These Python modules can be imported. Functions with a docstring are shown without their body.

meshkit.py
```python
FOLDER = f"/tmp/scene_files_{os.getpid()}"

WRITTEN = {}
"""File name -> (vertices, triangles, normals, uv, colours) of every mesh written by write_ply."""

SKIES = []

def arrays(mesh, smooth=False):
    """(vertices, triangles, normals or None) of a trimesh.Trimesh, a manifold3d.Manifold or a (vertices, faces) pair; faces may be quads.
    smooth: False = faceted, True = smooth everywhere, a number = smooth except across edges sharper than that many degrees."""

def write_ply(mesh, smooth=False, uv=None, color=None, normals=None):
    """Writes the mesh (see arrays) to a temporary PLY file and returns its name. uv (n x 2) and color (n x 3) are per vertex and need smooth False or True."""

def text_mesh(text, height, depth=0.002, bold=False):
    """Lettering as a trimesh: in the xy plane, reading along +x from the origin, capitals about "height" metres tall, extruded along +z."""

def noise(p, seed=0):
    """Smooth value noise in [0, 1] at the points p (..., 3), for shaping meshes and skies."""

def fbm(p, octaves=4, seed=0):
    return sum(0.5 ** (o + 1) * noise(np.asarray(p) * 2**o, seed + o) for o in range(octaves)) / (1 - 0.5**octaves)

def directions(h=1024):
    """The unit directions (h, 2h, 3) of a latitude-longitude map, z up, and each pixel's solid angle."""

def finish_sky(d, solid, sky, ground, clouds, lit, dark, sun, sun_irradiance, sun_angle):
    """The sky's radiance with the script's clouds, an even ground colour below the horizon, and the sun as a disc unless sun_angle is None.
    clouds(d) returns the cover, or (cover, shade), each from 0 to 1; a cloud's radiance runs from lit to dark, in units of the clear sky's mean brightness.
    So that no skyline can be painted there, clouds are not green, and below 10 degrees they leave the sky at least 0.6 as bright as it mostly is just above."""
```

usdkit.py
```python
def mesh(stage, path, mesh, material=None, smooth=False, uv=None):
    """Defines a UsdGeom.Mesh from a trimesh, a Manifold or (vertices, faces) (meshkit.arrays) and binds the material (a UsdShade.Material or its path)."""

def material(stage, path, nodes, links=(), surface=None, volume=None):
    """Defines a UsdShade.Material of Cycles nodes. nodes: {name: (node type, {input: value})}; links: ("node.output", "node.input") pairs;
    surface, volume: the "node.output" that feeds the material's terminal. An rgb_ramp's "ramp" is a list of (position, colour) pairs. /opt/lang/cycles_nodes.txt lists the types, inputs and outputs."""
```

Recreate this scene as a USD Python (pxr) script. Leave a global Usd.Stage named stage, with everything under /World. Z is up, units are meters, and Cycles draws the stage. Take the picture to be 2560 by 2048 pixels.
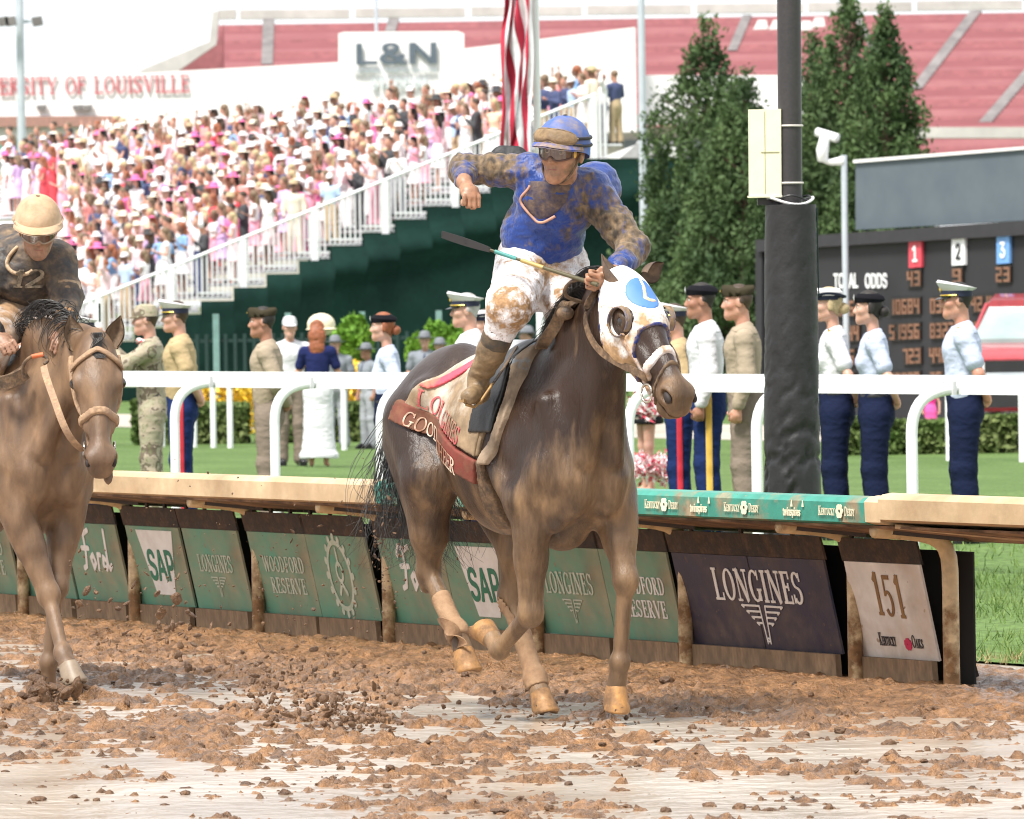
import math, random
import numpy as np, trimesh, usdkit, meshkit
from pxr import Usd, UsdGeom, UsdLux, UsdShade, Gf, Sdf, Vt
from shapely.geometry import LineString, Polygon, Point, box as sbox
from shapely import affinity
from shapely.ops import unary_union

stage = Usd.Stage.CreateInMemory()
UsdGeom.SetStageUpAxis(stage, 'Z'); UsdGeom.SetStageMetersPerUnit(stage, 1.0)
UsdGeom.Xform.Define(stage, '/World'); UsdGeom.Scope.Define(stage, '/World/Looks')
# ---------------------------------------------------------------- camera, sky, sun, exposure
FPX, CX, H0, CAMH, ROLL = 16000.0, 1280.0, 740.0, 1.76, math.radians(0.9)
cam = UsdGeom.Camera.Define(stage, '/World/camera')
cam.CreateHorizontalApertureAttr(36.0); cam.CreateVerticalApertureAttr(36.0 * 819 / 1024)
cam.CreateFocalLengthAttr(36.0 * FPX / 2560)
cam.CreateVerticalApertureOffsetAttr(-(1024 - H0) / 2560 * 36.0)
cam.CreateClippingRangeAttr(Gf.Vec2f(1.0, 5000.0))
cam.CreateFStopAttr(13.0); cam.CreateFocusDistanceAttr(26.2)
cam.CreateExposureAttr(2.15)
cam.AddTranslateOp().Set(Gf.Vec3d(0, 0, CAMH)); cam.AddRotateXOp().Set(90.0); cam.AddRotateZOp().Set(-math.degrees(ROLL))
SUN_EL, SUN_AZ = math.radians(58), math.radians(215)          # azimuth = atan2(x, y) of the direction towards the sun
dome = UsdLux.DomeLight.Define(stage, '/World/sky')
dome.GetPrim().SetCustomDataByKey('kind', 'structure')
usdkit.material(stage, '/World/Looks/overcast_sky', {
    'sky': ('sky_texture', {'sky_type': 'single_scattering', 'sun_disc': False, 'sun_elevation': SUN_EL, 'sun_rotation': SUN_AZ}),
    'tc': ('texture_coordinate', {}),
    'n': ('noise_texture', {'scale': 2.2, 'detail': 5.0, 'roughness': 0.55}),
    'r': ('rgb_ramp', {'ramp': [(0.25, (5.0, 5.2, 5.5)), (0.75, (6.6, 6.65, 6.75))]}),
    'm': ('mix_color', {'fac': 0.9}), 'b': ('background_shader', {'strength': 0.05})},
    [('tc.generated', 'n.vector'), ('n.fac', 'r.fac'), ('sky.color', 'm.a'), ('r.color', 'm.b'), ('m.result', 'b.color')], surface='b.background')
UsdShade.MaterialBindingAPI.Apply(dome.GetPrim()).Bind(UsdShade.Material.Get(stage, '/World/Looks/overcast_sky'))
sun = UsdLux.DistantLight.Define(stage, '/World/sun')
sun.CreateNormalizeAttr(True); sun.CreateIntensityAttr(0.4); sun.CreateAngleAttr(14.0); sun.CreateColorAttr(Gf.Vec3f(1.0, 0.96, 0.9))
_sd = np.array([math.sin(SUN_AZ) * math.cos(SUN_EL), math.cos(SUN_AZ) * math.cos(SUN_EL), math.sin(SUN_EL)])
_m = Gf.Matrix4d(); _m.SetLookAt(Gf.Vec3d(*map(float, _sd)), Gf.Vec3d(0, 0, 0), Gf.Vec3d(0, 0, 1))
sun.AddTransformOp().Set(_m.GetInverse())

# ---------------------------------------------------------------- where a point of the photograph lies, given its distance
def uv(px, py):
    dx, dy = px - CX, py - H0
    return dx * math.cos(ROLL) - dy * math.sin(ROLL), dy * math.cos(ROLL) + dx * math.sin(ROLL)
def W(px, py, Y):
    u, v = uv(px, py)
    return np.array([u * Y / FPX, Y, CAMH - v * Y / FPX])
def G(px, py, z=0.0):
    u, v = uv(px, py); Y = (CAMH - z) * FPX / v
    return np.array([u * Y / FPX, Y, z])
V = lambda *a: np.array(a, float)
UP = V(0, 0, 1)
def nrm(v): v = np.asarray(v, float); return v / np.linalg.norm(v)

# ---------------------------------------------------------------- naming, things, parts
_used, _frame = {}, {}
def uname(parent, name):
    k = parent + '/' + name; n = _used.get(k, 0); _used[k] = n + 1
    return name if n == 0 else f'{name}_{n:03d}'
def tag(prim, label=None, cat=None, group=None, kind=None):
    for k, v in (('label', label), ('category', cat), ('group', group), ('kind', kind)):
        if v: prim.SetCustomDataByKey(k, v)
def thing(name, label, cat, loc=(0, 0, 0), rz=0.0, group=None, kind=None):
    p = '/World/' + uname('/World', name)
    x = UsdGeom.Xform.Define(stage, p); x.AddTranslateOp().Set(Gf.Vec3d(*map(float, loc))); x.AddRotateZOp().Set(math.degrees(rz))
    tag(x.GetPrim(), label, cat, group, kind); _frame[p] = (np.array(loc, float), rz)
    return p
def arr(m):
    if isinstance(m, list): m = cat(m)
    if isinstance(m, trimesh.Trimesh): return np.array(m.vertices), np.array(m.faces)
    v, f = np.asarray(m[0], float), np.asarray(m[1], int)
    if f.shape[1] == 4: f = np.vstack([f[:, [0, 1, 2]], f[:, [0, 2, 3]]])
    used = np.zeros(len(v), bool); used[f.ravel()] = True
    if not used.all(): f = (np.cumsum(used) - 1)[f]; v = v[used]
    return v, f
def cat(ms):
    vs, fs, n = [], [], 0
    for m in ms:
        v, f = arr(m); vs.append(v); fs.append(f + n); n += len(v)
    return np.vstack(vs), np.vstack(fs)
def part(parent, name, mesh, mat, smooth=False, label=None, local=False, kind=None):
    """a Mesh prim under parent; vertices in world space unless local"""
    v, f = arr(mesh)
    if not local:
        fr = parent
        while fr not in _frame and fr.count('/') > 2: fr = fr.rsplit('/', 1)[0]
        if fr in _frame:
            loc, rz = _frame[fr]; v = v - loc; c, s = math.cos(-rz), math.sin(-rz)
            v = np.stack([v[:, 0] * c - v[:, 1] * s, v[:, 0] * s + v[:, 1] * c, v[:, 2]], 1)
    p = parent + '/' + uname(parent, name)
    m = usdkit.mesh(stage, p, (v, f), mat, smooth=smooth)
    if label: m.GetPrim().SetCustomDataByKey('label', label)
    if kind: m.GetPrim().SetCustomDataByKey('kind', kind)
    return p
def primvar(path, name, vals):
    UsdGeom.PrimvarsAPI(stage.GetPrimAtPath(path)).CreatePrimvar(name, Sdf.ValueTypeNames.FloatArray, 'vertex').Set(Vt.FloatArray.FromNumpy(np.asarray(vals, np.float32)))
def single(name, mesh, mat, label=None, cat_=None, group=None, kind=None, smooth=False):
    p = part('/World', name, mesh, mat, smooth)
    tag(stage.GetPrimAtPath(p), label, cat_, group, kind); return p
def curves(parent, name, strands, widths, mat, label=None):
    p = parent + '/' + uname(parent, name)
    c = UsdGeom.BasisCurves.Define(stage, p); c.CreateTypeAttr('linear')
    fr = parent
    loc, rz = _frame.get(fr, (np.zeros(3), 0)); cs, sn = math.cos(-rz), math.sin(-rz)
    pts = np.vstack(strands) - loc
    pts = np.stack([pts[:, 0] * cs - pts[:, 1] * sn, pts[:, 0] * sn + pts[:, 1] * cs, pts[:, 2]], 1)
    c.CreatePointsAttr(Vt.Vec3fArray.FromNumpy(pts.astype(np.float32)))
    c.CreateCurveVertexCountsAttr(Vt.IntArray([len(s) for s in strands]))
    c.CreateWidthsAttr(Vt.FloatArray.FromNumpy(np.concatenate(widths).astype(np.float32))); c.SetWidthsInterpolation('vertex')
    UsdShade.MaterialBindingAPI.Apply(c.GetPrim()).Bind(mat)
    return p

# ---------------------------------------------------------------- materials
_mats = {}
def M(name, col, rough=0.6, col2=None, vs=6.0, lo=0.35, hi=0.65, bump=0.0, bs=30.0, metal=0.0, spec=0.5, scale=(1, 1, 1), detail=4.0, coat=0.0, sheen=0.0, fine=0.0, fs=60.0, sss=0.0):
    """plain or two-tone procedural material; col2 patches by noise; fine = small brightness grain"""
    if name in _mats: return _mats[name]
    n = {'tc': ('texture_coordinate', {}), 'mp': ('mapping', {'scale': scale}),
         'p': ('principled_bsdf', {'base_color': col, 'roughness': rough, 'metallic': metal, 'specular_ior_level': spec, 'coat_weight': coat, 'sheen_weight': sheen})}
    if sss: n['p'][1].update(subsurface_weight=sss, subsurface_scale=0.01)
    l = [('tc.object', 'mp.vector')]
    col2c = col2 if col2 is not None else tuple(c * 0.78 for c in col)
    n['n'] = ('noise_texture', {'scale': vs, 'detail': detail, 'roughness': 0.6}); l += [('mp.vector', 'n.vector')]
    n['r'] = ('rgb_ramp', {'ramp': [(lo, col), (hi, col2c)]}); l += [('n.fac', 'r.fac')]
    out = 'r.color'
    if fine:
        n['fn'] = ('noise_texture', {'scale': fs, 'detail': 3.0}); l += [('mp.vector', 'fn.vector')]
        n['fm'] = ('map_range', {'from_min': 0.3, 'from_max': 0.7, 'to_min': 1 - fine, 'to_max': 1 + fine}); l += [('fn.fac', 'fm.value')]
        n['fx'] = ('mix_color', {'blend_type': 'multiply', 'fac': 1.0, 'use_clamp': False}); l += [(out, 'fx.a'), ('fm.result', 'fx.b')]
        out = 'fx.result'
    l += [(out, 'p.base_color')]
    if bump:
        n['bn'] = ('noise_texture', {'scale': bs, 'detail': 4.0, 'roughness': 0.6}); l += [('mp.vector', 'bn.vector')]
        n['b'] = ('bump', {'strength': bump, 'distance': 0.02}); l += [('bn.fac', 'b.height'), ('b.normal', 'p.normal')]
    m = usdkit.material(stage, '/World/Looks/' + name, n, l, surface='p.BSDF'); _mats[name] = m
    return m
def MUDDY(name, base, mud, cover=0.5, vs=9.0, rough=0.55, mudrough=0.85, soft=0.08, bump=0.35, spots=0.0, sheen=0.0, stretch=(1, 1, 1), grade=None, spec=0.5, mud2=None, bs=70.0, attr=None, fine=0.18):
    """cloth, leather or coat with splashed mud: noise-thresholded mud and small spots. cover 0..1; grade = (axis, from, to): more mud towards 'to'"""
    if name in _mats: return _mats[name]
    mud2 = mud2 or tuple(c * 0.6 for c in mud)
    n = {'tc': ('texture_coordinate', {}), 'mp': ('mapping', {'scale': stretch}),
         'n': ('noise_texture', {'scale': vs, 'detail': 6.0, 'roughness': 0.62}),
         'n2': ('noise_texture', {'scale': vs * 5, 'detail': 3.0}), 'n3': ('noise_texture', {'scale': vs * 2.3, 'detail': 4.0}),
         'ad': ('math', {'math_type': 'multiply_add', 'value2': 0.16, 'value3': 0.0}), 'sum': ('math', {'math_type': 'add'}),
         'mr': ('map_range', {'from_min': 0.70 - 0.32 * cover - soft, 'from_max': 0.70 - 0.32 * cover + soft, 'clamp': True}),
         'mc': ('rgb_ramp', {'ramp': [(0.35, mud), (0.65, mud2)]}),
         'fm': ('map_range', {'from_min': 0.3, 'from_max': 0.7, 'to_min': 1 - fine, 'to_max': 1 + fine}),
         'fx': ('mix_color', {'blend_type': 'multiply', 'fac': 1.0, 'use_clamp': False}),
         'bc': ('rgb_ramp', {'ramp': [(0.3, tuple(c * 0.8 for c in base)), (0.7, tuple(c * 1.15 for c in base))]}),
         'mix': ('mix_color', {}), 'ro': ('mix_float', {'a': rough, 'b': mudrough}),
         'b': ('bump', {'strength': bump, 'distance': 0.01}), 'bn': ('noise_texture', {'scale': bs, 'detail': 5.0, 'roughness': 0.65}),
         'p': ('principled_bsdf', {'sheen_weight': sheen, 'specular_ior_level': spec})}
    l = [('tc.object', 'mp.vector'), ('mp.vector', 'n.vector'), ('mp.vector', 'n2.vector'), ('mp.vector', 'n3.vector'), ('mp.vector', 'bn.vector'),
         ('n2.fac', 'ad.value1'), ('n.fac', 'sum.value1'), ('ad.value', 'sum.value2'), ('n3.fac', 'mc.fac'), ('n3.fac', 'bc.fac')]
    out = 'sum.value'
    if grade:
        ax, a, b = grade
        n['sx'] = ('separate_xyz', {}); n['gm'] = ('map_range', {'from_min': a, 'from_max': b, 'to_min': -0.16, 'to_max': 0.16, 'clamp': True}); n['gs'] = ('math', {'math_type': 'add'})
        l += [('tc.object', 'sx.vector'), ('sx.' + ax, 'gm.value'), (out, 'gs.value1'), ('gm.result', 'gs.value2')]; out = 'gs.value'
    if attr:
        n['at'] = ('attribute', {'attribute': attr}); n['am'] = ('map_range', {'from_min': 0.0, 'from_max': 1.0, 'to_min': -0.24, 'to_max': 0.24}); n['as'] = ('math', {'math_type': 'add'})
        l += [('at.fac', 'am.value'), (out, 'as.value1'), ('am.result', 'as.value2')]; out = 'as.value'
    if spots:
        n['vo'] = ('noise_texture', {'scale': vs * 9, 'detail': 1.0}); n['vm'] = ('map_range', {'from_min': 0.74 - 0.1 * spots, 'from_max': 0.78 - 0.1 * spots, 'to_min': 0.0, 'to_max': 0.4, 'clamp': True}); n['vs'] = ('math', {'math_type': 'add'})
        l += [('mp.vector', 'vo.vector'), ('vo.fac', 'vm.value'), (out, 'vs.value1'), ('vm.result', 'vs.value2')]; out = 'vs.value'
    l += [(out, 'mr.value'), ('bc.color', 'mix.a'), ('n2.fac', 'fm.value'), ('mc.color', 'fx.a'), ('fm.result', 'fx.b'), ('fx.result', 'mix.b'), ('mr.result', 'mix.fac'), ('mix.result', 'p.base_color'),
          ('mr.result', 'ro.fac'), ('ro.result', 'p.roughness'), ('bn.fac', 'b.height'), ('b.normal', 'p.normal')]
    m = usdkit.material(stage, '/World/Looks/' + name, n, l, surface='p.BSDF'); _mats[name] = m
    return m

# ---------------------------------------------------------------- plain shapes
def box(lo, hi):
    lo, hi = np.array(lo, float), np.array(hi, float)
    m = trimesh.creation.box(hi - lo); m.apply_translation((lo + hi) / 2); return m
def frame_box(o, ax, ay, az):
    """a box from corner o along three edge vectors"""
    v = np.array([o + i * ax + j * ay + k * az for i in (0, 1) for j in (0, 1) for k in (0, 1)])
    f = np.array([[0, 1, 3, 2], [4, 6, 7, 5], [0, 4, 5, 1], [2, 3, 7, 6], [0, 2, 6, 4], [1, 5, 7, 3]])
    if np.dot(np.cross(ax, ay), az) < 0: f = f[:, ::-1]
    return v, f
def tube(pts, r, n=10, caps=True, flat=None):
    pts = np.asarray(pts, float); r = np.broadcast_to(r, (len(pts),))
    t = np.gradient(pts, axis=0); t /= np.linalg.norm(t, axis=1, keepdims=True) + 1e-12
    ref = np.array([0, 0, 1.0]) if abs(t[0, 2]) < 0.9 else np.array([1.0, 0, 0])
    a = np.cross(t, ref); a /= np.linalg.norm(a, axis=1, keepdims=True) + 1e-9; b = np.cross(t, a)
    an = np.arange(n) * 2 * math.pi / n
    v = pts[:, None] + r[:, None, None] * (np.cos(an)[None, :, None] * a[:, None] + np.sin(an)[None, :, None] * b[:, None] * (flat or 1))
    v = v.reshape(-1, 3); f = []
    i, j = np.meshgrid(np.arange(len(pts) - 1), np.arange(n), indexing='ij'); i, j = i.ravel(), j.ravel(); k = (j + 1) % n
    q = np.stack([i * n + j, (i + 1) * n + j, (i + 1) * n + k, i * n + k], 1); f = np.vstack([q[:, [0, 1, 2]], q[:, [0, 2, 3]]])
    if caps:
        v = np.vstack([v, pts[0], pts[-1]]); c0, c1, e = len(v) - 2, len(v) - 1, (len(pts) - 1) * n; j = np.arange(n); k = (j + 1) % n
        f = np.vstack([f, np.stack([np.full(n, c0), j, k], 1), np.stack([np.full(n, c1), e + k, e + j], 1)])
    return v, f
def lathe(prof, n=20, c=(0, 0, 0), sx=1, sy=1):
    """revolve [(r, z), ...] about z"""
    prof = np.array(prof, float); an = np.arange(n) * 2 * math.pi / n
    v = np.stack([prof[:, 0][:, None] * np.cos(an) * sx, prof[:, 0][:, None] * np.sin(an) * sy, np.repeat(prof[:, 1][:, None], n, 1)], -1).reshape(-1, 3) + np.array(c)
    m = len(prof); i, j = np.meshgrid(np.arange(m - 1), np.arange(n), indexing='ij'); i, j = i.ravel(), j.ravel(); k = (j + 1) % n
    q = np.stack([i * n + j, i * n + k, (i + 1) * n + k, (i + 1) * n + j], 1)
    return v, np.vstack([q[:, [0, 1, 2]], q[:, [0, 2, 3]]])
def bezier(ps, n=12):
    ps = np.asarray(ps, float); t = np.linspace(0, 1, n)[:, None]
    while len(ps.shape) == 2: ps = np.repeat(ps[:, None], n, 1)
    while len(ps) > 1: ps = ps[:-1] * (1 - t) + ps[1:] * t
    return ps[0]
def spline(ps, n=40):
    from scipy.interpolate import CubicSpline
    ps = np.asarray(ps, float); d = np.concatenate([[0], np.cumsum(np.linalg.norm(np.diff(ps, axis=0), axis=1))])
    return CubicSpline(d, ps)(np.linspace(0, d[-1], n))
def extrude(poly, depth):
    ps = getattr(poly, 'geoms', [poly])
    ms = [trimesh.creation.extrude_polygon(p, depth, engine='earcut') for p in ps if p.area > 1e-9]
    return cat(ms)
def place(m, o, ux, uy):
    v, f = arr(m); ux, uy = np.asarray(ux, float), np.asarray(uy, float); w = np.cross(nrm(ux), nrm(uy))
    return np.asarray(o, float) + v[:, :1] * ux + v[:, 1:2] * uy + v[:, 2:] * w, f
def slab(pxpoly, Y, depth):
    """a wall standing at distance Y whose front face has this outline in the photograph, depth metres thick behind it"""
    w = np.array([W(x, y, Y) for x, y in pxpoly])
    p = Polygon(w[:, [0, 2]])
    v, f = arr(extrude(p, depth))
    return np.stack([v[:, 0], Y + depth - v[:, 2], v[:, 1]], 1), f
def leaves(pts, size, nrng, up=0.0, aspect=1.6):
    """one small quad per point, randomly turned"""
    n = len(pts); a = nrng.normal(size=(n, 3)); a[:, 2] += up; a /= np.linalg.norm(a, axis=1, keepdims=True)
    b = np.cross(a, nrng.normal(size=(n, 3))); b /= np.linalg.norm(b, axis=1, keepdims=True)
    s = (size * nrng.uniform(0.6, 1.3, n))[:, None]
    v = np.stack([pts - a * s * aspect * .5, pts + b * s * .5, pts + a * s * aspect * .5, pts - b * s * .5], 1).reshape(-1, 3)
    i = np.arange(n) * 4
    return v, np.vstack([np.stack([i, i + 1, i + 2], 1), np.stack([i, i + 2, i + 3], 1)])

# ---------------------------------------------------------------- lettering
_T, _t = 0.17, 0.075
def _glyph(ch, serif=True, T=_T, t=_t):
    g, w, q = [], 0.62, 0
    def ln(x0, y0, x1, y1, th): g.append(LineString([(x0, y0), (x1, y1)]).buffer(th / 2, cap_style='flat'))
    def vt(x, y0=0, y1=1, s=3, th=None):
        ln(x, y0, x, y1, th or T)
        if serif:
            if s & 1: ln(x - .15, y0 + t / 2, x + .15, y0 + t / 2, t)
            if s & 2: ln(x - .15, y1 - t / 2, x + .15, y1 - t / 2, t)
    def arc(cx, cy, rx, ry, a0, a1, th=None):
        an = np.radians(np.linspace(a0, a1, 22)); o = [(cx + rx * math.cos(a), cy + ry * math.sin(a)) for a in an]
        k = th or T; i = [(cx + (rx - k) * math.cos(a), cy + (ry - t) * math.sin(a)) for a in an]
        g.append(Polygon(o + i[::-1]).buffer(0))
    a = T / 2 + .08
    if ch == 'L': vt(a); ln(a, t / 2, .6, t / 2, t); ln(.58, 0, .58, .24, t)
    elif ch in 'OQ': arc(.38, .5, .38, .5, 0, 360); w = .76
    elif ch == 'C': arc(.38, .5, .38, .5, 45, 315); ln(.64, .68, .64, .98, t); w = .68
    elif ch == 'G': arc(.38, .5, .38, .5, 45, 330); vt(.62, 0.04, .42, 2); ln(.64, .68, .64, .98, t); w = .76
    elif ch == 'N': vt(.14, s=3, th=t); vt(.68, s=2, th=t); ln(.14, 1, .68, 0, T); w = .82
    elif ch == 'I': vt(.17); w = .34
    elif ch in 'EF':
        vt(a); ln(a, 1 - t / 2, .56, 1 - t / 2, t); ln(a, .52, .46, .52, t); ln(.54, .76, .54, 1, t); ln(.45, .4, .45, .64, t)
        if ch == 'E': ln(a, t / 2, .6, t / 2, t); ln(.58, 0, .58, .26, t)
    elif ch == 'S': arc(.3, .74, .26, .26, 20, 270, .13); arc(.3, .27, .29, .27, -160, 92, .15); ln(.53, .7, .53, .97, t); ln(.04, .03, .04, .3, t); w = .62
    elif ch == 'D': vt(a); arc(.3, .5, .42, .5, -90, 90); ln(a, t / 2, .32, t / 2, t); ln(a, 1 - t / 2, .32, 1 - t / 2, t); w = .76
    elif ch in 'RPB':
        vt(a); arc(.32, .75, .26, .25, -90, 90, .14); ln(a, 1 - t / 2, .34, 1 - t / 2, t); ln(a, .5 + t / 2, .34, .5 + t / 2, t)
        if ch == 'R': ln(.34, .5, .6, 0, T); ln(.52, t / 2, .72, t / 2, t); w = .7
        if ch == 'B': arc(.34, .27, .28, .27, -90, 90, .15); ln(a, t / 2, .36, t / 2, t)
    elif ch == 'W': ln(.06, 1, .26, 0, T); ln(.26, 0, .46, 1, t); ln(.46, 1, .68, 0, T); ln(.68, 0, .88, 1, t); ln(-.04, 1 - t / 2, .2, 1 - t / 2, t); ln(.78, 1 - t / 2, .98, 1 - t / 2, t); w = .96
    elif ch == 'V': ln(.08, 1, .36, 0, T); ln(.36, 0, .64, 1, t); ln(-.04, 1 - t / 2, .22, 1 - t / 2, t); ln(.54, 1 - t / 2, .76, 1 - t / 2, t); w = .72
    elif ch == 'A': ln(.36, 1, .08, 0, t); ln(.34, 1, .64, 0, T); ln(.18, .34, .54, .34, t); ln(-.02, t / 2, .2, t / 2, t); ln(.52, t / 2, .76, t / 2, t); w = .74
    elif ch == 'U': vt(.14, .3, 1, 2); vt(.62, .3, 1, 2, t); arc(.36, .32, .31, .32, 180, 360, .12); w = .76
    elif ch == 'T': vt(.34, s=1); ln(.02, 1 - t / 2, .66, 1 - t / 2, t); ln(.04, .78, .04, 1, t); ln(.64, .78, .64, 1, t); w = .68
    elif ch == 'Y': vt(.34, 0, .48, 1); ln(.06, 1, .34, .44, T); ln(.64, 1, .36, .44, t); ln(-.04, 1 - t / 2, .2, 1 - t / 2, t); ln(.52, 1 - t / 2, .74, 1 - t / 2, t); w = .7
    elif ch == 'K': vt(a); ln(.2, .42, .6, 1, t); ln(.3, .56, .64, 0, T); ln(.5, t / 2, .76, t / 2, t); ln(.48, 1 - t / 2, .72, 1 - t / 2, t); w = .74
    elif ch == 'H': vt(a); vt(.64); ln(a, .52, .64, .52, t); w = .82
    elif ch == 'M': vt(.14, th=t); vt(.78, th=T); ln(.14, 1, .46, .1, T); ln(.46, .1, .78, 1, t); w = .94
    elif ch == ' ': w = .42
    elif ch == '1': vt(.2, s=1); ln(.2, .98, .04, .8, t * 1.3); w = .4
    elif ch == '2': arc(.3, .7, .28, .3, -20, 170, .13); ln(.54, .6, .06, .06, T); ln(.02, t / 2, .6, t / 2, t * 1.6); w = .62
    elif ch == '5': arc(.26, .32, .3, .32, -150, 130, .14); ln(.1, .5, .14, 1, t); ln(.12, .96, .54, .96, t * 1.4); w = .6
    return (unary_union(g) if g else Polygon()), w
def serif(text, h, xs=1.0, depth=0.003, small=None, T=_T, gap=0.09):
    """serif capitals, h metres tall, extruded; small = height ratio of all but the first letter of each word"""
    x, out, first = 0.0, [], True
    for ch in text:
        p, w = _glyph(ch, True, T); k = 1.0 if (first or not small or ch == ' ') else small
        if not p.is_empty: out.append(affinity.translate(affinity.scale(p, k * xs, k, origin=(0, 0)), x, 0))
        x += (w + gap) * k * xs; first = ch == ' '
    p = affinity.scale(unary_union(out), h, h, origin=(0, 0))
    return extrude(p, depth), x * h
def sans(text, h, xs=1.0, bold=True, depth=0.003):
    m = meshkit.text_mesh(text, h, depth, bold); v, f = arr(m); v = v * [xs, 1, 1]
    return (v, f), v[:, 0].max()
# ================================================================ THE SETTING
R_ = np.random.default_rng(7)
RA0, RA1 = G(60, 1541), G(2380, 1724)                       # the foot of the dirt-track rail, left and right
RD = nrm(RA1 - RA0); RN = V(RD[1], -RD[0], 0); RL = float(np.linalg.norm(RA1 - RA0))
UP = V(0, 0, 1.0)
def rail(a, off=0.0, z=0.0): return RA0 + a * RD + off * RN + z * UP
def along(px, off, z, o=None, d=None):
    """how far along the line shifted by off a column of the photograph lies"""
    o = RA0 + off * RN if o is None else o; d = RD if d is None else d
    a = 0.0
    for _ in range(6):
        p = o + a * d; v = FPX * (CAMH - z) / p[1]
        u = (px - CX - v * math.sin(ROLL)) / math.cos(ROLL); k = u / FPX
        a = (k * o[1] - o[0]) / (d[0] - k * d[1])
    return a

mud_m = M('wet_mud', (.30, .155, .068), .22, (.085, .041, .017), vs=7.0, lo=.40, hi=.70, bump=1.3, bs=55, fine=.3, fs=40, spec=.5)
clod_m = M('mud_clods', (.075, .038, .018), .40, (.15, .080, .038), vs=5.0, bump=.7, bs=60, fine=.3, spec=.4)
grass_m = M('mown_turf', (.068, .118, .030), .9, (.105, .165, .05), vs=.9, lo=.3, hi=.7, fine=.35, fs=22, spec=.15, scale=(1, .5, 1), bump=.5, bs=18)
far_ground_m = M('infield_ground', (.09, .13, .05), .95, (.16, .15, .11), vs=.05)
_water = usdkit.material(stage, '/World/Looks/puddle_water', {
    'tc': ('texture_coordinate', {}), 'mp': ('mapping', {'scale': (.8, .8, 1)}), 'n': ('noise_texture', {'scale': 9.0, 'detail': 3.0}), 'n2': ('noise_texture', {'scale': 1.1, 'detail': 2.0}),
    'b': ('bump', {'strength': .55, 'distance': .05}), 'r': ('rgb_ramp', {'ramp': [(.35, (.26, .20, .145)), (.65, (.42, .355, .285))]}),
    'p': ('principled_bsdf', {'roughness': .22, 'ior': 1.7, 'specular_ior_level': 1.0})},
    [('tc.object', 'mp.vector'), ('mp.vector', 'n.vector'), ('mp.vector', 'n2.vector'), ('n.fac', 'b.height'), ('b.normal', 'p.normal'), ('n2.fac', 'r.fac'), ('r.color', 'p.base_color')], surface='p.BSDF')

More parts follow.
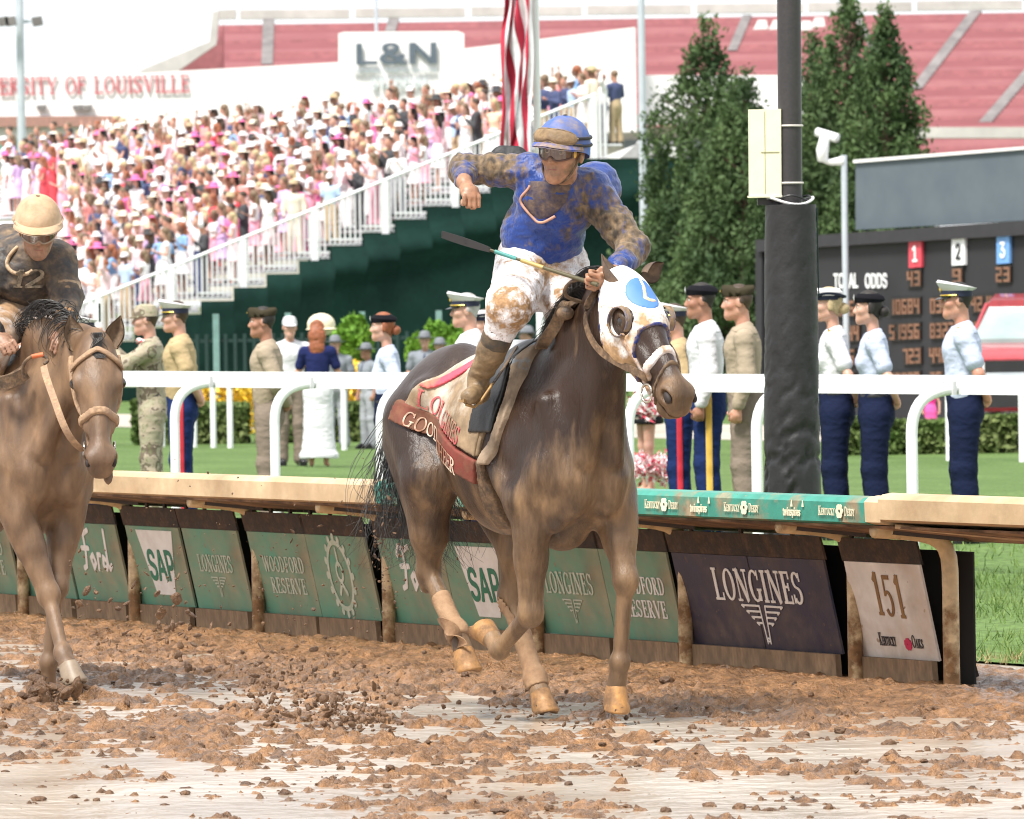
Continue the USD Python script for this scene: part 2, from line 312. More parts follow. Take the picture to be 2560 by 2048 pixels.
single('ground', box((-1500, -60, -1.2), (1500, 3000, -.7)), far_ground_m, kind='structure')
def coords(f0, f1, h, lo, hi):
    a = list(np.arange(f0, f1, h)); s = h
    while a[-1] < hi: s *= 1.25; a.append(a[-1] + s)
    s = h
    while a[0] > lo: s *= 1.25; a.insert(0, a[0] - s)
    return np.array(a)
def mud_height(x, y):
    p0 = np.stack([x, y], -1) - RA0[:2]; a = p0 @ RD[:2]; o = p0 @ RN[:2]
    P = lambda sa, so, z=0.0: np.stack([a * sa, o * so, np.full_like(a, z)], -1)
    n1 = meshkit.fbm(P(.35, 1.25), 3, 3) - .5; n2 = meshkit.fbm(P(2.2, 4.2), 3, 11) - .5
    n3 = meshkit.fbm(P(9, 12), 3, 21) - .5; n4 = meshkit.noise(P(34, 40), 31) - .5
    lump = np.clip(meshkit.noise(P(6.5, 8.0, 4.0), 41) - .56, 0, 1) ** 1.2
    wet = np.clip((o - .5) / 1.3, 0, 1); rid = lambda f, g, sd: (1 - np.abs(2 * meshkit.noise(P(f, g, float(sd)), int(sd)) - 1)) ** 2
    h = .010 - .039 * wet + .060 * n1 * (.3 + .7 * wet) + .060 * n2 * (.5 + .5 * wet) + (.42 + .5 * wet) * (.055 * n3 + .030 * n4 + .030 * rid(11, 14, 61.0) * rid(3.5, 4.5, 63.0) + .016 * rid(27, 31, 62.0)) + .07 * lump * (.35 + .65 * wet) + .05 * np.clip(meshkit.noise(P(15, 17, 9.0), 43) - .6, 0, 1)
    h += .022 * np.exp(-((o - .35) / .45) ** 2) - .02 * np.exp(-((o - .0) / .25) ** 2)
    big = np.exp(-((x + 1.6) ** 2 + (y - 22.2) ** 2) / .5)      # the open puddle in the near left corner
    h -= .05 * big
    return np.where(o < -.9, np.minimum(h, .03) - np.clip((-.9 - o) * .12, 0, .11), h)
gx, gy = coords(-2.7, 2.7, .0115, -60, 60), coords(20.2, 37.5, .027, -20, 90)
GX, GY = np.meshgrid(gx, gy, indexing='ij'); GZ = mud_height(GX, GY)
i, j = np.meshgrid(np.arange(len(gx) - 1), np.arange(len(gy) - 1), indexing='ij'); k = i * len(gy) + j; k = k.ravel(); ny = len(gy)
keep = (((np.stack([GX, GY], -1) - RA0[:2]) @ RN[:2])[:-1, :-1].ravel() > -2.2)
k = k[keep]
single('dirt_track', (np.stack([GX, GY, GZ], -1).reshape(-1, 3), np.stack([k, k + ny, k + ny + 1, k + 1], 1)), mud_m, kind='structure', smooth=True)
def along_sheet(o0, o1, z, a0=-60, a1=60):
    return np.array([rail(a0, o0, z), rail(a1, o0, z), rail(a1, o1, z), rail(a0, o1, z)]), np.array([[0, 1, 2, 3]])
single('puddle_water', along_sheet(-1.6, 24, 0.0), _water, kind='structure')
GB = -.5                                                       # the infield lies half a metre lower than the track
def zg(x, y):
    o = float((np.array([x, y]) - RA0[:2]) @ RN[:2]); return float(np.interp(o, [-30, -11], [GB, .012]))
def strip(os_, zs, a0=-260, a1=260):
    v = [rail(a, o, z) for o, z in zip(os_, zs) for a in (a0, a1)]; return np.array(v), np.array([[2 * q, 2 * q + 1, 2 * q + 3, 2 * q + 2] for q in range(len(os_) - 1)])
single('turf_course', strip((-1.2, -11, -17, -24, -30, -37), (.012, .012, .012 - .162, .012 - .35, GB, GB)), grass_m, kind='structure')
single('infield_road', strip((-36.9, -43), (GB + .004, GB + .004)), M('pale_gravel', (.42, .38, .32), .9, (.33, .29, .24), vs=.6, fine=.15), kind='structure')
single('infield_lawn', strip((-42.9, -140), (GB, GB)), grass_m, kind='structure')
# grass tufts near the rail and blades on the turf
def blades(n, a0, a1, o0, o1, hgt, w, seed, bare=.0):
    r = np.random.default_rng(seed); a, o = r.uniform(a0, a1, n), r.uniform(o0, o1, n)
    if bare:
        m = meshkit.fbm(np.stack([a * 1.6, o * 1.2, a * 0], -1), 3, 5) > bare; a, o = a[m], o[m]
    n = len(a); b = RA0 + a[:, None] * RD + o[:, None] * RN; b[:, 2] = np.interp(o, [-30, -11], [GB, .012]) - .004
    th = r.uniform(0, 2 * math.pi, n); side = np.stack([np.cos(th), np.sin(th), 0 * th], 1) * w / 2
    lean = np.stack([r.normal(0, .45, n), r.normal(0, .45, n), np.ones(n)], 1) * (hgt * r.uniform(.5, 1.2, n))[:, None]
    v = np.stack([b - side, b + side, b + lean], 1).reshape(-1, 3); return v, np.arange(3 * n).reshape(-1, 3)
blade_m = M('grass_blades', (.085, .155, .032), .7, (.17, .23, .07), vs=3, lo=.35, hi=.7, spec=.2)
single('grass', cat([blades(42000, -9, 14, -6.5, -1.2, .07, .008, 1, .40), blades(26000, -14, 26, -24, -6.5, .07, .014, 2)]), blade_m,
       'green grass blades of the turf course behind the dirt track rail', 'grass', kind='stuff')
single('turf_edge', strip((-1.12, -1.9, -4.2), (.016, .030, .017), 8.3, 22), MUDDY('turf_edge_soil', (.075, .15, .03), (.24, .15, .08), .72, vs=1.6, rough=.9, mudrough=.9, soft=.06, bump=.6, bs=25), kind='structure')
straw = blades(9000, 7.5, 14, -4.6, -1.15, .05, .008, 3)
single('dry_grass', straw, M('straw', (.34, .26, .12), .9, (.24, .19, .09)), 'straw coloured dead grass at the turf edge right of the rail', 'grass', kind='stuff')

# clods on the track
def rock(seed, sub=1, rough=.35):
    m = trimesh.creation.icosphere(sub); v = np.array(m.vertices)
    v *= (1 - rough + 2 * rough * meshkit.fbm(v * 1.7 + seed * 9.3, 3, seed))[:, None]; return v, np.array(m.faces)
RK = [rock(s, 2, .75) for s in range(8)]
def scatter(n, seed, pick, size):
    r = np.random.default_rng(seed); vs, fs, c = [], [], 0
    for q in range(n):
        p = pick(r); v, f = RK[q % 8]; s = size(r) * r.uniform(.6, 1.5, 3) * V(1, 1, .8)
        a = r.uniform(0, 6.3); rot = np.array([[math.cos(a), -math.sin(a), 0], [math.sin(a), math.cos(a), 0], [0, 0, 1]])
        vs.append((v * s) @ rot.T + p); fs.append(f + c); c += len(v)
    return np.vstack(vs), np.vstack(fs)
_r = np.random.default_rng(15); _x, _y = _r.uniform(-2.6, 2.6, 16000), 20.4 + 15 * _r.random(16000) ** 1.35
_o = (np.stack([_x, _y], 1) - RA0[:2]) @ RN[:2]; _ok = (_o > .15) & (meshkit.fbm(np.stack([_x * 1.3, _y * 1.1, 0 * _x], 1), 2, 8) > _r.uniform(.3, .75, 16000))
_pts = np.stack([_x, _y, np.maximum(mud_height(_x, _y), -.004)], 1)[_ok]; _pi = iter(range(len(_pts)))
on_mud = lambda r: _pts[next(_pi)]
single('mud_clods', scatter(2200, 5, on_mud, lambda r: .003 + .020 * r.random() ** 5.0), clod_m, 'dark clods of wet dirt strewn over the track', 'mud', kind='stuff', smooth=True)

# ---------------------------------------------------------------- the brown rail along the dirt track
tan_m = MUDDY('tan_fibreglass', (.58, .43, .26), (.36, .235, .13), .25, vs=2.5, rough=.42, soft=.2, bump=.12)
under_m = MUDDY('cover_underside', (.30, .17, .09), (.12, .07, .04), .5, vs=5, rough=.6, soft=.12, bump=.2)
teal_m = MUDDY('teal_paint', (.032, .235, .175), (.30, .24, .15), .1, vs=5, rough=.4, soft=.08, bump=.1, spots=.2)
post_m = MUDDY('muddy_post_paint', (.62, .47, .27), (.26, .14, .06), .36, vs=9, rough=.45, soft=.1, bump=.25, grade=('z', .55, -.05))
cream_m = M('cream_lettering', (.75, .70, .52), .6)
track_rail = thing('track_rail', 'muddy tan running rail on bent posts with a teal middle section behind the winning horse', 'rail', rail(0))
def cover(a0, a1, lift=0.0, mat=tan_m, tail=-.12, front=.47):
    prof = [(front, .748), (front + .004, .835), (front - .02, .856), (front - .07, .862), (tail, .79), (tail, .665), (front - .05, .735)]
    v = np.array([rail(a, o, z + lift) for a in (a0, a1) for o, z in prof]); n = len(prof)
    f = [[i, (i + 1) % n, n + (i + 1) % n] for i in range(n)] + [[i, n + (i + 1) % n, n + i] for i in range(n)]
    tri = [[0, 1, 2], [0, 2, 6], [2, 3, 6], [3, 4, 5], [3, 5, 6]]
    return v, np.array(f + tri + [[n + x for x in t[::-1]] for t in tri])
aT0, aT1, aJ = along(938, .47, .8), along(2163, .47, .8), along(2204, .47, .8)
for a0, a1 in ((-4.2, -1.6), (-1.59, 1.2), (1.21, aT0 - .006)): part(track_rail, 'rail_cover', cover(a0, a1), tan_m)
part(track_rail, 'rail_cover', cover(aT0, aT1), teal_m, label='teal cover section printed with race names')
part(track_rail, 'joint_cover', cover(aT1 + .004, aJ - .004, .004, front=.474), tan_m)
part(track_rail, 'rail_cover', cover(aJ, aJ + 3.1, .018, front=.485), tan_m, label='tan cover section past the last post')
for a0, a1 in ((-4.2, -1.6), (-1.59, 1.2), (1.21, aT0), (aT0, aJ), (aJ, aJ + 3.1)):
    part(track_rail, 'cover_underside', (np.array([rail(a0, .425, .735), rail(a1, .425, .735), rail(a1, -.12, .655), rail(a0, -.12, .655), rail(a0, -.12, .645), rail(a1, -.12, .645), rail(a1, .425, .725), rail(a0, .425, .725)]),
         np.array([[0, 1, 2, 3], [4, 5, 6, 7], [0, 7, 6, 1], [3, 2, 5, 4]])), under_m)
for q, a in enumerate((RL, RL - .76, RL - 2.19, RL - 3.54, RL - 5.01, RL - 6.4, RL - 7.815, RL - 9.18, RL - 10.6)):
    pts = np.vstack([[rail(a, 0, -.1), rail(a, 0, .3), rail(a, 0, .5)], bezier([rail(a, 0, .52), rail(a, 0, .70), rail(a, .12, .69), rail(a, .40, .715)], 9)])
    part(track_rail, 'post', tube(pts, .034 if q else .037, 12), post_m, smooth=True)
    part(track_rail, 'bracket', (np.array([rail(a - .02, .38, .70), rail(a + .25, .1, .66), rail(a + .04, -.1, .645), rail(a - .02, .38, .725), rail(a + .25, .1, .69), rail(a + .04, -.1, .67)]),
         np.array([[0, 2, 1], [3, 4, 5], [0, 1, 4], [0, 4, 3], [1, 2, 5], [1, 5, 4], [2, 0, 3], [2, 3, 5]])), M('dark_bracket', (.05, .035, .025), .6))
part(track_rail, 'stay', tube([rail(aJ + .05, .43, .735), rail(aJ + .85, -.05, .655)], .011, 8), tan_m)
bays0 = [RL - .76 - x for x in (1.43, 2.78, 4.25, 5.64, 7.055, 8.42, 9.84)]
# lettering on the teal lip
LU, LN_ = RD, nrm(np.cross(RD, UP))
for q in range(7): part(track_rail, 'rubber_backing', frame_box(rail(bays0[q] - .02, -.135, -.04), RD * 1.36, UP * .64, RN * -.01), M('black_backing', (.012, .011, .010), .8))
part(track_rail, 'rubber_backing', frame_box(rail(RL - .74, -.135, -.04), RD * .72, UP * .64, RN * -.01), _mats['black_backing'])
def on_lip(px, m, h, dz):
    a = along(px, .478, .8); return place(m, rail(a, .4765, .80 + dz), RD, UP)
for px in (1612, 1810, 2046):
    m, w = serif('KENTUCKY', .040, .60, small=.78, T=.10, gap=.13); part(track_rail, 'lettering', on_lip(px, m, .036, -.024), cream_m)
    m2, w2 = serif('DERBY', .040, .60, small=.78, T=.10, gap=.13); a = along(px, .478, .8)
    part(track_rail, 'lettering', place(m2, rail(a + w + .075, .4765, .776), RD, UP), cream_m)
    rose = Point(0, 0).buffer(.026); part(track_rail, 'rose_emblem', place(extrude(unary_union([affinity.translate(Point(0, 0).buffer(.013), .016 * math.cos(t), .02 * math.sin(t)) for t in np.arange(6) * 1.05]).difference(Point(0, 0).buffer(.008)), .003), rail(a + w + .034, .4765, .795), RD, UP), cream_m)
for px in (1525, 1725, 1957):
    m, w = sans('twinspires', .034, .62); part(track_rail, 'lettering', on_lip(px, m, .03, -.032), cream_m)
    a = along(px, .478, .8)
    for dx in (.07, .16): part(track_rail, 'spire_emblem', place(extrude(Polygon([(dx - .008, 0), (dx + .008, 0), (dx, .03)]), .003), rail(a, .4765, .808), RD, UP), cream_m)

# ---------------------------------------------------------------- advert boards leaning under the rail
green_m = MUDDY('green_board', (.030, .35, .235), (.36, .28, .18), .06, vs=2.2, rough=.45, soft=.26, bump=.1, spots=.35, grade=('z', -.2, .3), fine=.1)
navy_m = MUDDY('navy_board', (.015, .018, .050), (.17, .12, .09), .04, vs=3.0, rough=.4, soft=.22, bump=.1, spots=.2)
white_m = MUDDY('white_board', (.78, .74, .69), (.50, .37, .26), .08, vs=2.5, rough=.45, soft=.2, bump=.1, spots=.15)
kick_m = MUDDY('kickboard', (.13, .085, .05), (.33, .22, .13), .55, vs=6, rough=.7, soft=.14, bump=.3, stretch=(1, 1, .4))
rubber_m = MUDDY('black_rubber_skirt', (.02, .016, .013), (.09, .055, .035), .4, vs=10, rough=.7, soft=.1, bump=.3, spots=.6)
ZB, ZT, OB, OT = .115, .545, -.045, .055
PU = nrm(rail(0, OT, ZT) - rail(0, OB, ZB)); PH = float(np.linalg.norm(rail(0, OT, ZT) - rail(0, OB, ZB)))
def board(a0, a1, mat, label, name='advert_board', group=None):
    t = thing(name, label, 'advert board', rail(a0), group=group)
    o = rail(a0, OB, ZB); nn = nrm(np.cross(RD, PU))
    part(t, 'panel', frame_box(o - nn * .012, RD * (a1 - a0), PU * PH, nn * .012), mat)
    part(t, 'kickboard', frame_box(rail(a0 + .015, -.055, -.05), RD * (a1 - a0 - .03), UP * (ZB + .05) + RN * .012, RN * .03), kick_m)
    part(t, 'skirt', frame_box(rail(a0 - .01, OT - .01, ZT + .002), RD * (a1 - a0 + .03), UP * .105 + RN * .03, RN * .012), rubber_m)
    for q in range(3): part(t, 'hook', tube([rail(a0 + (q + .5) * (a1 - a0) / 3, OT + .02, ZT + .1), rail(a0 + (q + .5) * (a1 - a0) / 3, OT + .03, ZT + .16)], .012, 6), rubber_m)
    return t
def ink(t, m, a, up, mat, name='lettering', label=None):
    """lettering on a board; a along the rail, up = height on the board 0..1"""
    nn = nrm(np.cross(RD, PU)); part(t, name, place(m, rail(a, OB, ZB) + PU * PH * up + nn * .0015, RD, PU), mat, label=label)
ghost_m = M('faded_white_print', (.55, .56, .46), .6, (.38, .45, .34), vs=14)
white_print_m = M('white_print', (.78, .76, .72), .55, (.66, .62, .58), vs=9)
def wings(w, h, n=4):
    g = []
    for s in (-1, 1):
        for q in range(n):
            L = w / 2 * (1 - q * .2); y = h * (.5 - q * .16)
            g.append(LineString([(s * w * .07, y), (s * L, y), (s * (L - w * .05), y - h * .06)]).buffer(h * .028, cap_style='flat'))
        g.append(LineString([(s * w * .07, h * .5), (s * w * .035, -h * .55)]).buffer(h * .022))
    g.append(Point(0, -h * .45).buffer(h * .07).difference(Point(0, -h * .45).buffer(h * .03)))
    return extrude(unary_union(g), .003)
def longines(t, a, w, up, h, mat, wup, ww, wh):
    m, L = serif('LONGINES', h, 1.0); k = w / L; v, f = m; ink(t, (v * [k, 1, 1], f), a, up, mat)
    ink(t, wings(ww, wh), a + w / 2, wup, mat, 'winged_emblem')
bays = [RL - .76 - x for x in (1.43, 2.78, 4.25, 5.64, 7.055, 8.42, 9.84)]       # bay starts, right to left
def woodford(t, a, mat=ghost_m):
    for w_, up in (('WOODFORD', .52), ('RESERVE', .26)):
        m, L = serif(w_, .085, .8); v, f = m; k = (.44 if w_[0] == 'W' else .38) / L; ink(t, (v * [k, 1, 1], f), a + (.06 if w_[0] == 'W' else .10), up, mat)
def sap(t, a):
    ink(t, extrude(Polygon([(0, .36), (.42, .36), (.31, 0), (.10, 0)]), .002), a + .12, .14, white_print_m, 'white_patch')
    m, w = sans('SAP', .165, 1.0); v, f = m; v = v * [.30 / w, 1, 1] + [0, 0, .0025]; ink(t, (v, f), a + .185, .33, M('green_print', (.02, .19, .11), .5))
def ford(t, a):
    g = unary_union([LineString(p).buffer(.013) for p in ([(.0, .15), (.03, .19), (.10, .175), (.16, .19)], [(.085, .18), (.07, .08), (.04, .01), (.0, .0)], [(.02, .1), (.12, .1)],
         [(.15, .0), (.13, .05), (.17, .07), (.19, .03), (.15, .0)], [(.22, .0), (.24, .07), (.28, .07)], [(.36, .04), (.32, .06), (.30, .02), (.34, 0), (.37, .03), (.40, .19)], [(.37, .03), (.39, .0), (.42, .02)])])
    ink(t, extrude(affinity.scale(g, .8, 1.15, origin=(0, 0)), .003), a + .16, .42, white_print_m)
def seal(t, a):
    g = [Point(0, 0).buffer(1).difference(Point(0, 0).buffer(.86)), Point(0, .1).buffer(.3).difference(Point(0, .1).buffer(.2)), LineString([(-.3, -.5), (0, -.2), (.3, -.5)]).buffer(.07), LineString([(0, .3), (0, .75)]).buffer(.06)]
    g += [affinity.rotate(affinity.translate(Point(0, 0).buffer(.11), 1.08, 0), q * 22.5, origin=(0, 0)) for q in range(16)]
    ink(t, extrude(affinity.scale(unary_union(g), .12, .19, origin=(0, 0)), .003), a + .30, .52, ghost_m, 'oval_emblem')
b = bays
t = board(b[6] + .02, b[6] + .65, green_m, 'green advert board at the far left edge behind the bay horse legs'); woodford(t, b[6])
t = board(b[6] + .68, b[6] + 1.30, green_m, 'green advert board with bourbon name cut off by the picture edge'); woodford(t, b[6] + .70)
t = board(b[5] + .0, b[5] + .58, green_m, 'plain green advert board hidden behind the forelegs of the mud covered horse')
t = board(b[5] + .61, b[5] + 1.24, green_m, 'green advert board with white looping car maker script'); ford(t, b[5] + .61)
t = board(b[4] + .0, b[4] + .62, green_m, 'green advert board with a white tapering patch next to the loose black gap'); sap(t, b[4])
t = board(b[4] + .66, b[4] + 1.28, green_m, 'green advert board with faded watch name and wings, left one of two'); longines(t, b[4] + .78, .38, .47, .095, ghost_m, .29, .16, .10)
t = board(b[3] - .02, b[3] + .61, green_m, 'green advert board with two lines of faded bourbon lettering next to the oval seal'); woodford(t, b[3] + .04)
t = board(b[3] + .615, b[3] + 1.24, green_m, 'green advert board with a pale oval seal'); seal(t, b[3] + .61)
t = board(b[2] - .02, b[2] + .62, green_m, 'green advert board behind the hind leg of the winning horse'); ford(t, b[2])
t = board(b[2] + .625, b[2] + 1.27, green_m, 'green advert board with a white tapering patch between the winning horse legs'); sap(t, b[2] + .64)
t = board(b[1] + .0, b[1] + .655, green_m, 'green advert board with faded watch name and wings between the winning horse forelegs'); longines(t, b[1] + .10, .45, .47, .11, ghost_m, .28, .18, .11)
t = board(b[1] + .66, b[1] + 1.27, green_m, 'green advert board with bourbon name behind the outstretched foreleg'); woodford(t, b[1] + .70, white_print_m)
t = board(b[0] - .03, b[0] + 1.26, navy_m, 'dark navy advert board with large white watch name and winged hourglass')
longines(t, b[0] + .29, .76, .51, .155, white_print_m, .275, .34, .17)
nn = nrm(np.cross(RD, PU)); part(t, 'seam', frame_box(rail(b[0] + .62, OB, ZB) + nn * .001, RD * .006, PU * PH, nn * .001), rubber_m)
t = board(RL - .76 + .0, RL - .76 + .60, white_m, 'white advert board with tall bronze number beside the end post'); a = RL - .76
bronze_m = M('bronze_print', (.20, .10, .035), .5, (.28, .16, .06), vs=6)
for q, (ch, x, hh, yo) in enumerate((('1', .20, .20, .45), ('5', .27, .19, .44), ('1', .37, .20, .43))):
    m, w = serif(ch, hh, .62); ink(t, m, a + x, yo, bronze_m)
m, w = serif('KENTUCKY', .060, .42, small=.72, T=.09, gap=.15); ink(t, m, a + .16, .13, M('grey_print', (.06, .055, .06), .5))
m, w2 = serif('OAKS', .060, .52, small=.72, T=.09, gap=.15); ink(t, m, a + .42, .125, _mats['grey_print'])
ink(t, extrude(unary_union([affinity.rotate(Polygon([(0, .004), (.022, .02), (.03, 0), (.022, -.012)]), r, origin=(0, 0)) for r in (0, 72, 144, 216, 288)]), .003), a + .385, .16, M('pink_print', (.6, .02, .10), .5), 'lily_emblem')
single('rubber_flap', slab([(2398, 1490), (2412, 1560), (2448, 1690), (2430, 1700), (2424, 1728), (2392, 1740), (2386, 1500)], 28.35, .02), rubber_m, 'black rubber sheet hanging behind the end post of the rail', 'rubber sheet')

# ---------------------------------------------------------------- the white turf rail
gloss_white = M('white_pvc', (.82, .83, .84), .35, (.77, .78, .79), vs=2)
WA = W(440, 937, 47.0); WB = W(2283, 932, 38.6); WZ = 1.236
WA[2] = WB[2] = 0; WD = nrm(WB - WA); WN = V(WD[1], -WD[0], 0)
wr = lambda a, off=0.0, z=0.0: WA + a * WD + off * WN + z * UP
turf_rail = thing('turf_rail', 'white plastic running rail on goose neck posts in front of the uniformed line', 'rail', wr(0))
pa = [along(px, 0, .3, WA, WD) for px in (440, 690, 955, 1250, 1575, 1895, 2283)]
sp = np.mean(np.diff(pa)); pa = [pa[0] - 2 * sp, pa[0] - sp] + pa + [pa[-1] + sp]
brk_m = M('grey_bracket', (.55, .56, .57), .4)
for q, a in enumerate(pa):
    pts = np.vstack([[wr(a, 0, -.05), wr(a, 0, .5), wr(a, 0, .86)], bezier([wr(a, 0, .88), wr(a, 0, 1.08), wr(a + .02, -.10, 1.15), wr(a + .02, -.30, 1.155)], 10)])
    p = part(turf_rail, 'post', tube(pts, .036, 14), gloss_white, smooth=True)
    part(p, 'clamp', frame_box(wr(a - .05, -.285, 1.118), WD * .12, WN * .025, UP * .085), brk_m)
    if q + 1 < len(pa):
        o = wr(a + .075, -.31, WZ - .115); L = WD * (pa[q + 1] - a - .008)
        m = [frame_box(o, L, WN * -.07, UP * .085), frame_box(o + UP * .085 + WN * -.008, L, WN * -.054, UP * .03)]
        part(turf_rail, 'rail_section', cat(m), gloss_white)
# the farther white rail
fa, fb = G(553, 1120, GB), G(2370, 1152, GB); FD = nrm(fb - fa); FL = np.linalg.norm(fb - fa)
far_rail = thing('far_rail', 'thin white rail on straight posts in front of the clipped hedge', 'rail', fa)
part(far_rail, 'rail_section', tube([fa - FD * 9 + UP * .97, fa + FD * (FL + 8) + UP * .97], .045, 8), gloss_white)
for px in (105, 255, 405, 485, 533, 575, 690, 860, 1310, 1420, 2372, 2555, 1990, 2180):
    a = along(px, 0, 0, fa, FD); part(far_rail, 'post', tube([fa + FD * a - UP * .05, fa + FD * a + UP * .96], .045, 8), gloss_white, smooth=True)
# ================================================================ BACKGROUND
def onplane(px, py, p0, d):
    """the point of the vertical plane through p0 along d that lies at a pixel"""
    u, v = uv(px, py); n = V(d[1], -d[0], 0); r = V(u / FPX, 1.0, -v / FPX); o = V(0, 0, CAMH)
    return o + r * (np.dot(p0 - o, n) / np.dot(r, n))
def wall(pxpoly, p0, d, depth, proud=0.0):
    """a wall on that plane with this outline, depth metres thick, set proud of the plane towards the camera"""
    d = nrm(V(d[0], d[1], 0)); n = V(-d[1], d[0], 0)
    if np.dot(n, p0) < 0: n = -n
    w = [onplane(x, y, p0, d) for x, y in pxpoly]; q = Polygon([(np.dot(p - p0, d), p[2]) for p in w])
    v, f = arr(extrude(q, depth))
    return np.array(p0) * [1, 1, 0] + v[:, :1] * d + v[:, 1:2] * UP + (depth - v[:, 2:]) * n - proud * n, f
def wtext(m, px, py, p0, d, proud, h=None):
    d = nrm(V(d[0], d[1], 0)); n = V(-d[1], d[0], 0)
    if np.dot(n, p0) < 0: n = -n
    return place(m, onplane(px, py, p0, d) - n * proud, d, UP)
X1 = V(1, 0, 0)

# ---- the stadium far behind
YS = 400.0
conc_m = M('pale_concrete', (.50, .48, .45), .9, (.40, .39, .36), vs=.12, fine=.1, fs=1)
redseat_m = M('red_seats', (.30, .105, .112), .6, (.255, .085, .092), vs=.35, fine=.15, fs=2.0, lo=.3, hi=.7)
seat_tones = [redseat_m, M('red_seats_dark', (.24, .078, .086), .6, (.27, .09, .10), vs=.35), M('red_seats_faded', (.33, .135, .14), .6, (.28, .10, .11), vs=.35)]
aisle_m = M('stadium_aisle', (.125, .115, .115), .9, (.20, .185, .18), vs=.8)
offwhite_m = M('offwhite_cladding', (.78, .77, .76), .6, (.73, .72, .72), vs=.05)
stadium = thing('stadium', 'big stadium stand of red seats with concrete parapet and dark aisles', 'stadium', (0, YS, 0))
zt = lambda px, py, Y: W(px, py, Y)[2]
NR, Y0s, Y1s = 46, YS, YS + 24
def bank(pxl0, pxr0, pyb, pxl1, pyt, name):
    """stepped seating: bottom row at row pyb (distance Y0s), top row at pyt (distance Y1s)"""
    zb, ztp = zt(1700, pyb, Y0s), zt(1700, pyt, Y1s); v, f = [], []
    for r in range(NR):
        t0, t1 = r / NR, (r + 1) / NR; y0, y1 = Y0s + 24 * t0, Y0s + 24 * t1; z0, z1 = zb + (ztp - zb) * t0, zb + (ztp - zb) * t1
        xl = W(pxl0 + (pxl1 - pxl0) * t0, 0, y0)[0]; xr = W(pxr0, 0, y1)[0]
        v += [(xl, y0, z0), (xr, y0, z0), (xr, y0 + .04, z1), (xl, y0 + .04, z1), (xr, y1, z1), (xl, y1, z1)]; k = 6 * r
        f += [(k, k + 1, k + 2, k + 3), (k + 3, k + 2, k + 4, k + 5)]
    v = np.array(v)
    for r in range(NR): part(stadium, 'seat_row', (v[6 * r:6 * r + 6], np.array([(0, 1, 2, 3), (3, 2, 4, 5)])), seat_tones[(r * 5 + r // 3) % 3])
    return zb, ztp
zb, ztp = bank(520, 2760, 420, 545, 46, 'seat_bank')
def aisle(px0, py0, px1, py1, w):
    """a strip of steps from low (px0, py0) to high (px1, py1), lying just above the seats"""
    f = lambda py: np.clip((zt(1700, py, Y0s + 12) - zb) / (ztp - zb), -.1, 1.05)
    pts = []
    for px, py in ((px0, py0), (px1, py1)):
        Y = Y0s + 12
        for _ in range(8): Y = Y0s + 24 * (zt(px, py, Y) - zb) / (ztp - zb)
        pts.append(W(px, py, Y) + V(0, -.25, .12))
    a, b = pts; h = V(w / 2, 0, 0); n = V(0, .3, -.3)
    v = np.array([a - h, a + h, b + h, b - h, a - h + n, a + h + n, b + h + n, b - h + n])
    part(stadium, 'aisle', (v, np.array([[0, 1, 2, 3], [0, 4, 5, 1], [1, 5, 6, 2], [2, 6, 7, 3], [3, 7, 4, 0]])), aisle_m)
for a in ((668, 165, 672, 50, .75), (972, 95, 985, 50, .7), (1830, 130, 1868, 42, .62), (2290, 225, 2440, 30, .75), (2462, 310, 2600, 150, .8), (2190, 140, 2140, 40, .5)): aisle(*a)
n0 = 0
for x0, x1 in ((545, 590), (600, 873), (888, 1163), (1178, 1455), (1468, 1728), (1742, 2010), (2022, 2280), (2294, 2556), (2570, 2760)):
    yt = 36 - (x0 - 545) * .013; part(stadium, 'parapet', slab([(x0, yt - 10), (x1, yt - 12), (x1, yt + 11), (x0, yt + 13)], Y1s + .6, .8), conc_m)
part(stadium, 'stair_wall', slab([(532, 30), (548, 28), (540, 112), (445, 178), (352, 182), (350, 176), (524, 104)], YS + 6, 1.0), conc_m)
part(stadium, 'lower_seat_bank', slab([(430, 186), (540, 110), (560, 60), (560, 186)], YS + 8, .6), redseat_m)
facade = thing('stadium_facade', 'long white stadium wall with red university lettering', 'wall', (0, 380, 0))
part(facade, 'wall', slab([(-60, 186), (350, 183), (845, 156), (1160, 122), (1588, 68), (1592, 330), (1100, 345), (-60, 345)], 380, 2.0), offwhite_m)
part(facade, 'plinth', slab([(-60, 292), (300, 290), (300, 315), (-60, 318)], 379.2, .7), M('brown_fascia', (.36, .20, .16), .8))
m, L = serif('UNIVERSITY OF LOUISVILLE', 1.05, 1.0, T=.12); redink_m = M('red_sign_letters', (.55, .10, .12), .6)
v, f = m; kx = (W(478, 0, 379)[0] - W(-105, 0, 379)[0]) / L
part(facade, 'lettering', place((v * [kx, 1, 30], f), W(-105, 240, 379.9), X1, UP), redink_m)
for px in (90, 180, 205): part(facade, 'lamp_fitting', slab([(px, 264), (px + 26, 262), (px + 22, 276), (px + 4, 276)], 379.4, .5), aisle_m)
right = thing('stadium_lower_wall', 'white lower stadium wall with grey ledge behind the evergreens', 'wall', (0, 382, 0))
part(right, 'wall', slab([(1600, 188), (2010, 188), (2010, 290), (1600, 290)], 382, 2.0), offwhite_m)
part(right, 'ledge', slab([(1560, 286), (2010, 288), (2010, 312), (1560, 312)], 381, 1.0), conc_m)
base = thing('grandstand_building', 'cream lower storey of the stadium behind the bleachers and houses', 'building', (0, 384, 0))
part(base, 'wall', slab([(-80, 318), (1590, 318), (2010, 312), (2010, 740), (-80, 760)], 384, 2.0), M('cream_render', (.66, .62, .55), .8))
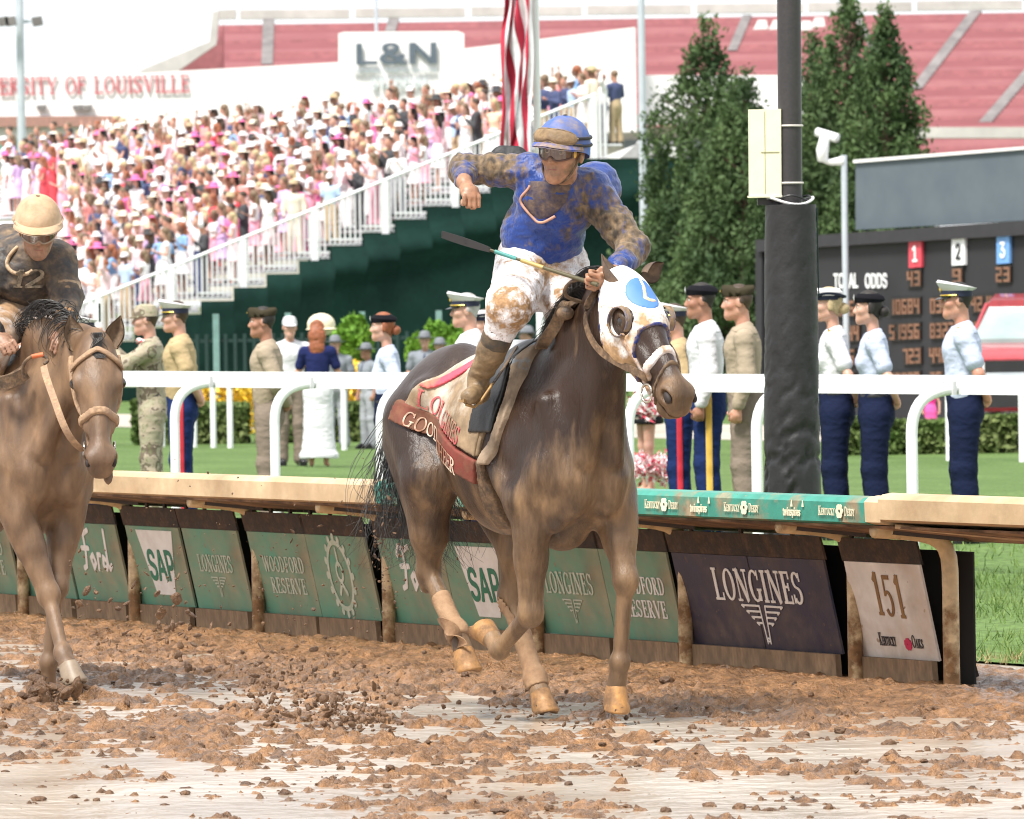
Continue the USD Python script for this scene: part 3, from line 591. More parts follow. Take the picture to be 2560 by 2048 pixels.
part(base, 'window_band', slab([(1560, 350), (2010, 350), (2010, 392), (1560, 392)], 383.6, .3), M('grey_glazing', (.22, .25, .29), .25))
part(base, 'window_band', slab([(-60, 340), (95, 338), (95, 395), (-60, 398)], 383.6, .3), M('green_seat_rows', (.22, .44, .36), .7))
part(base, 'lower_roof', slab([(2250, 318), (2640, 318), (2640, 345), (2250, 345)], 383, 2.0), conc_m)
sign = thing('stadium_sign', 'tall white sign panel with large dark initials on the stadium wall', 'sign', (0, 377, 0))
part(sign, 'panel', slab([(846, 84), (860, 80), (1145, 78), (1160, 84), (1160, 300), (846, 300)], 377, 1.2), offwhite_m)
dark_m = M('slate_letters', (.10, .13, .16), .6)
for txt, px, py, pw, ph, mm in (('L&N', 882, 161, 210, 50, dark_m), ('FEDERAL CREDIT UNION', 882, 183, 208, 9, M('grey_letters', (.42, .48, .50), .6)), ('STADIUM', 926, 222, 140, 24, M('pale_letters', (.60, .66, .67), .6))):
    (v, f), L = sans(txt, 1.0, 1.0); k = pw * 377 / FPX / L; h = ph * 377 / FPX
    part(sign, 'lettering', place((v * [k, h, 40], f), W(px, py, 376.85), X1, UP), mm)
for px, py, wh in ((1902, 62, 'leftmost, clear of the dark post'), (1941, 62, 'just left of the dark post'), (2013, 64, 'just right of the dark post'), (2045, 56, 'rightmost, beside the tallest evergreen')):
    t = single('roof_vent', slab([(px - 18, py + 12), (px - 6, py - 12), (px + 14, py - 12), (px + 18, py + 10)], 396, 1.0), offwhite_m, None, None)
    tag(stage.GetPrimAtPath(t), 'small white vent box among the red stadium seats, ' + wh, 'vent', 'white vents among the red stadium seats')

# ---- brick houses beside the bleachers
brick_m = usdkit.material(stage, '/World/Looks/far_brick', {'g': ('texture_coordinate', {}), 'br': ('brick_texture', {'color1': (.30, .13, .09), 'color2': (.24, .10, .075), 'mortar': (.45, .38, .33), 'scale': 3.0, 'mortar_size': .03}),
    'p': ('principled_bsdf', {'roughness': .9})}, [('g.object', 'br.vector'), ('br.color', 'p.base_color')], surface='p.BSDF')
house = thing('brick_house', 'red brick house with white gables between the light pole and the evergreen', 'house', (0, 210, 0))
part(house, 'wall', slab([(1560, 395), (1720, 395), (1720, 640), (1560, 640)], 210, 6.0), brick_m)
part(house, 'roof', slab([(1550, 395), (1600, 352), (1700, 352), (1730, 395)], 209.5, 7.0), M('grey_roof', (.36, .35, .36), .8))
for g in ([(1640, 380), (1668, 345), (1700, 380), (1696, 384), (1692, 500), (1648, 500), (1646, 384)], [(1622, 560), (1655, 540), (1690, 562), (1690, 600), (1640, 600)]):
    part(house, 'gable', slab(g, 208.5, 1.0), offwhite_m)
for x, y in ((1622, 420), (1622, 500)): part(house, 'window', slab([(x, y), (x + 20, y), (x + 20, y + 44), (x, y + 44)], 209.7, .2), _mats['grey_glazing'])
canopy = thing('white_canopy', 'small white canopy roof behind the bleachers', 'canopy', (0, 215, 0))
part(canopy, 'roof', slab([(1500, 395), (1590, 362), (1596, 352), (1604, 356), (1604, 398)], 215, 3.0), offwhite_m)

# ---- poles
steel_m = M('galvanised_steel', (.52, .56, .60), .45, (.46, .50, .55), vs=3, metal=.3)
def pole(name, label, px0, py0, px1, py1, Y, w, mat=steel_m, ztop=None):
    a, b_ = W(px0, py0, Y), W(px1, py1, Y); r = w * Y / FPX / 2; z0 = 0.0
    t = thing(name, label, 'pole', (b_[0], Y, z0)); top = a if ztop is None else V(a[0], Y, ztop)
    dz = b_[2]; base_ = b_ + (b_ - a) / max(a[2] - b_[2], .1) * dz
    part(t, 'shaft', tube([V(b_[0], Y, GB), b_, top], [r * 1.1, r, r * .85], 14), mat, smooth=True); return t
t = pole('light_pole', 'tall grey light pole at the left edge with floodlights near its top', 49, 0, 55, 420, 262, 22, ztop=17)
for s, x in ((-1, 8), (-1, 26), (1, 92)):
    part(t, 'floodlight', slab([(x - 14, 44), (x + 10, 40), (x + 14, 62), (x - 10, 66)], 261, .5), aisle_m)
part(t, 'crossarm', slab([(0, 50), (108, 50), (108, 58), (0, 58)], 262.2, .15), steel_m)
pole('light_pole', 'pale grey steel pole standing between the bleachers and the evergreens', 1604, 0, 1610, 620, 138, 20, ztop=12)
pole('light_pole', 'thin far pole rising behind the sign with dark initials', 941, 0, 941, 84, 390, 9, ztop=26)
fp = pole('flagpole', 'white flagpole carrying the striped flag behind the winning jockey', 1337, 0, 1352, 860, 76, 21, gloss_white, ztop=9)
# the drooping flag
flag = thing('flag', 'red and white striped flag hanging in limp folds from the white flagpole', 'flag', W(1290, 380, 75.6))
fr_m, fw_m = M('flag_red', (.48, .02, .055), .75, (.40, .015, .045), vs=4), M('flag_white', (.80, .79, .83), .75)
rows = np.linspace(-140, 396, 70)
def fold_edge(k, y):
    """column of the k-th stripe edge (0 = free left edge, 8 = at the pole) at row y of the hanging cloth"""
    t = (y + 140) / 536; L = 1243 + 30 * math.exp(-((y - 0) / 90) ** 2) - 12 * math.sin(t * 7.0) + 12 * max(0, t - .7) / .3; Rr = 1330 - 4 * math.sin(t * 9)
    s = k / 8.0; s = np.clip(s + .10 * math.sin(y / 58.0 + k * 1.15) * math.sin(math.pi * s) + .05 * math.sin(y / 23.0 + k * 2.1) * math.sin(math.pi * s), 0, 1)
    return L + (Rr - L) * s
for k in range(8):
    v = []
    for y in rows:
        e0, e1 = fold_edge(k, y), max(fold_edge(k + 1, y), fold_edge(k, y) + 1)
        for q in range(5):
            x = e0 + (e1 - e0) * q / 4
            dep = .10 * math.sin(k * 2.4 + q * .6 + y / 70.0) + .05 * math.sin(y / 31 + k)
            v.append(W(x, y, 75.75) + V(0, dep * (1 - k / 9), 0))
    n = len(rows); i, j = np.meshgrid(np.arange(n - 1), np.arange(4), indexing='ij'); q = (i * 5 + j).ravel()
    v = np.array(v); f = np.stack([q, q + 5, q + 6, q + 1], 1); v2 = v + V(0, .012, 0)
    part(flag, 'stripe', cat([(v, f), (v2, f[:, ::-1])]), fr_m if k % 2 == 0 else fw_m, smooth=True)

# ---- evergreens
needle_m = usdkit.material(stage, '/World/Looks/evergreen_foliage', {'oi': ('geometry', {}), 'tc': ('texture_coordinate', {}), 'n': ('noise_texture', {'scale': 1.1, 'detail': 4.0}),
    'ad': ('math', {'math_type': 'multiply_add', 'value2': .45}), 'r': ('rgb_ramp', {'ramp': [(.35, (.038, .072, .028)), (.70, (.10, .155, .055)), (.95, (.19, .225, .09))]}),
    'p': ('principled_bsdf', {'roughness': .7, 'specular_ior_level': .25}), 'tr': ('translucent_bsdf', {}), 'mx': ('mix_closure', {'fac': .2})},
    [('tc.object', 'n.vector'), ('oi.random_per_island', 'ad.value1'), ('n.fac', 'ad.value3'), ('ad.value', 'r.fac'), ('r.color', 'p.base_color'), ('r.color', 'tr.color'), ('p.BSDF', 'mx.closure1'), ('tr.BSDF', 'mx.closure2')], surface='mx.closure')
bark_m = M('bark', (.10, .065, .04), .9, bump=.6, bs=20)
def evergreen(pxc, py0, hw_, Y, seed, label, n=17000, bottom=720, lean=0):
    n = int(n * 2.2); hw_ = hw_ * 1.2
    r = np.random.default_rng(seed); top = W(pxc, py0, Y); b0 = V(W(pxc + lean, bottom, Y)[0], Y, GB); Hh = top[2]; Rm = hw_ * Y / FPX
    t = thing('evergreen_tree', label, 'tree', b0)
    part(t, 'trunk', tube([b0, b0 * .5 + top * .5, top - V(0, 0, .5)], [.16, .09, .02], 10), bark_m)
    # sprays: short upward limbs each carrying a clump of scale leaves
    ns = 760; P_, limbs = [], []
    zz = 1 - r.random(ns) ** .62
    for q in range(ns):
        z = .03 + .97 * zz[q]; th = r.uniform(0, 2 * math.pi); prof = (1 - z) ** .72 * (.55 + .45 * min(1, (1 - z) * 3)) * (1 if z > .12 else .8 + z * 1.6)
        lob = .48 + 1.0 * meshkit.noise(np.array([math.cos(th) * 1.6 + seed, math.sin(th) * 1.6, z * 7.0]), seed)
        rad = Rm * prof * lob * (1.0 if r.random() < .75 else r.uniform(.3, .9)) + .03
        ax = b0 + (top - b0) * z; tip = ax + V(math.cos(th) * rad, math.sin(th) * rad, .12 + .25 * rad)
        L = .16 + .20 * (1 - z); k = max(6, int(n / ns * (.5 + (1 - z))))
        g = r.normal(size=(k, 3)) * [L * .42, L * .42, L * .62]; P_.append(tip - V(0, 0, L * .2) + g)
        if q % 9 == 0: limbs.append(tube([ax - V(0, 0, .15), tip], [.03, .008], 5))
    part(t, 'limbs', cat(limbs), bark_m); part(t, 'crown', leaves(np.vstack(P_), .058, r, up=.9, aspect=2.2), needle_m)
evergreen(1772, 48, 205, 128, 1, 'tall dark evergreen with a thin ragged tip, leftmost of the group', n=18000, lean=-15)
evergreen(1862, 185, 190, 120, 2, 'shorter bushy evergreen just left of the padded post', n=17000)
evergreen(2032, 95, 120, 125, 3, 'slim evergreen half hidden behind the padded post', n=11000)
evergreen(2118, -12, 190, 122, 4, 'tallest evergreen right of the padded post', n=20000)
evergreen(2212, 35, 165, 119, 5, 'pointed evergreen rising behind the grey board, rightmost of the group', n=17000)

# ---- shrubs, hedge, flowers, iron fence
bush_m = M('bright_shrub_leaves', (.17, .32, .035), .6, (.10, .22, .03), vs=2.0, spec=.2)
hedge_m = M('hedge_leaves', (.085, .14, .035), .7, (.14, .17, .06), vs=1.4, spec=.2)
def bush(px, pyt, pyb, hw_, Y, seed, label, mat=bush_m, group=None, n=3500):
    r = np.random.default_rng(seed); a = W(px, pyt, Y); b_ = V(a[0], Y, max(W(px, pyb, Y)[2], GB)); h = a[2] - b_[2]; w = hw_ * Y / FPX
    t = thing('shrub', label, 'shrub', V(b_[0], Y, GB), group=group)
    part(t, 'stem', tube([V(b_[0], Y, GB), V(b_[0], Y, a[2] - h * .4)], [.05, .02], 6), bark_m)
    u = r.normal(size=(n, 3)); u /= np.linalg.norm(u, axis=1, keepdims=True); s = (r.random(n) ** .4)[:, None]
    lob = (.7 + .6 * meshkit.noise(u * 2.2 + seed, seed))[:, None]
    part(t, 'foliage', leaves(V(b_[0], Y, b_[2] + h / 2) + u * s * lob * [w, w, h / 2], .10, r), mat)
bush(880, 795, 935, 48, 110, 1, 'rounded bright green shrub behind the red haired woman')
bush(1095, 812, 930, 42, 110, 2, 'bright green shrub behind the two troopers left of the navy officer')
bush(1045, 838, 930, 26, 110, 4, 'small bright green shrub left of the two troopers')
bush(1160, 800, 900, 40, 110, 3, 'bright green shrub half hidden by the navy officer')
def hedge(px0, px1, pyt, Y, label, mat=hedge_m, n=9000, seed=0, name='hedge', cat_='hedge', size=.07, dep=.7):
    r = np.random.default_rng(seed); a, b_ = W(px0, pyt, Y), W(px1, pyt, Y); h = max(a[2] - GB, .25)
    t = thing(name, label, cat_, V((a[0] + b_[0]) / 2, Y, GB))
    x = r.uniform(a[0], b_[0], n); z = h * (1 - r.random(n) ** 1.6 * .98) * (.88 + .24 * meshkit.noise(np.stack([x * 1.4, x * 0, x * 0], 1), seed)); y = Y + r.uniform(-dep / 2, dep / 2, n)
    part(t, 'foliage', leaves(np.stack([x, y, z + GB], 1), size, r), mat)
    part(t, 'stems', cat([box((q, Y - .02, GB), (q + .03, Y + .02, GB + h * .7)) for q in np.arange(a[0] + .1, b_[0] - .05, .35)]), bark_m)
hedge(330, 620, 1003, 101, 'clipped green hedge behind the marine in blue trousers', seed=1)
hedge(640, 1010, 1012, 101, 'clipped green hedge running behind the white skirted woman', seed=2, n=11000)
hedge(2080, 2640, 1048, 88, 'low rough hedge behind the uniformed line at the right', n=12000, seed=3)
fl_m = M('yellow_flowers', (.72, .42, .02), .6, (.80, .58, .05), vs=3)
hedge(500, 640, 938, 108, 'bed of yellow flowers behind the soldier in the brown cap', fl_m, 1500, 4, 'flower_bed', 'flowers')
hedge(820, 960, 905, 108, 'tall yellow flowers between the troopers', fl_m, 1300, 5, 'flower_bed', 'flowers')
hedge(380, 480, 932, 108, 'orange and yellow flowers behind the marine', fl_m, 800, 6, 'flower_bed', 'flowers')
iron_m = M('dark_green_iron', (.006, .032, .027), .5)
fence = thing('iron_fence', 'dark green iron picket fence below the bleachers', 'fence', W(760, 900, 114))
fx0, fx1 = W(440, 830, 114)[0], W(1400, 830, 114)[0]; fz = W(760, 832, 114)[2]
for z in (fz - .12, -.2): part(fence, 'crossbar', box((fx0, 113.98, z - .03), (fx1, 114.02, z + .03)), iron_m)
for x in np.arange(fx0, fx1, .17): part(fence, 'picket', box((x, 113.94, GB), (x + .06, 113.97, fz)), iron_m)
for px in (885, 1077, 520, 700): x = W(px, 0, 114)[0]; part(fence, 'post', box((x, 113.85, GB), (x + .11, 113.93, fz + .36)), M('grey_green_post', (.16, .28, .26), .5))

# ---- the padded post
pad_m = M('black_padding', (.009, .009, .0095), .5, (.015, .015, .016), vs=3, bump=.25, bs=9, fine=.2)
YP = 35.0; pb = W(1982, 1330, YP); pt_ = W(1972, -40, YP); pax = nrm(pt_ - pb)
zpad = W(1979, 512, YP)[2]; p_at = lambda z: pb + pax * ((z - pb[2]) / pax[2])
post = thing('padded_post', 'tall dark steel post wrapped in creased black crash padding at its foot', 'post', V(pb[0], YP, 0))
dsteel_m = M('dark_painted_steel', (.026, .024, .025), .45, (.036, .033, .033), vs=3, fine=.15)
part(post, 'shaft', tube([p_at(0), p_at(2.2), p_at(6.5)], .0655, 20), dsteel_m, smooth=True)
nz, na = 90, 48; zz, aa = np.meshgrid(np.linspace(0.0, zpad, nz), np.arange(na) * 2 * math.pi / na, indexing='ij')
rr = .163 - .022 * (zz / zpad); wob = meshkit.fbm(np.stack([np.cos(aa) * 2.0 + zz * .8, np.sin(aa) * 2.0, zz * 3.2], -1), 4, 4) - .5
crease = np.abs(meshkit.fbm(np.stack([np.cos(aa) * 1.4 + zz * 1.2, np.sin(aa) * 1.4, zz * 5.5], -1), 3, 9) - .5)
rr = rr + .010 * wob - .022 * np.exp(-(crease / .03) ** 2) * (.15 + np.exp(-((zz - .55) / .6) ** 2))
pv = np.stack([rr * np.cos(aa), rr * np.sin(aa), zz], -1) + (np.stack([p_at(z) for z in np.linspace(0, zpad, nz)]) * [1, 1, 0])[:, None]
i, j = np.meshgrid(np.arange(nz - 1), np.arange(na), indexing='ij'); i, j = i.ravel(), j.ravel(); kk = (j + 1) % na
padm = (pv.reshape(-1, 3), np.stack([i * na + j, i * na + kk, (i + 1) * na + kk, (i + 1) * na + j], 1))
part(post, 'padding', padm, pad_m, smooth=True)
ct = np.vstack([pv[-1], p_at(zpad)[None]]); part(post, 'padding_top', (ct, np.array([[q, (q + 1) % na, na] for q in range(na)])), pad_m)
an = np.linspace(0, 2 * math.pi, 40)
part(post, 'cable', tube(np.stack([p_at(zpad)[0] + .125 * np.cos(an), YP + .125 * np.sin(an), zpad + .02 + .02 * np.sin(an * 2 + 1)], 1), .008, 6, False), M('white_cable', (.6, .6, .6), .5))
part(post, 'cable', tube(np.stack([p_at(zpad)[0] + .11 * np.cos(an), YP + .11 * np.sin(an), zpad + .035 + .015 * np.sin(an * 3)], 1), .006, 6, False), pad_m)
part(post, 'strap', tube([p_at(zpad - .02) + V(.143, -.02, 0), p_at(zpad - .5) + V(.15, -.03, 0)], .004, 5), iron_m)
for y in (315, 458): part(post, 'hose_clamp', tube(np.stack([p_at(W(1979, y, YP)[2])[0] + .068 * np.cos(an), YP + .068 * np.sin(an), W(1979, y, YP)[2] + 0 * an], 1), .007, 6, False), M('zip_tie', (.55, .52, .48), .5))
spk = thing('loudspeaker', 'pale yellow column loudspeaker strapped to the dark post', 'loudspeaker', W(1912, 490, YP - .02))
cy_m = M('pale_yellow_box', (.74, .72, .52), .5, (.68, .66, .46), vs=4)
so = W(1872, 490, YP - .06)
part(spk, 'cabinet', frame_box(so, V(.178, 0, 0), V(.03, .16, 0), pax * .472), cy_m)
part(spk, 'base_lip', frame_box(so + V(-.008, -.008, -.010), V(.19, 0, 0), V(.03, .17, 0), UP * .010), cy_m)
seam_m = M('olive_seam', (.30, .28, .14), .6)
part(spk, 'seam', frame_box(so + V(.088, -.002, .01), V(.004, 0, 0), V(0, .002, 0), pax * .45), seam_m)
part(spk, 'seam', frame_box(so + V(.07, -.0035, .235), V(.10, 0, 0), V(0, .002, 0), UP * .004), seam_m)
part(spk, 'mount', box(so + V(.05, .05, -.05), so + V(.24, .12, -.012)), dsteel_m)

# ---- the odds board
BP = W(2055, 700, 106.0); BD = nrm(V(1, -1.69, 0))
tote = thing('odds_board', 'black race odds board with orange digits and a grey hoarding on top', 'scoreboard', BP * [1, 1, 0])
black_m = M('black_board', (.015, .015, .018), .7, (.020, .020, .023), vs=.6)
part(tote, 'board', wall([(1906, 602), (2055, 590), (2700, 545), (2700, 1060), (1906, 1040)], BP, BD, .15), black_m)
part(tote, 'top_beam', wall([(1906, 600), (2055, 588), (2700, 543), (2700, 580), (2055, 618), (1906, 630)], BP, BD, .12, .12), M('charcoal_beam', (.028, .026, .031), .6))
hoard_m = M('grey_hoarding', (.075, .098, .12), .8, (.10, .125, .145), vs=.8, lo=.35, hi=.65)
part(tote, 'hoarding', wall([(2126, 406), (2700, 362), (2700, 543), (2126, 575)], BP, BD, .2, -.1), hoard_m)
part(tote, 'hoarding_cap', wall([(2126, 400), (2700, 355), (2700, 362), (2126, 408)], BP, BD, .3, -.05), offwhite_m)
part(tote, 'side_column', wall([(1896, 600), (1912, 600), (1912, 1035), (1896, 1035)], BP, BD, .08, .06), black_m)
for txt, px, w in (('TOTAL', 2086, 61), ('ODDS', 2164, 56)):
    (v, f), L = sans(txt, 1.0); a = onplane(px, 720, BP, BD); c = onplane(px + w, 719, BP, BD); h = (720 - 685) * a[1] / FPX
    part(tote, 'lettering', wtext((v * [np.linalg.norm((c - a)[:2]) / L, h, 4], f), px, 720, BP, BD, .01), gloss_white)
cols = {'red': M('red_plate', (.62, .06, .09), .5), 'white': gloss_white, 'blue': M('blue_plate', (.16, .36, .72), .5)}
for px, py, c, ch, tc in ((2279, 602, 'red', '1', 'white'), (2387, 596, 'white', '2', 'blk'), (2499, 592, 'blue', '3', 'white')):
    p = part(tote, 'number_plate', wall([(px, py), (px + 32, py - 2), (px + 32, py + 66), (px, py + 68)], BP, BD, .05, .06), cols[c], label=f'{c} number plate')
    (v, f), L = sans(ch, 1.0); a = onplane(px + 9, py + 52, BP, BD); h = 38 * a[1] / FPX; k = np.linalg.norm((onplane(px + 23, py + 52, BP, BD) - a)[:2]) / L
    part(tote, 'number', wtext((v * [k, h, 4], f), px + 9, py + 52, BP, BD, .065), gloss_white if tc == 'white' else black_m)
cell_m = M('digit_window', (.012, .009, .008), .4); amber_m = M('amber_digit', (.25, .125, .075), .6, (.15, .075, .045), vs=3)
SEG = {'0': 'abcdef', '1': 'bc', '2': 'abged', '3': 'abgcd', '4': 'fgbc', '5': 'afgcd', '6': 'afgedc', '7': 'abc', '8': 'abcdefg', '9': 'abcdfg'}
def seg(ch):
    L = dict(a=[(0, 2), (1, 2)], b=[(1, 2), (1, 1)], c=[(1, 1), (1, 0)], d=[(0, 0), (1, 0)], e=[(0, 0), (0, 1)], f=[(0, 1), (0, 2)], g=[(0, 1), (1, 1)])
    return extrude(affinity.scale(unary_union([LineString(L[s]).buffer(.2, cap_style='square') for s in SEG[ch]]), 1, .5, origin=(0, 0)), .02)
def digits(px, py, s, dw, dh):
    p = part(tote, 'digit_window', wall([(px, py), (px + dw * len(s), py - dw * len(s) * .05), (px + dw * len(s), py - dw * len(s) * .05 + dh), (px, py + dh)], BP, BD, .04, .03), cell_m)
    for q, ch in enumerate(s):
        x = px + dw * (q + .22); y = py + dh * .84 - dw * q * .05; a = onplane(x, y, BP, BD); h = dh * .68 * a[1] / FPX; k = np.linalg.norm((onplane(x + dw * .55, y, BP, BD) - a)[:2])
        v, f = seg(ch); part(p, 'digit', wtext((v * [k, h, 1], f), x, y, BP, BD, .032), amber_m)
digits(2272, 674, '43', 18, 46); digits(2384, 668, '9', 28, 44); digits(2494, 664, '23', 19, 46)
rg = random.Random(4)
for px, py, n in ((2080, 750, 4), (2158, 748, 3), (2228, 745, 5), (2330, 742, 5), (2432, 738, 4), (2520, 734, 4), (2092, 812, 4), (2228, 808, 5), (2330, 804, 5), (2432, 800, 4), (2510, 797, 4), (2080, 872, 4), (2158, 871, 3), (2262, 868, 3), (2328, 866, 4), (2420, 862, 4), (2510, 858, 4), (2080, 932, 4), (2158, 931, 3), (2228, 929, 5), (2330, 926, 5)):
    digits(px, py, ''.join(rg.choice('0123456789') for _ in range(n)), 15.5, 46)
cctv = thing('security_camera', 'white security camera on a grey pole above the odds board', 'camera', W(2112, 575, 108) * [1, 1, 0])
YC = 103.0
part(cctv, 'pole', tube([V(W(2112, 575, YC)[0], YC, GB), W(2112, 575, YC), W(2110, 388, YC)], .052, 10), steel_m, smooth=True)
part(cctv, 'bracket', tube([W(2108, 402, YC), W(2076, 406, YC), W(2060, 400, YC)], [.08, .05, .05], 10), gloss_white, smooth=True)
part(cctv, 'housing', tube([W(2056, 402, YC), W(2056, 376, YC - .05), W(2062, 344, YC - .05)], [.08, .10, .08], 12), gloss_white, smooth=True)
part(cctv, 'lens_tube', tube([W(2042, 330, YC + .1), W(2094, 346, YC - .1)], [.07, .075], 12), gloss_white, smooth=True)

# ---- parked vehicles behind
glass_m = M('car_glass', (.20, .26, .255), .15, (.30, .36, .35), vs=1, spec=.8); tyre_m = M('tyre_rubber', (.02, .02, .02), .8); chrome_m = M('black_grille', (.02, .02, .022), .35)
def suv(px, Y, paint, label, rz, hs=1.0):
    o = V(W(px, 900, Y)[0], Y, GB + 0.015); t = thing('parked_car', label, 'car', o, rz)      # local: front towards -y
    def loft(secs):
        v = np.array([(x * w, y, z) for (y, prof) in secs for (x, z, w) in prof]); n = len(secs[0][1]); f = []
        for s in range(len(secs) - 1):
            for q in range(n): a, b2 = s * n + q, s * n + (q + 1) % n; f.append([a, b2, b2 + n, a + n])
        m = trimesh.Trimesh(v, np.vstack([np.array(f)[:, [0, 1, 2]], np.array(f)[:, [0, 2, 3]]]), process=False)
        e = [[0, q, q + 1] for q in range(1, n - 1)]; k = (len(secs) - 1) * n
        return v, np.vstack([m.faces, np.array(e), np.array([[k + c for c in x[::-1]] for x in e])])
    def ring(w, z0, z1, b_=.12): return [(-1, z0 + b_, w), (-.93, z0, w), (.93, z0, w), (1, z0 + b_, w), (1, z1 - b_, w), (.9, z1, w), (-.9, z1, w), (-1, z1 - b_, w)]
    S = lambda secs: loft([(y, [(x, z * hs, w) for x, z, w in p]) for y, p in secs])
    part(t, 'body', S([(-2.35, ring(.86, .45, 1.0)), (-2.2, ring(.96, .35, 1.12)), (-1.0, ring(.99, .32, 1.2)), (0, ring(1.0, .32, 1.22)), (1.6, ring(.99, .32, 1.22)), (2.3, ring(.93, .4, 1.15))]), paint, local=True, smooth=40)
    part(t, 'roof', S([(-.35, ring(.74, 1.62, 1.72, .04)), (.2, ring(.76, 1.66, 1.80, .05)), (1.9, ring(.74, 1.62, 1.76, .05))]), paint, local=True, smooth=40)
    part(t, 'glasshouse', S([(-1.15, ring(.90, 1.14, 1.24, .03)), (-.3, ring(.78, 1.15, 1.66, .04)), (1.9, ring(.78, 1.15, 1.66, .04)), (2.2, ring(.86, 1.12, 1.2, .03))]), glass_m, local=True, smooth=30)
    for s in (-1, 1):
        part(t, 'pillar', tube([V(s * .9, -1.12, 1.2 * hs), V(s * .76, -.3, 1.67 * hs)], .035, 6), paint, local=True)
        part(t, 'headlight', box((s * .72 - .2, -2.36, .82 * hs), (s * .72 + .2, -2.22, .96 * hs)), gloss_white, local=True)
        part(t, 'mirror', box((s * 1.08 - .1, -.95, 1.2 * hs), (s * 1.08 + .1, -.8, 1.36 * hs)), paint, local=True)
        for y in (-1.45, 1.45):
            w = part(t, 'wheel', place(lathe([(.0, -.11), (.33, -.11), (.36, -.07), (.36, .07), (.33, .11), (0, .11)], 20), V(s * .9, y, .36), V(0, 1, 0), UP), tyre_m, local=True, smooth=40)
            part(w, 'rim', place(lathe([(.0, -.115), (.22, -.12), (.22, .12), (0, .115)], 14), V(s * .9, y, .36), V(0, 1, 0), UP), steel_m, local=True)
    part(t, 'grille', box((-.52, -2.41, .62 * hs), (.52, -2.3, .98 * hs)), chrome_m, local=True); part(t, 'grille_bar', box((-.5, -2.425, .78 * hs), (.5, -2.40, .83 * hs)), steel_m, local=True)
    part(t, 'bumper', box((-.92, -2.44, .40 * hs), (.92, -2.25, .58 * hs)), chrome_m, local=True)
suv(2600, 97, M('red_car_paint', (.38, .045, .055), .25, coat=.6), 'red pickup style car with pale windscreen at the right edge', math.radians(-12), 1.2)
if False: suv(2150, 100, M('white_car_paint', (.70, .73, .76), .25, coat=.6), 'white low car half hidden behind the woman in the light blue shirt', math.radians(-30), .93)
# ================================================================ BODIES: smooth unions of tapered limbs, meshed by surface nets
class SDF:
    def __init__(s): s.ops = []
    def cone(s, a, b, ra, rb=None, k=.03, ax=None, fl=1.0, op='+'):
        rb = ra if rb is None else rb; a, b = np.asarray(a, float), np.asarray(b, float); r = max(ra, rb)
        s.ops.append(('c', op, (a, b, ra, rb, None if ax is None else nrm(ax), fl), np.minimum(a, b) - r, np.maximum(a, b) + r, k)); return s
    def chain(s, pts, rs, k=.03, ax=None, fl=1.0):
        for q in range(len(pts) - 1): s.cone(pts[q], pts[q + 1], rs[q], rs[q + 1], k, ax, fl)
        return s
    def ell(s, c, r, k=.03, R=None, op='+'):
        c, r = np.asarray(c, float), np.broadcast_to(np.asarray(r, float), (3,)); m = r.max() if R is not None else r
        s.ops.append(('e', op, (c, r, R), c - m, c + m, k)); return s
    def sub(s, c, r, k=.01, R=None): return s.ell(c, r, k, R, '-')
    def grid(s, h, pad=.03, lo=None, hi=None):
        add = [o for o in s.ops if o[1] == '+']
        lo = np.min([o[3] for o in add], 0) - pad if lo is None else np.asarray(lo, float); hi = np.max([o[4] for o in add], 0) + pad if hi is None else np.asarray(hi, float)
        n = np.ceil((hi - lo) / h).astype(int) + 1; F = np.full(n, .3, np.float32)
        for kind, op, par, bl, bh, k in s.ops:
            m = k + 2 * h + .022; i0 = np.clip(np.floor((bl - m - lo) / h).astype(int), 0, n); i1 = np.clip(np.ceil((bh + m - lo) / h).astype(int) + 1, 0, n)
            if (i1 <= i0).any(): continue
            x, y, z = [(lo[q] + h * np.arange(i0[q], i1[q])).astype(np.float32) for q in range(3)]
            x, y, z = x[:, None, None], y[None, :, None], z[None, None, :]
            if kind == 'c':
                a, b, ra, rb, ax, fl = par; ba = b - a; L2 = float(ba @ ba) + 1e-12
                px, py, pz = x - a[0], y - a[1], z - a[2]
                t = np.clip((px * ba[0] + py * ba[1] + pz * ba[2]) / L2, 0, 1)
                qx, qy, qz = px - t * ba[0], py - t * ba[1], pz - t * ba[2]; q2 = qx * qx + qy * qy + qz * qz
                r = ra + t * (rb - ra)
                if ax is None or fl == 1.0: d = np.sqrt(q2) - r
                else:
                    qa = (qx * ax[0] + qy * ax[1] + qz * ax[2]) ** 2; ln = np.sqrt(q2 + qa * (1 / fl ** 2 - 1)); d = (ln - r) * ln / (np.sqrt(q2 + qa * (1 / fl ** 4 - 1)) + 1e-6)
            else:
                c, r, R = par; px, py, pz = x - c[0], y - c[1], z - c[2]
                if R is not None: px, py, pz = px * R[0][0] + py * R[0][1] + pz * R[0][2], px * R[1][0] + py * R[1][1] + pz * R[1][2], px * R[2][0] + py * R[2][1] + pz * R[2][2]
                k0 = np.sqrt((px / r[0]) ** 2 + (py / r[1]) ** 2 + (pz / r[2]) ** 2); k1 = np.sqrt((px / r[0] ** 2) ** 2 + (py / r[1] ** 2) ** 2 + (pz / r[2] ** 2) ** 2)
                d = k0 * (k0 - 1) / (k1 + 1e-6)
            sl = tuple(slice(i0[q], i1[q]) for q in range(3)); f = F[sl]
            if op == '+': hh = np.maximum(k - np.abs(f - d), 0) / k; F[sl] = np.minimum(f, d) - hh * hh * k * .25
            else: d = -d; hh = np.maximum(k - np.abs(f - d), 0) / k; F[sl] = np.maximum(f, d) + hh * hh * k * .25
        return Grid(F, lo, h)
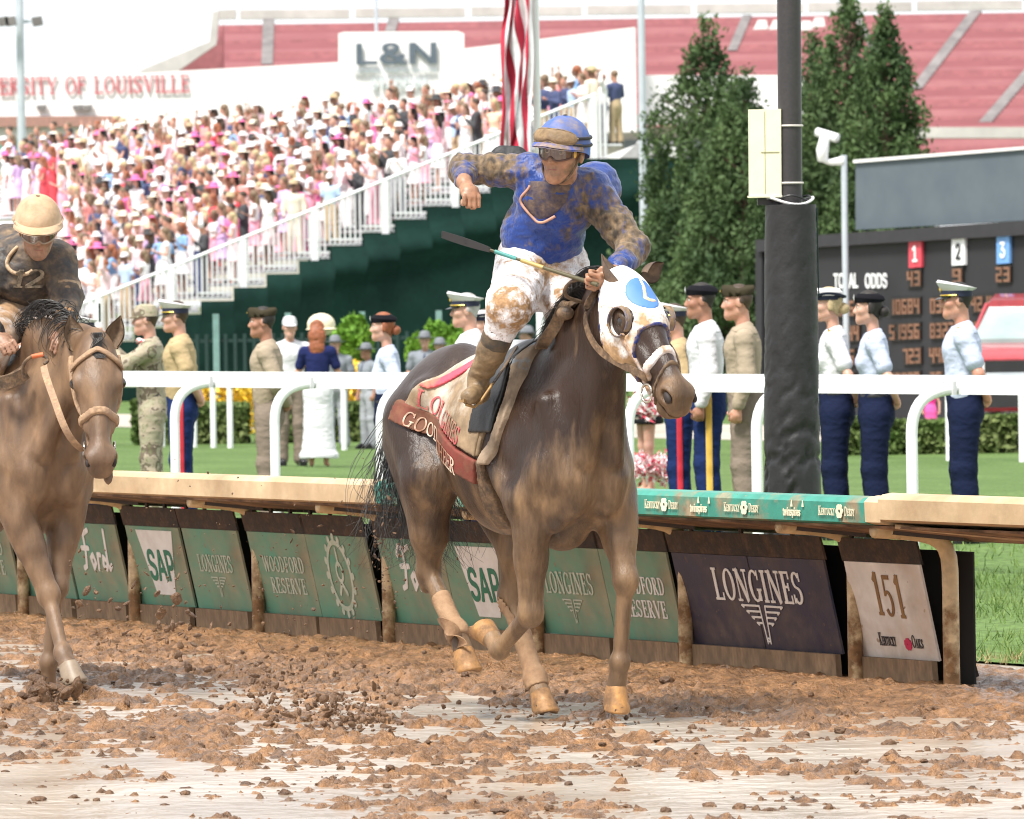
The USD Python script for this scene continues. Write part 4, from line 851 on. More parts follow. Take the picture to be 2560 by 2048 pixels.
_E = [((0, 0, 0), (1, 0, 0)), ((0, 1, 0), (1, 1, 0)), ((0, 0, 1), (1, 0, 1)), ((0, 1, 1), (1, 1, 1)), ((0, 0, 0), (0, 1, 0)), ((1, 0, 0), (1, 1, 0)), ((0, 0, 1), (0, 1, 1)), ((1, 0, 1), (1, 1, 1)),
      ((0, 0, 0), (0, 0, 1)), ((1, 0, 0), (1, 0, 1)), ((0, 1, 0), (0, 1, 1)), ((1, 1, 0), (1, 1, 1))]
def surfnet(F, lo, h):
    s = F < 0; nx, ny, nz = F.shape
    c = sum(s[a:nx - 1 + a, b:ny - 1 + b, d:nz - 1 + d].astype(np.int8) for a in (0, 1) for b in (0, 1) for d in (0, 1))
    act = (c > 0) & (c < 8); I = np.argwhere(act)
    if not len(I): return np.zeros((0, 3)), np.zeros((0, 3), int)
    idm = np.full(act.shape, -1, np.int32); idm[act] = np.arange(len(I)); P = np.zeros((len(I), 3)); N = np.zeros(len(I))
    for a, b in _E:
        va, vb = F[tuple((I + a).T)], F[tuple((I + b).T)]; m = (va < 0) != (vb < 0); t = np.where(m, va / np.where(va == vb, 1, va - vb), 0)
        P += np.where(m[:, None], I + np.array(a) + t[:, None] * (np.array(b) - np.array(a)), 0); N += m
    P /= N[:, None]; fs = []
    for ax in range(3):
        sl0, sl1 = [slice(None)] * 3, [slice(None)] * 3; sl0[ax], sl1[ax] = slice(0, -1), slice(1, None)
        x = s[tuple(sl0)] != s[tuple(sl1)]; E = np.argwhere(x); u, w = (ax + 1) % 3, (ax + 2) % 3
        ok = (E[:, u] > 0) & (E[:, w] > 0) & (E[:, u] < F.shape[u] - 1) & (E[:, w] < F.shape[w] - 1); E = E[ok]
        du, dw = np.zeros(3, int), np.zeros(3, int); du[u] = 1; dw[w] = 1
        q = np.stack([idm[tuple((E - du - dw).T)], idm[tuple((E - dw).T)], idm[tuple(E.T)], idm[tuple((E - du).T)]], 1)
        flip = ~s[tuple(E.T)]; q[flip] = q[flip][:, ::-1]; fs.append(q)
    q = np.vstack(fs); return P * h + lo, np.vstack([q[:, [0, 1, 2]], q[:, [0, 2, 3]]])
def relax(m, it=2, lam=.5):
    v, f = m
    if not len(v): return m
    e = np.vstack([f[:, [0, 1]], f[:, [1, 2]], f[:, [2, 0]]]); n = len(v); v = v.copy()
    for q in range(it * 2):
        acc = np.zeros_like(v); w = np.zeros(n); np.add.at(acc, e[:, 0], v[e[:, 1]]); np.add.at(w, e[:, 0], 1)
        d = acc / np.maximum(w, 1)[:, None] - v; v += (lam if q % 2 == 0 else -lam * 1.04) * d
    return v, f
class Grid:
    def __init__(s, F, lo, h): s.F, s.lo, s.h = F, lo, h
    def xyz(s, sl=None):
        n = s.F.shape; a = [(s.lo[q] + s.h * np.arange(n[q])).astype(np.float32) for q in range(3)]
        return a[0][:, None, None], a[1][None, :, None], a[2][None, None, :]
    def mesh(s, off=0.0, it=1): return relax(surfnet(s.F - off, s.lo, s.h), it)
    def patch(s, off, region, lo=None, hi=None, it=1, drop=.02):
        """a shell lying off metres proud of the surface where region(x, y, z) < 0"""
        lo = s.lo if lo is None else np.maximum(np.asarray(lo, float), s.lo); n = np.array(s.F.shape); hi = s.lo + s.h * (n - 1) if hi is None else np.asarray(hi, float)
        i0 = np.clip(np.floor((lo - s.lo) / s.h).astype(int), 0, n - 2); i1 = np.clip(np.ceil((hi - s.lo) / s.h).astype(int) + 1, i0 + 2, n)
        F = s.F[i0[0]:i1[0], i0[1]:i1[1], i0[2]:i1[2]]; l0 = s.lo + s.h * i0
        x, y, z = [(l0[q] + s.h * np.arange(F.shape[q])).astype(np.float32) for q in range(3)]
        r = region(x[:, None, None], y[None, :, None], z[None, None, :])
        G_ = np.maximum(np.maximum(F - off, -(F + drop)), r); G_ = np.pad(np.broadcast_to(G_, F.shape), 1, constant_values=.1)
        return relax(surfnet(G_, l0 - s.h, s.h), it)
def mx(*a):
    o = a[0]
    for b in a[1:]: o = np.maximum(o, b)
    return o
class Frame:
    """a local frame: columns are the local axes in world space"""
    def __init__(s, o, x, y, z): s.o, s.A = np.asarray(o, float), np.stack([x, y, z], 1)
    def out(s, p): return s.o + np.asarray(p, float) @ s.A.T
    def to(s, p): return (np.asarray(p, float) - s.o) @ s.A
    def mesh(s, m): return s.out(m[0]), m[1]
    def sub(s, o, x, y, z): return Frame(o, x, y, z)

# ================================================================ HORSES
def hoof(c, axis, fwd, L=.10, r0=.043, r1=.060):
    """c = coronet centre, axis = towards the sole, fwd = towards the toe"""
    axis = nrm(axis); fwd = nrm(fwd - axis * np.dot(fwd, axis)); sd = np.cross(axis, fwd); an = np.arange(20) * 2 * math.pi / 20; v = []
    for t, r, sh in ((-.10, r0 * .92, 0), (0, r0 * 1.04, 0), (.5, (r0 + r1) / 2, .008), (.90, r1, .018), (1.0, r1 * .88, .018)):
        for a in an:
            k = 1.12 if math.cos(a) > 0 else .95
            v.append(c + axis * L * (t - (.16 * t if math.cos(a) < -.3 else 0)) + fwd * (sh + r * math.cos(a) * k) + sd * r * .95 * math.sin(a))
    v.append(c + axis * L * .88 + fwd * .015); v.append(c - axis * L * .1)
    f = [[i * 20 + j, i * 20 + (j + 1) % 20, (i + 1) * 20 + (j + 1) % 20, (i + 1) * 20 + j] for i in range(4) for j in range(20)]
    f = np.array(f); f = np.vstack([f[:, [0, 1, 2]], f[:, [0, 2, 3]], [[80 + j, 80 + (j + 1) % 20, 100] for j in range(20)], [[(j + 1) % 20, j, 101] for j in range(20)]])
    return np.array(v), f
def leaf_ear(base, tip, front, w=.052, n=12):
    """a pointed ear cupped towards front"""
    ax = tip - base; L = np.linalg.norm(ax); ax = ax / L; fr = nrm(front - ax * np.dot(front, ax)); sd = np.cross(ax, fr); v = []
    for t in np.linspace(0, 1, n):
        r = w * (.62 + 1.25 * t - 1.3 * t * t) * (1 - t ** 3) + .002; r = max(r, .003) * (1 - .0 * t); curl = 1.9 - .5 * t
        for a in np.linspace(-curl, curl, 11): v.append(base + ax * L * t - fr * (r * math.cos(a) - .3 * r) * 1.0 + sd * r * math.sin(a) * .9 + fr * .02 * t * t)
    v = np.array(v); i, j = np.meshgrid(np.arange(n - 1), np.arange(10), indexing='ij'); q = (i * 11 + j).ravel(); f = np.stack([q, q + 1, q + 12, q + 11], 1)
    f = np.vstack([f[:, [0, 1, 2]], f[:, [0, 2, 3]]]); nn = np.cross(np.gradient(v.reshape(n, 11, 3), axis=1), np.gradient(v.reshape(n, 11, 3), axis=0)); nn /= np.linalg.norm(nn, axis=2, keepdims=True) + 1e-9
    v2 = v + nn.reshape(-1, 3) * .004
    return cat([(v, f), (v2, f[:, ::-1])])
class Horse:
    """local frame: x forward, y to its left, z up; joints are picked in the photograph by column, row and sideways offset"""
    def __init__(s, ox, oy, theta):
        c, sn = math.cos(theta), math.sin(theta); s.c, s.sn, s.ox, s.oy = c, sn, ox, oy
        s.fr = Frame(V(ox, oy, 0), V(c, -sn, 0), V(sn, c, 0), UP)
    def J(s, px, py, l):
        u, v = uv(px, py); k = u / FPX; q = (k * (s.oy + l * s.c) - s.ox - l * s.sn) / (s.c + k * s.sn); Y = s.oy - q * s.sn + l * s.c
        return V(q, l, CAMH - v * Y / FPX)
    def at(s, px, py, Y): return s.fr.to(W(px, py, Y))
def horse_body(S, fore, hind, poll, b=0.0, girth=1.0):
    """torso, neck and legs in the horse's frame; fore/hind = lists of dicts of joints"""
    Y_ = V(0, 1, 0)
    S.cone(V(-.16, 0, 1.135), V(-.52, 0, 1.13), .345, .355, .08, Y_, .67).cone(V(-.5, 0, 1.135), V(-.90, 0, 1.26), .345, .225, .08, Y_, .78)
    S.ell(V(-1.00, 0, 1.275), (.29, .21, .26), .08).ell(V(-1.09, .11, 1.20), (.185, .11, .26), .05).ell(V(-1.09, -.11, 1.20), (.185, .11, .26), .05)
    S.cone(V(-.95, 0, 1.49), V(-1.24, 0, 1.42), .055, .065, .10).cone(V(-.30, 0, 1.47), V(-.12, 0, 1.47), .07, .065, .12)
    S.cone(V(-.30, 0, 1.455), V(-.90, 0, 1.44), .05, .055, .10)
    for y in (-1, 1):
        S.ell(V(-.93, y * .20, 1.36), (.07, .05, .06), .06)                                                                        # point of the hip
        S.cone(V(-.27, y * .085, 1.42), V(.02, y * .130, 1.09), .08, .09, .04).ell(V(-.17, y * .18, 1.10), (.15, .075, .2), .035)  # shoulder blade
        S.cone(V(-.28, y * .235, 1.08), V(-.12, y * .205, .93), .055, .075, .03)                                                    # upper arm
        S.ell(V(.085, y * .082, 1.0), (.09, .078, .15), .014).ell(V(.015, y * .125, .92), (.085, .075, .13), .04)                       # breast
        S.cone(V(-.30, y * .262, 1.26), V(-.26, y * .255, 1.00), .014, .014, .03, op='-').cone(V(.10, y * .165, 1.30), V(.15, y * .150, 1.12), .016, .018, .03, op='-')
        S.cone(V(.02, y * .155, 1.32), V(.09, y * .105, 1.02), .05, .065, .04)
    S.cone(V(.0, 0, .97), V(-.14, 0, .83), .115, .12, .05).cone(V(.185, 0, 1.10), V(.15, 0, .86), .016, .014, .03, op='-')
    p = poll
    S.chain([V(-.16, 0, 1.40), V(.04, 0, 1.55) * .6 + V(.02, 0, 1.62) * .4, p * .72 + V(-.05, 0, 1.50) * .28, p + V(-.03, 0, -.01)], [.12, .105, .092, .068], .06, Y_, .72)
    S.chain([V(-.03, 0, 1.20), V(.10, 0, 1.36), p * .70 + V(.10, 0, 1.22) * .30 + V(-.015, 0, -.02), p + V(-.05, 0, -.09)], [.205, .148, .112, .080], .06, Y_, .68)
    for y in (-1, 1):
        S.cone(V(.16, y * .07, 1.10), p * .75 + V(.12, y * .10, 1.20) * .25, .045, .035, .03)                                        # throat muscle beside its groove
    for J, y in zip(fore, (-1, 1)):
        e = J['elbow']; k_, f_, c_ = J['knee'], J['fet'], J['cor']
        S.cone(V(-.01, y * .138, 1.02), e, .115, .09, .05).cone(e, e * .45 + k_ * .55, .092, .066, .05).cone(e * .5 + k_ * .5, k_, .066, .047, .03)
        d = nrm(k_ - e); S.ell(e * .72 + k_ * .28 + V(.03, y * .02, 0), (.06, .05, .10), .04)
        S.ell(k_, (.055, .052, .062), .022).cone(k_, f_, .038, .031, .02, Y_, .88).cone(k_ + (f_ - k_) * .1 - J['fw'] * .02, f_ - J['fw'] * .018, .017, .02, .015)
        S.ell(f_, .041, .02).ell(f_ - J['fw'] * .022, .03, .015).cone(f_, c_, .034, .041, .02)
    for J, y in zip(hind, (-1, 1)):
        st, hk, f_, c_ = J['stifle'], J['hock'], J['fet'], J['cor']
        S.cone(V(-1.08, y * .122, 1.24), st, .17, .118, .045).cone(V(-1.17, y * .122, 1.14), st * .4 + hk * .6, .125, .072, .06)
        S.cone(st, st * .4 + hk * .6, .118, .070, .05).cone(st * .45 + hk * .55, hk, .070, .048, .03)
        bk = nrm(np.cross(np.cross(nrm(f_ - hk), nrm(hk - st)), nrm(f_ - hk))) * -1 if J.get('bk') is None else J['bk']
        S.ell(hk, (.056, .046, .062), .025).cone(hk + bk * .045 + V(0, 0, .035), hk + bk * .02 - V(0, 0, .05), .026, .03, .025).cone(st * .3 + hk * .7 + bk * .055, hk + bk * .05 + V(0, 0, .03), .016, .02, .025)
        S.cone(hk, f_, .041, .033, .02, Y_, .9).cone(hk * .9 + f_ * .1 + bk * .022, f_ + bk * .02, .018, .021, .015)
        S.ell(f_, .043, .02).ell(f_ + bk * .024, .03, .015).cone(f_, c_, .035, .043, .02)
def head_frame(poll, muzzle):
    a = nrm(muzzle - poll); b = nrm(np.cross(UP, V(a[0], a[1], 0))); c = np.cross(a, b)
    return Frame(poll, a, b, c)            # along the face, to its left, out of the forehead
def horse_head(S, H, L):
    k = L / .60; o = lambda a, b, c: H.out(V(a, b, c) * k); Rm = H.A.T
    e = lambda c, r, kk=.03: S.ell(o(*c), np.array(r) * k, kk, Rm)
    e((.09, 0, .0), (.125, .085, .085), .05); e((.20, 0, .015), (.11, .092, .062), .05)
    S.cone(o(.22, 0, .0), o(.46, 0, -.005), .078 * k, .050 * k, .04, H.A[:, 1], .80); S.cone(o(.24, 0, .038), o(.50, 0, .018), .034 * k, .026 * k, .03)
    for y in (-1, 1):
        e((.175, y * .058, -.075), (.125, .036, .095), .05); e((.20, y * .088, .022), (.038, .024, .028), .025); e((.335, y * .052, -.012), (.09, .022, .024), .03)
        e((.548, y * .044, .004), (.042, .028, .034), .02)
    S.cone(o(.20, 0, -.115), o(.47, 0, -.068), .055 * k, .036 * k, .04); e((.53, 0, -.014), (.072, .065, .066), .03); e((.545, 0, -.078), (.046, .042, .032), .02); e((.592, 0, -.032), (.028, .048, .040), .02)
    for y in (-1, 1):
        S.sub(o(.566, y * .062, .008), np.array((.034, .018, .018)) * k, .012, Rm); S.sub(o(.205, y * .115, .015), np.array((.026, .014, .018)) * k, .012, Rm)
    S.sub(o(.575, .03, -.052), np.array((.05, .05, .006)) * k, .008, Rm); S.sub(o(.575, -.03, -.052), np.array((.05, .05, .006)) * k, .008, Rm)
    return o, k

def drape(g, fr, px, py, off):
    """the point off metres in front of a body's surface (grid g in frame fr) along the line of sight of a pixel"""
    u, v = uv(px, py); r = nrm(V(u / FPX, 1, -v / FPX)); o = V(0, 0, CAMH)
    t = np.arange(24.5, 30.5, .003); q = fr.to(o + t[:, None] * r); i = np.round((q - g.lo) / g.h).astype(int)
    ok = ((i >= 0) & (i < np.array(g.F.shape))).all(1); val = np.full(len(t), .3); val[ok] = g.F[tuple(i[ok].T)]
    h = np.argmax(val < 0.004) if (val < 0.004).any() else np.argmin(val)
    return o + (t[h] - off) * r
# ================================================================ THE WINNING HORSE
cream_m = M('cream_lettering', (.75, .70, .52), .6)
def foreJ(e, k, f, c):
    d = nrm(f - k); return dict(elbow=e, knee=k, fet=f, cor=c, fw=nrm(V(-d[2], 0, d[0])))
def hindJ(st, hk, f, c):
    d = nrm(f - hk); return dict(stifle=st, hock=hk, fet=f, cor=c, bk=nrm(V(d[2], 0, -d[0])))
bay_m = MUDDY('dark_bay_coat', (.028, .0142, .0085), (.215, .130, .066), .42, vs=3.0, rough=.29, mudrough=.45, soft=.11, bump=.5, stretch=(1.25, 1.25, .34), attr='mud', mud2=(.098, .057, .030), bs=60, spec=.4, fine=.3)
hoof_m = MUDDY('amber_hoof', (.40, .20, .062), (.24, .13, .06), .5, vs=14, rough=.4, soft=.12, bump=.3)
eye_m = M('horse_eye', (.012, .007, .005), .06, spec=1.0); hole_m = M('dark_nostril', (.02, .012, .010), .7)
hair_m = M('black_hair', (.012, .010, .009), .4)
leather_m = MUDDY('muddy_leather', (.045, .028, .018), (.20, .125, .07), .5, vs=22, rough=.42, soft=.12, bump=.4)
ringmetal_m = M('steel_ring', (.55, .5, .42), .25, metal=.9)
HZ = Horse(.261, 26.135, math.radians(60)); hf = HZ.fr
horse1 = thing('horse', 'muddy dark bay racehorse in white blinker hood cantering with the blue jockey up', 'horse', (HZ.ox, HZ.oy, 0), -math.radians(60))
fore = [foreJ(V(-.08, -.18, .93), V(-.097, -.18, .464), V(-.358, -.18, .302), V(-.425, -.18, .352)), foreJ(V(-.02, .17, .94), V(.109, .15, .592), V(.071, .14, .258), V(.046, .135, .155))]
hind = [hindJ(V(-.90, -.19, 1.0), V(-1.002, -.15, .606), V(-.767, -.15, .366), V(-.715, -.15, .285)), hindJ(V(-.72, .18, .95), V(-.804, .13, .5), V(-.604, .13, .165), V(-.565, .13, .105))]
poll = HZ.J(1548, 704, 0); muz = HZ.at(1702, 1006, 25.50); HL = np.linalg.norm(muz - poll) / .97
S = SDF(); horse_body(S, fore, hind, poll); Hd = head_frame(poll, muz); ho, hk_ = horse_head(S, Hd, HL)
gr = S.grid(.0072, .03); body1 = gr.mesh(0, 1)
def mud_amount(v, back=.28):
    z = v[:, 2]; H_ = (v - poll) @ Hd.A / hk_; m = np.clip((1.15 - z) / .75, 0, 1) * .62 + .22
    m += .22 * np.exp(-((v[:, 0] - .12) / .25) ** 2 - ((z - 1.05) / .2) ** 2) - .20 * np.exp(-((v[:, 0] + .3) / .3) ** 2 - ((z - 1.45) / .2) ** 2)
    m = np.where(z < .50, np.maximum(m, .95 - .5 * np.clip((z - .38) / .25, 0, 1)), m); hd = np.clip((H_[:, 0] - .12) / .1, 0, 1) * np.clip((v[:, 0] - .28) / .08, 0, 1); m = m * (1 - hd) + hd * np.clip((H_[:, 0] - .40) / .12, .12, .95)
    return np.clip(m, 0, 1)
bp_ = part(horse1, 'body', hf.mesh(body1), bay_m, smooth=True); primvar(bp_, 'mud', mud_amount(body1[0]))
hoofs = [(fore[0]['cor'], fore[0]['cor'] - fore[0]['fet'], V(-.64, 0, -.77)), (fore[1]['cor'], V(-.15, -.05, -1), V(1, 0, -.2)), (hind[0]['cor'], V(.28, 0, -1), V(1, 0, .3)), (hind[1]['cor'], V(.32, 0, -1), V(1, 0, .3))]
for c_, ax, fw in hoofs: part(horse1, 'hoof', hf.mesh(hoof(c_, ax, fw)), hoof_m, smooth=40)
sole = fore[0]['cor'] + nrm(fore[0]['cor'] - fore[0]['fet']) * .083
part(horse1, 'hoof_sole', hf.mesh(cat([hoof(sole - nrm(fore[0]['cor'] - fore[0]['fet']) * .006, fore[0]['cor'] - fore[0]['fet'], V(-.64, 0, -.77), .012, .04, .048)])), hole_m)
headw = lambda a, b, c: ho(a, b, c)
for y in (-1, 1):
    part(horse1, 'eye', hf.mesh(arr(trimesh.creation.icosphere(3, .024)) if False else (np.array(trimesh.creation.icosphere(3, .025).vertices) + ho(.205, y * .088, .014), np.array(trimesh.creation.icosphere(3).faces))), eye_m, smooth=True)
    part(horse1, 'nostril', hf.mesh((np.array(trimesh.creation.icosphere(2).vertices) * [.027, .013, .017] @ Hd.A.T + ho(.566, y * .058, .009), np.array(trimesh.creation.icosphere(2).faces))), hole_m, smooth=True)
ear_m = MUDDY('ear_coat', (.07, .045, .032), (.2, .13, .08), .3, vs=12, rough=.6, soft=.15, bump=.3)
part(horse1, 'ear', hf.mesh(leaf_ear(HZ.at(1560, 732, 25.75), HZ.at(1496, 643, 25.86), hf.A.T @ V(.75, -.55, .1), .062)), ear_m, smooth=True)
part(horse1, 'ear', hf.mesh(leaf_ear(ho(.045, .058, .075), HZ.at(1650, 655, 25.85), hf.A.T @ V(.8, -.3, .1))), ear_m, smooth=True)
# --- hood
hin = lambda x, y, z: tuple(((x - poll[0]) * Hd.A[0, q] + (y - poll[1]) * Hd.A[1, q] + (z - poll[2]) * Hd.A[2, q]) / hk_ for q in range(3))
hood_m = MUDDY('white_hood', (.80, .79, .78), (.46, .29, .15), .27, vs=9, rough=.75, soft=.09, bump=.5, spots=.5, grade=('z', 1.78, 1.50), bs=24)
bluetrim_m = MUDDY('blue_trim', (.018, .035, .17), (.3, .2, .11), .3, vs=20, soft=.1); skyblue_m = M('sky_blue_print', (.055, .17, .46), .6, (.08, .20, .48), vs=10)
def hood_reg(x, y, z):
    a, b, c = hin(x, y, z)
    back = -.035 - 1.55 * np.minimum(c, 0) - a; front = a - (.275 + .75 * np.clip(.045 - c, 0, .13)); top = -.055 - a
    eye = np.minimum(.056 - np.sqrt((a - .205) ** 2 + (b + .10) ** 2 + (c - .014) ** 2), 1); eye2 = .056 - np.sqrt((a - .205) ** 2 + (b - .10) ** 2 + (c - .014) ** 2)
    return mx(back, top, front, eye, eye2, -.24 - c) * .9
hb = (poll - .45, poll + .45)
hood = part(horse1, 'hood', hf.mesh(gr.patch(.0085, hood_reg, poll - V(.2, .2, .5), poll + V(.42, .3, .16))), hood_m, smooth=True)
band = lambda f, w: (lambda x, y, z: np.maximum(np.abs(f(x, y, z)) - w, hood_soft(x, y, z)))
def hood_soft(x, y, z):
    a, b, c = hin(x, y, z); return mx(-.05 - a, a - .42, -.25 - c)
part(hood, 'trim', hf.mesh(gr.patch(.0105, lambda x, y, z: (lambda a, b, c: mx(np.abs(a - (.275 + .75 * np.clip(.045 - c, 0, .13))) - .0045, -.20 - c, c - .2))(*hin(x, y, z)), poll - V(.2, .2, .5), poll + V(.42, .3, .16))), bluetrim_m, smooth=True)
part(hood, 'trim', hf.mesh(gr.patch(.0105, lambda x, y, z: (lambda a, b, c: mx(np.abs(a - (.0 - 1.55 * np.minimum(c + .01, 0))) - .008, c + .015, b, -.19 - c))(*hin(x, y, z)), poll - V(.2, .2, .5), poll + V(.42, .3, .16))), bluetrim_m, smooth=True)
part(hood, 'blue_oval', hf.mesh(gr.patch(.0105, lambda x, y, z: (lambda a, b, c: np.maximum((np.sqrt(((a - .135) / .078) ** 2 + ((b + .002) / .066) ** 2) - 1) * .06, -c))(*hin(x, y, z)), poll - V(.2, .2, .5), poll + V(.42, .3, .16))), skyblue_m, smooth=True)
sq = [(.075, .012), (.105, .010), (.135, .0), (.16, -.008), (.175, .012), (.17, .03)]
def squig(x, y, z):
    a, b, c = hin(x, y, z); d = 1.0
    for (a0, b0), (a1, b1) in zip(sq[:-1], sq[1:]):
        t = np.clip(((a - a0) * (a1 - a0) + (b - b0) * (b1 - b0)) / ((a1 - a0) ** 2 + (b1 - b0) ** 2), 0, 1); d = np.minimum(d, np.sqrt((a - a0 - t * (a1 - a0)) ** 2 + (b - b0 - t * (b1 - b0)) ** 2))
    return np.maximum(d - .009, -c)
part(hood, 'emblem', hf.mesh(gr.patch(.0130, squig, poll - V(.2, .2, .5), poll + V(.42, .3, .16))), M('tan_emblem', (.62, .42, .24), .7, (.72, .60, .45), vs=30), smooth=True)
for y in (-1, 1):                                                                                # blinker cups
    cc = ho(.205, y * .098, .014); an = np.linspace(math.radians(-75), math.radians(262), 34); u1, u2, u3 = Hd.A[:, 0], Hd.A[:, 2], Hd.A[:, 1] * y
    rings = []
    for w_, r_ in ((-.016, .058), (.002, .061), (.013, .060), (.019, .057)):
        rings.append(np.array([cc + (-u1 * math.sin(a) * .9 + u2 * -math.cos(a)) * r_ * hk_ + u3 * w_ * (.7 + .5 * max(0, math.sin(a))) - u1 * .0 for a in an]))
    v = np.vstack(rings); n = len(an); i, j = np.meshgrid(np.arange(3), np.arange(n - 1), indexing='ij'); q = (i * n + j).ravel(); f = np.stack([q, q + 1, q + n + 1, q + n], 1)
    part(hood, 'blinker_cup', hf.mesh(cat([(v, f), (v + u3 * .004 - u2 * .003, f[:, ::-1])])), MUDDY('cup_plastic', (.16, .15, .17), (.24, .16, .09), .5, vs=14, rough=.5, soft=.1), smooth=True)
    part(hood, 'cup_rim', hf.mesh(tube(rings[-1], .0035, 6)), MUDDY('cup_rim', (.10, .10, .16), (.3, .2, .12), .5, vs=20, soft=.1), smooth=True)
# --- bridle
bridle_m = MUDDY('pale_muddy_strap', (.72, .66, .64), (.42, .26, .15), .38, vs=16, rough=.6, soft=.12, bump=.4)
pb_ = (poll - V(.2, .25, .62), poll + V(.55, .35, .16))
bridle = part(horse1, 'bridle', hf.mesh(gr.patch(.0095, lambda x, y, z: (lambda a, b, c: mx(np.abs(a - .405 + .35 * (c - .0)) - .0145, -.055 - c))(*hin(x, y, z)), *pb_)), bridle_m, smooth=True, label='white noseband')
part(bridle, 'cheek_strap', hf.mesh(gr.patch(.0125, lambda x, y, z: (lambda a, b, c: mx(np.abs(c + .035 + (a - .30) * .30) - .012, b + .01, .24 - a, a - .47))(*hin(x, y, z)), *pb_)), bridle_m, smooth=True)
part(bridle, 'cheek_strap', hf.mesh(gr.patch(.0125, lambda x, y, z: (lambda a, b, c: mx(np.abs(c + .035 + (a - .30) * .30) - .012, .01 - b, .24 - a, a - .47))(*hin(x, y, z)), *pb_)), bridle_m, smooth=True)
part(bridle, 'lip_strap', hf.mesh(gr.patch(.009, lambda x, y, z: (lambda a, b, c: mx(np.abs(a - .47 + .5 * (c - .0)) - .006, -.09 - c))(*hin(x, y, z)), *pb_)), leather_m, smooth=True)
def ring3(c, u, w, r, t, n=24):
    an = np.linspace(0, 2 * math.pi, n); return tube(np.array([c + u * r * math.cos(a) + w * r * math.sin(a) for a in an]), t, 6, False)
for y in (-1, 1):
    c_ = ho(.475, y * .062, -.075); part(bridle, 'bit_ring', hf.mesh(ring3(c_, Hd.A[:, 0], Hd.A[:, 2], .036, .0055)), ringmetal_m, smooth=True)
def ribbon(pts, w, side, th=.004):
    """a flat strap through pts, w wide along side"""
    p = spline(pts, 60); side = np.broadcast_to(nrm(side), p.shape); t = np.gradient(p, axis=0); t /= np.linalg.norm(t, axis=1, keepdims=True)
    sd = side - t * (side * t).sum(1, keepdims=True); sd /= np.linalg.norm(sd, axis=1, keepdims=True); nn = np.cross(t, sd)
    v = np.stack([p - sd * w / 2 - nn * th / 2, p + sd * w / 2 - nn * th / 2, p + sd * w / 2 + nn * th / 2, p - sd * w / 2 + nn * th / 2], 1).reshape(-1, 3); n = len(p)
    f = np.array([[i * 4 + a, i * 4 + (a + 1) % 4, i * 4 + 4 + (a + 1) % 4, i * 4 + 4 + a] for i in range(n - 1) for a in range(4)]); return v, f
Wp = lambda l: [W(*p) for p in l]
part(horse1, 'rein', ribbon([W(1640, 965, 25.62), W(1600, 935, 25.60)] + [drape(gr, hf, px, py, .03) for px, py in ((1560, 915), (1520, 893), (1490, 866), (1470, 830), (1463, 795))] + [W(1474, 752, 25.84), W(1490, 728, 25.84)], .030, V(.2, -.3, 1)), leather_m, smooth=40)
part(horse1, 'rein', tube(spline([W(1492, 726, 25.85), W(1466, 702, 25.84), W(1432, 703, 25.86), W(1414, 720, 25.88), W(1418, 742, 25.92), W(1444, 752, 25.95), W(1466, 776, 26.0)], 40), .008, 8), leather_m, smooth=True)
part(horse1, 'rein', ribbon([ho(.475, .068, -.075) @ hf.A.T + hf.o, W(1600, 800, 25.98), W(1540, 760, 26.05), W(1505, 735, 26.0)], .024, V(0, 0, 1)), leather_m, smooth=40)
part(horse1, 'neck_strap', ribbon([W(1440, 758, 26.05), W(1408, 772, 26.05), W(1395, 800, 26.08), W(1372, 838, 26.12), W(1352, 868, 26.18)], .05, V(1, -.4, .3), .02), leather_m, smooth=40)
part(horse1, 'strap_knot', (np.array(trimesh.creation.icosphere(2).vertices) * [.036, .03, .030] + W(1413, 783, 26.02), np.array(trimesh.creation.icosphere(2).faces)), leather_m, smooth=True)
# --- saddle, cloths, girth
cl_m = MUDDY('white_saddle_towel', (.66, .62, .55), (.30, .21, .125), .66, vs=4.5, rough=.75, soft=.16, bump=.45, bs=16, grade=('z', 1.52, 1.15))
pinkred_m = MUDDY('red_print', (.62, .07, .11), (.40, .2, .12), .18, vs=8, rough=.7, soft=.1); redband_m = MUDDY('red_name_band', (.20, .024, .018), (.17, .07, .038), .55, vs=6, rough=.7, soft=.15, bump=.4, bs=18)
bx = (V(-1.3, -.45, .8), V(.1, .0, 1.75))
ln_ = lambda x, z, p, q: ((q[0] - p[0]) * (z - p[1]) - (q[1] - p[1]) * (x - p[0])) / math.hypot(q[0] - p[0], q[1] - p[1])     # >0 left of p->q
wav = lambda x, z: .008 * np.sin(x * 34 + z * 9) + .006 * np.sin(z * 41 - x * 12)
tw = [(-.60, 1.66), (-.99, 1.315), (-.36, 1.10), (-.27, 1.34), (-.22, 1.66)]           # the towel's corners, going round
def poly_reg(pts): return lambda x, y, z: mx(*[-ln_(x, z, pts[q], pts[(q + 1) % len(pts)]) for q in range(len(pts))], y + .0)
def towel_F(off): return gr
twl = part(horse1, 'saddle_towel', hf.mesh(gr.patch(.013, poly_reg(tw), *bx)), cl_m, smooth=True)
flap = [(-.72, 1.50), (-.80, 1.215), (-.395, 1.075), (-.31, 1.34), (-.40, 1.55)]
bandq = [(-1.03, 1.335), (-1.06, 1.25), (-.70, 1.135), (-.70, 1.235)]
rb1 = part(twl, 'name_band', hf.mesh(gr.patch(.0165, poly_reg(bandq), *bx)), redband_m, smooth=True)
fl = part(twl, 'towel_flap', hf.mesh(gr.patch(.021, poly_reg([(-.62, 1.58), (-.735, 1.235), (-.37, 1.10), (-.30, 1.34), (-.36, 1.60)]), *bx)), cl_m, smooth=True)
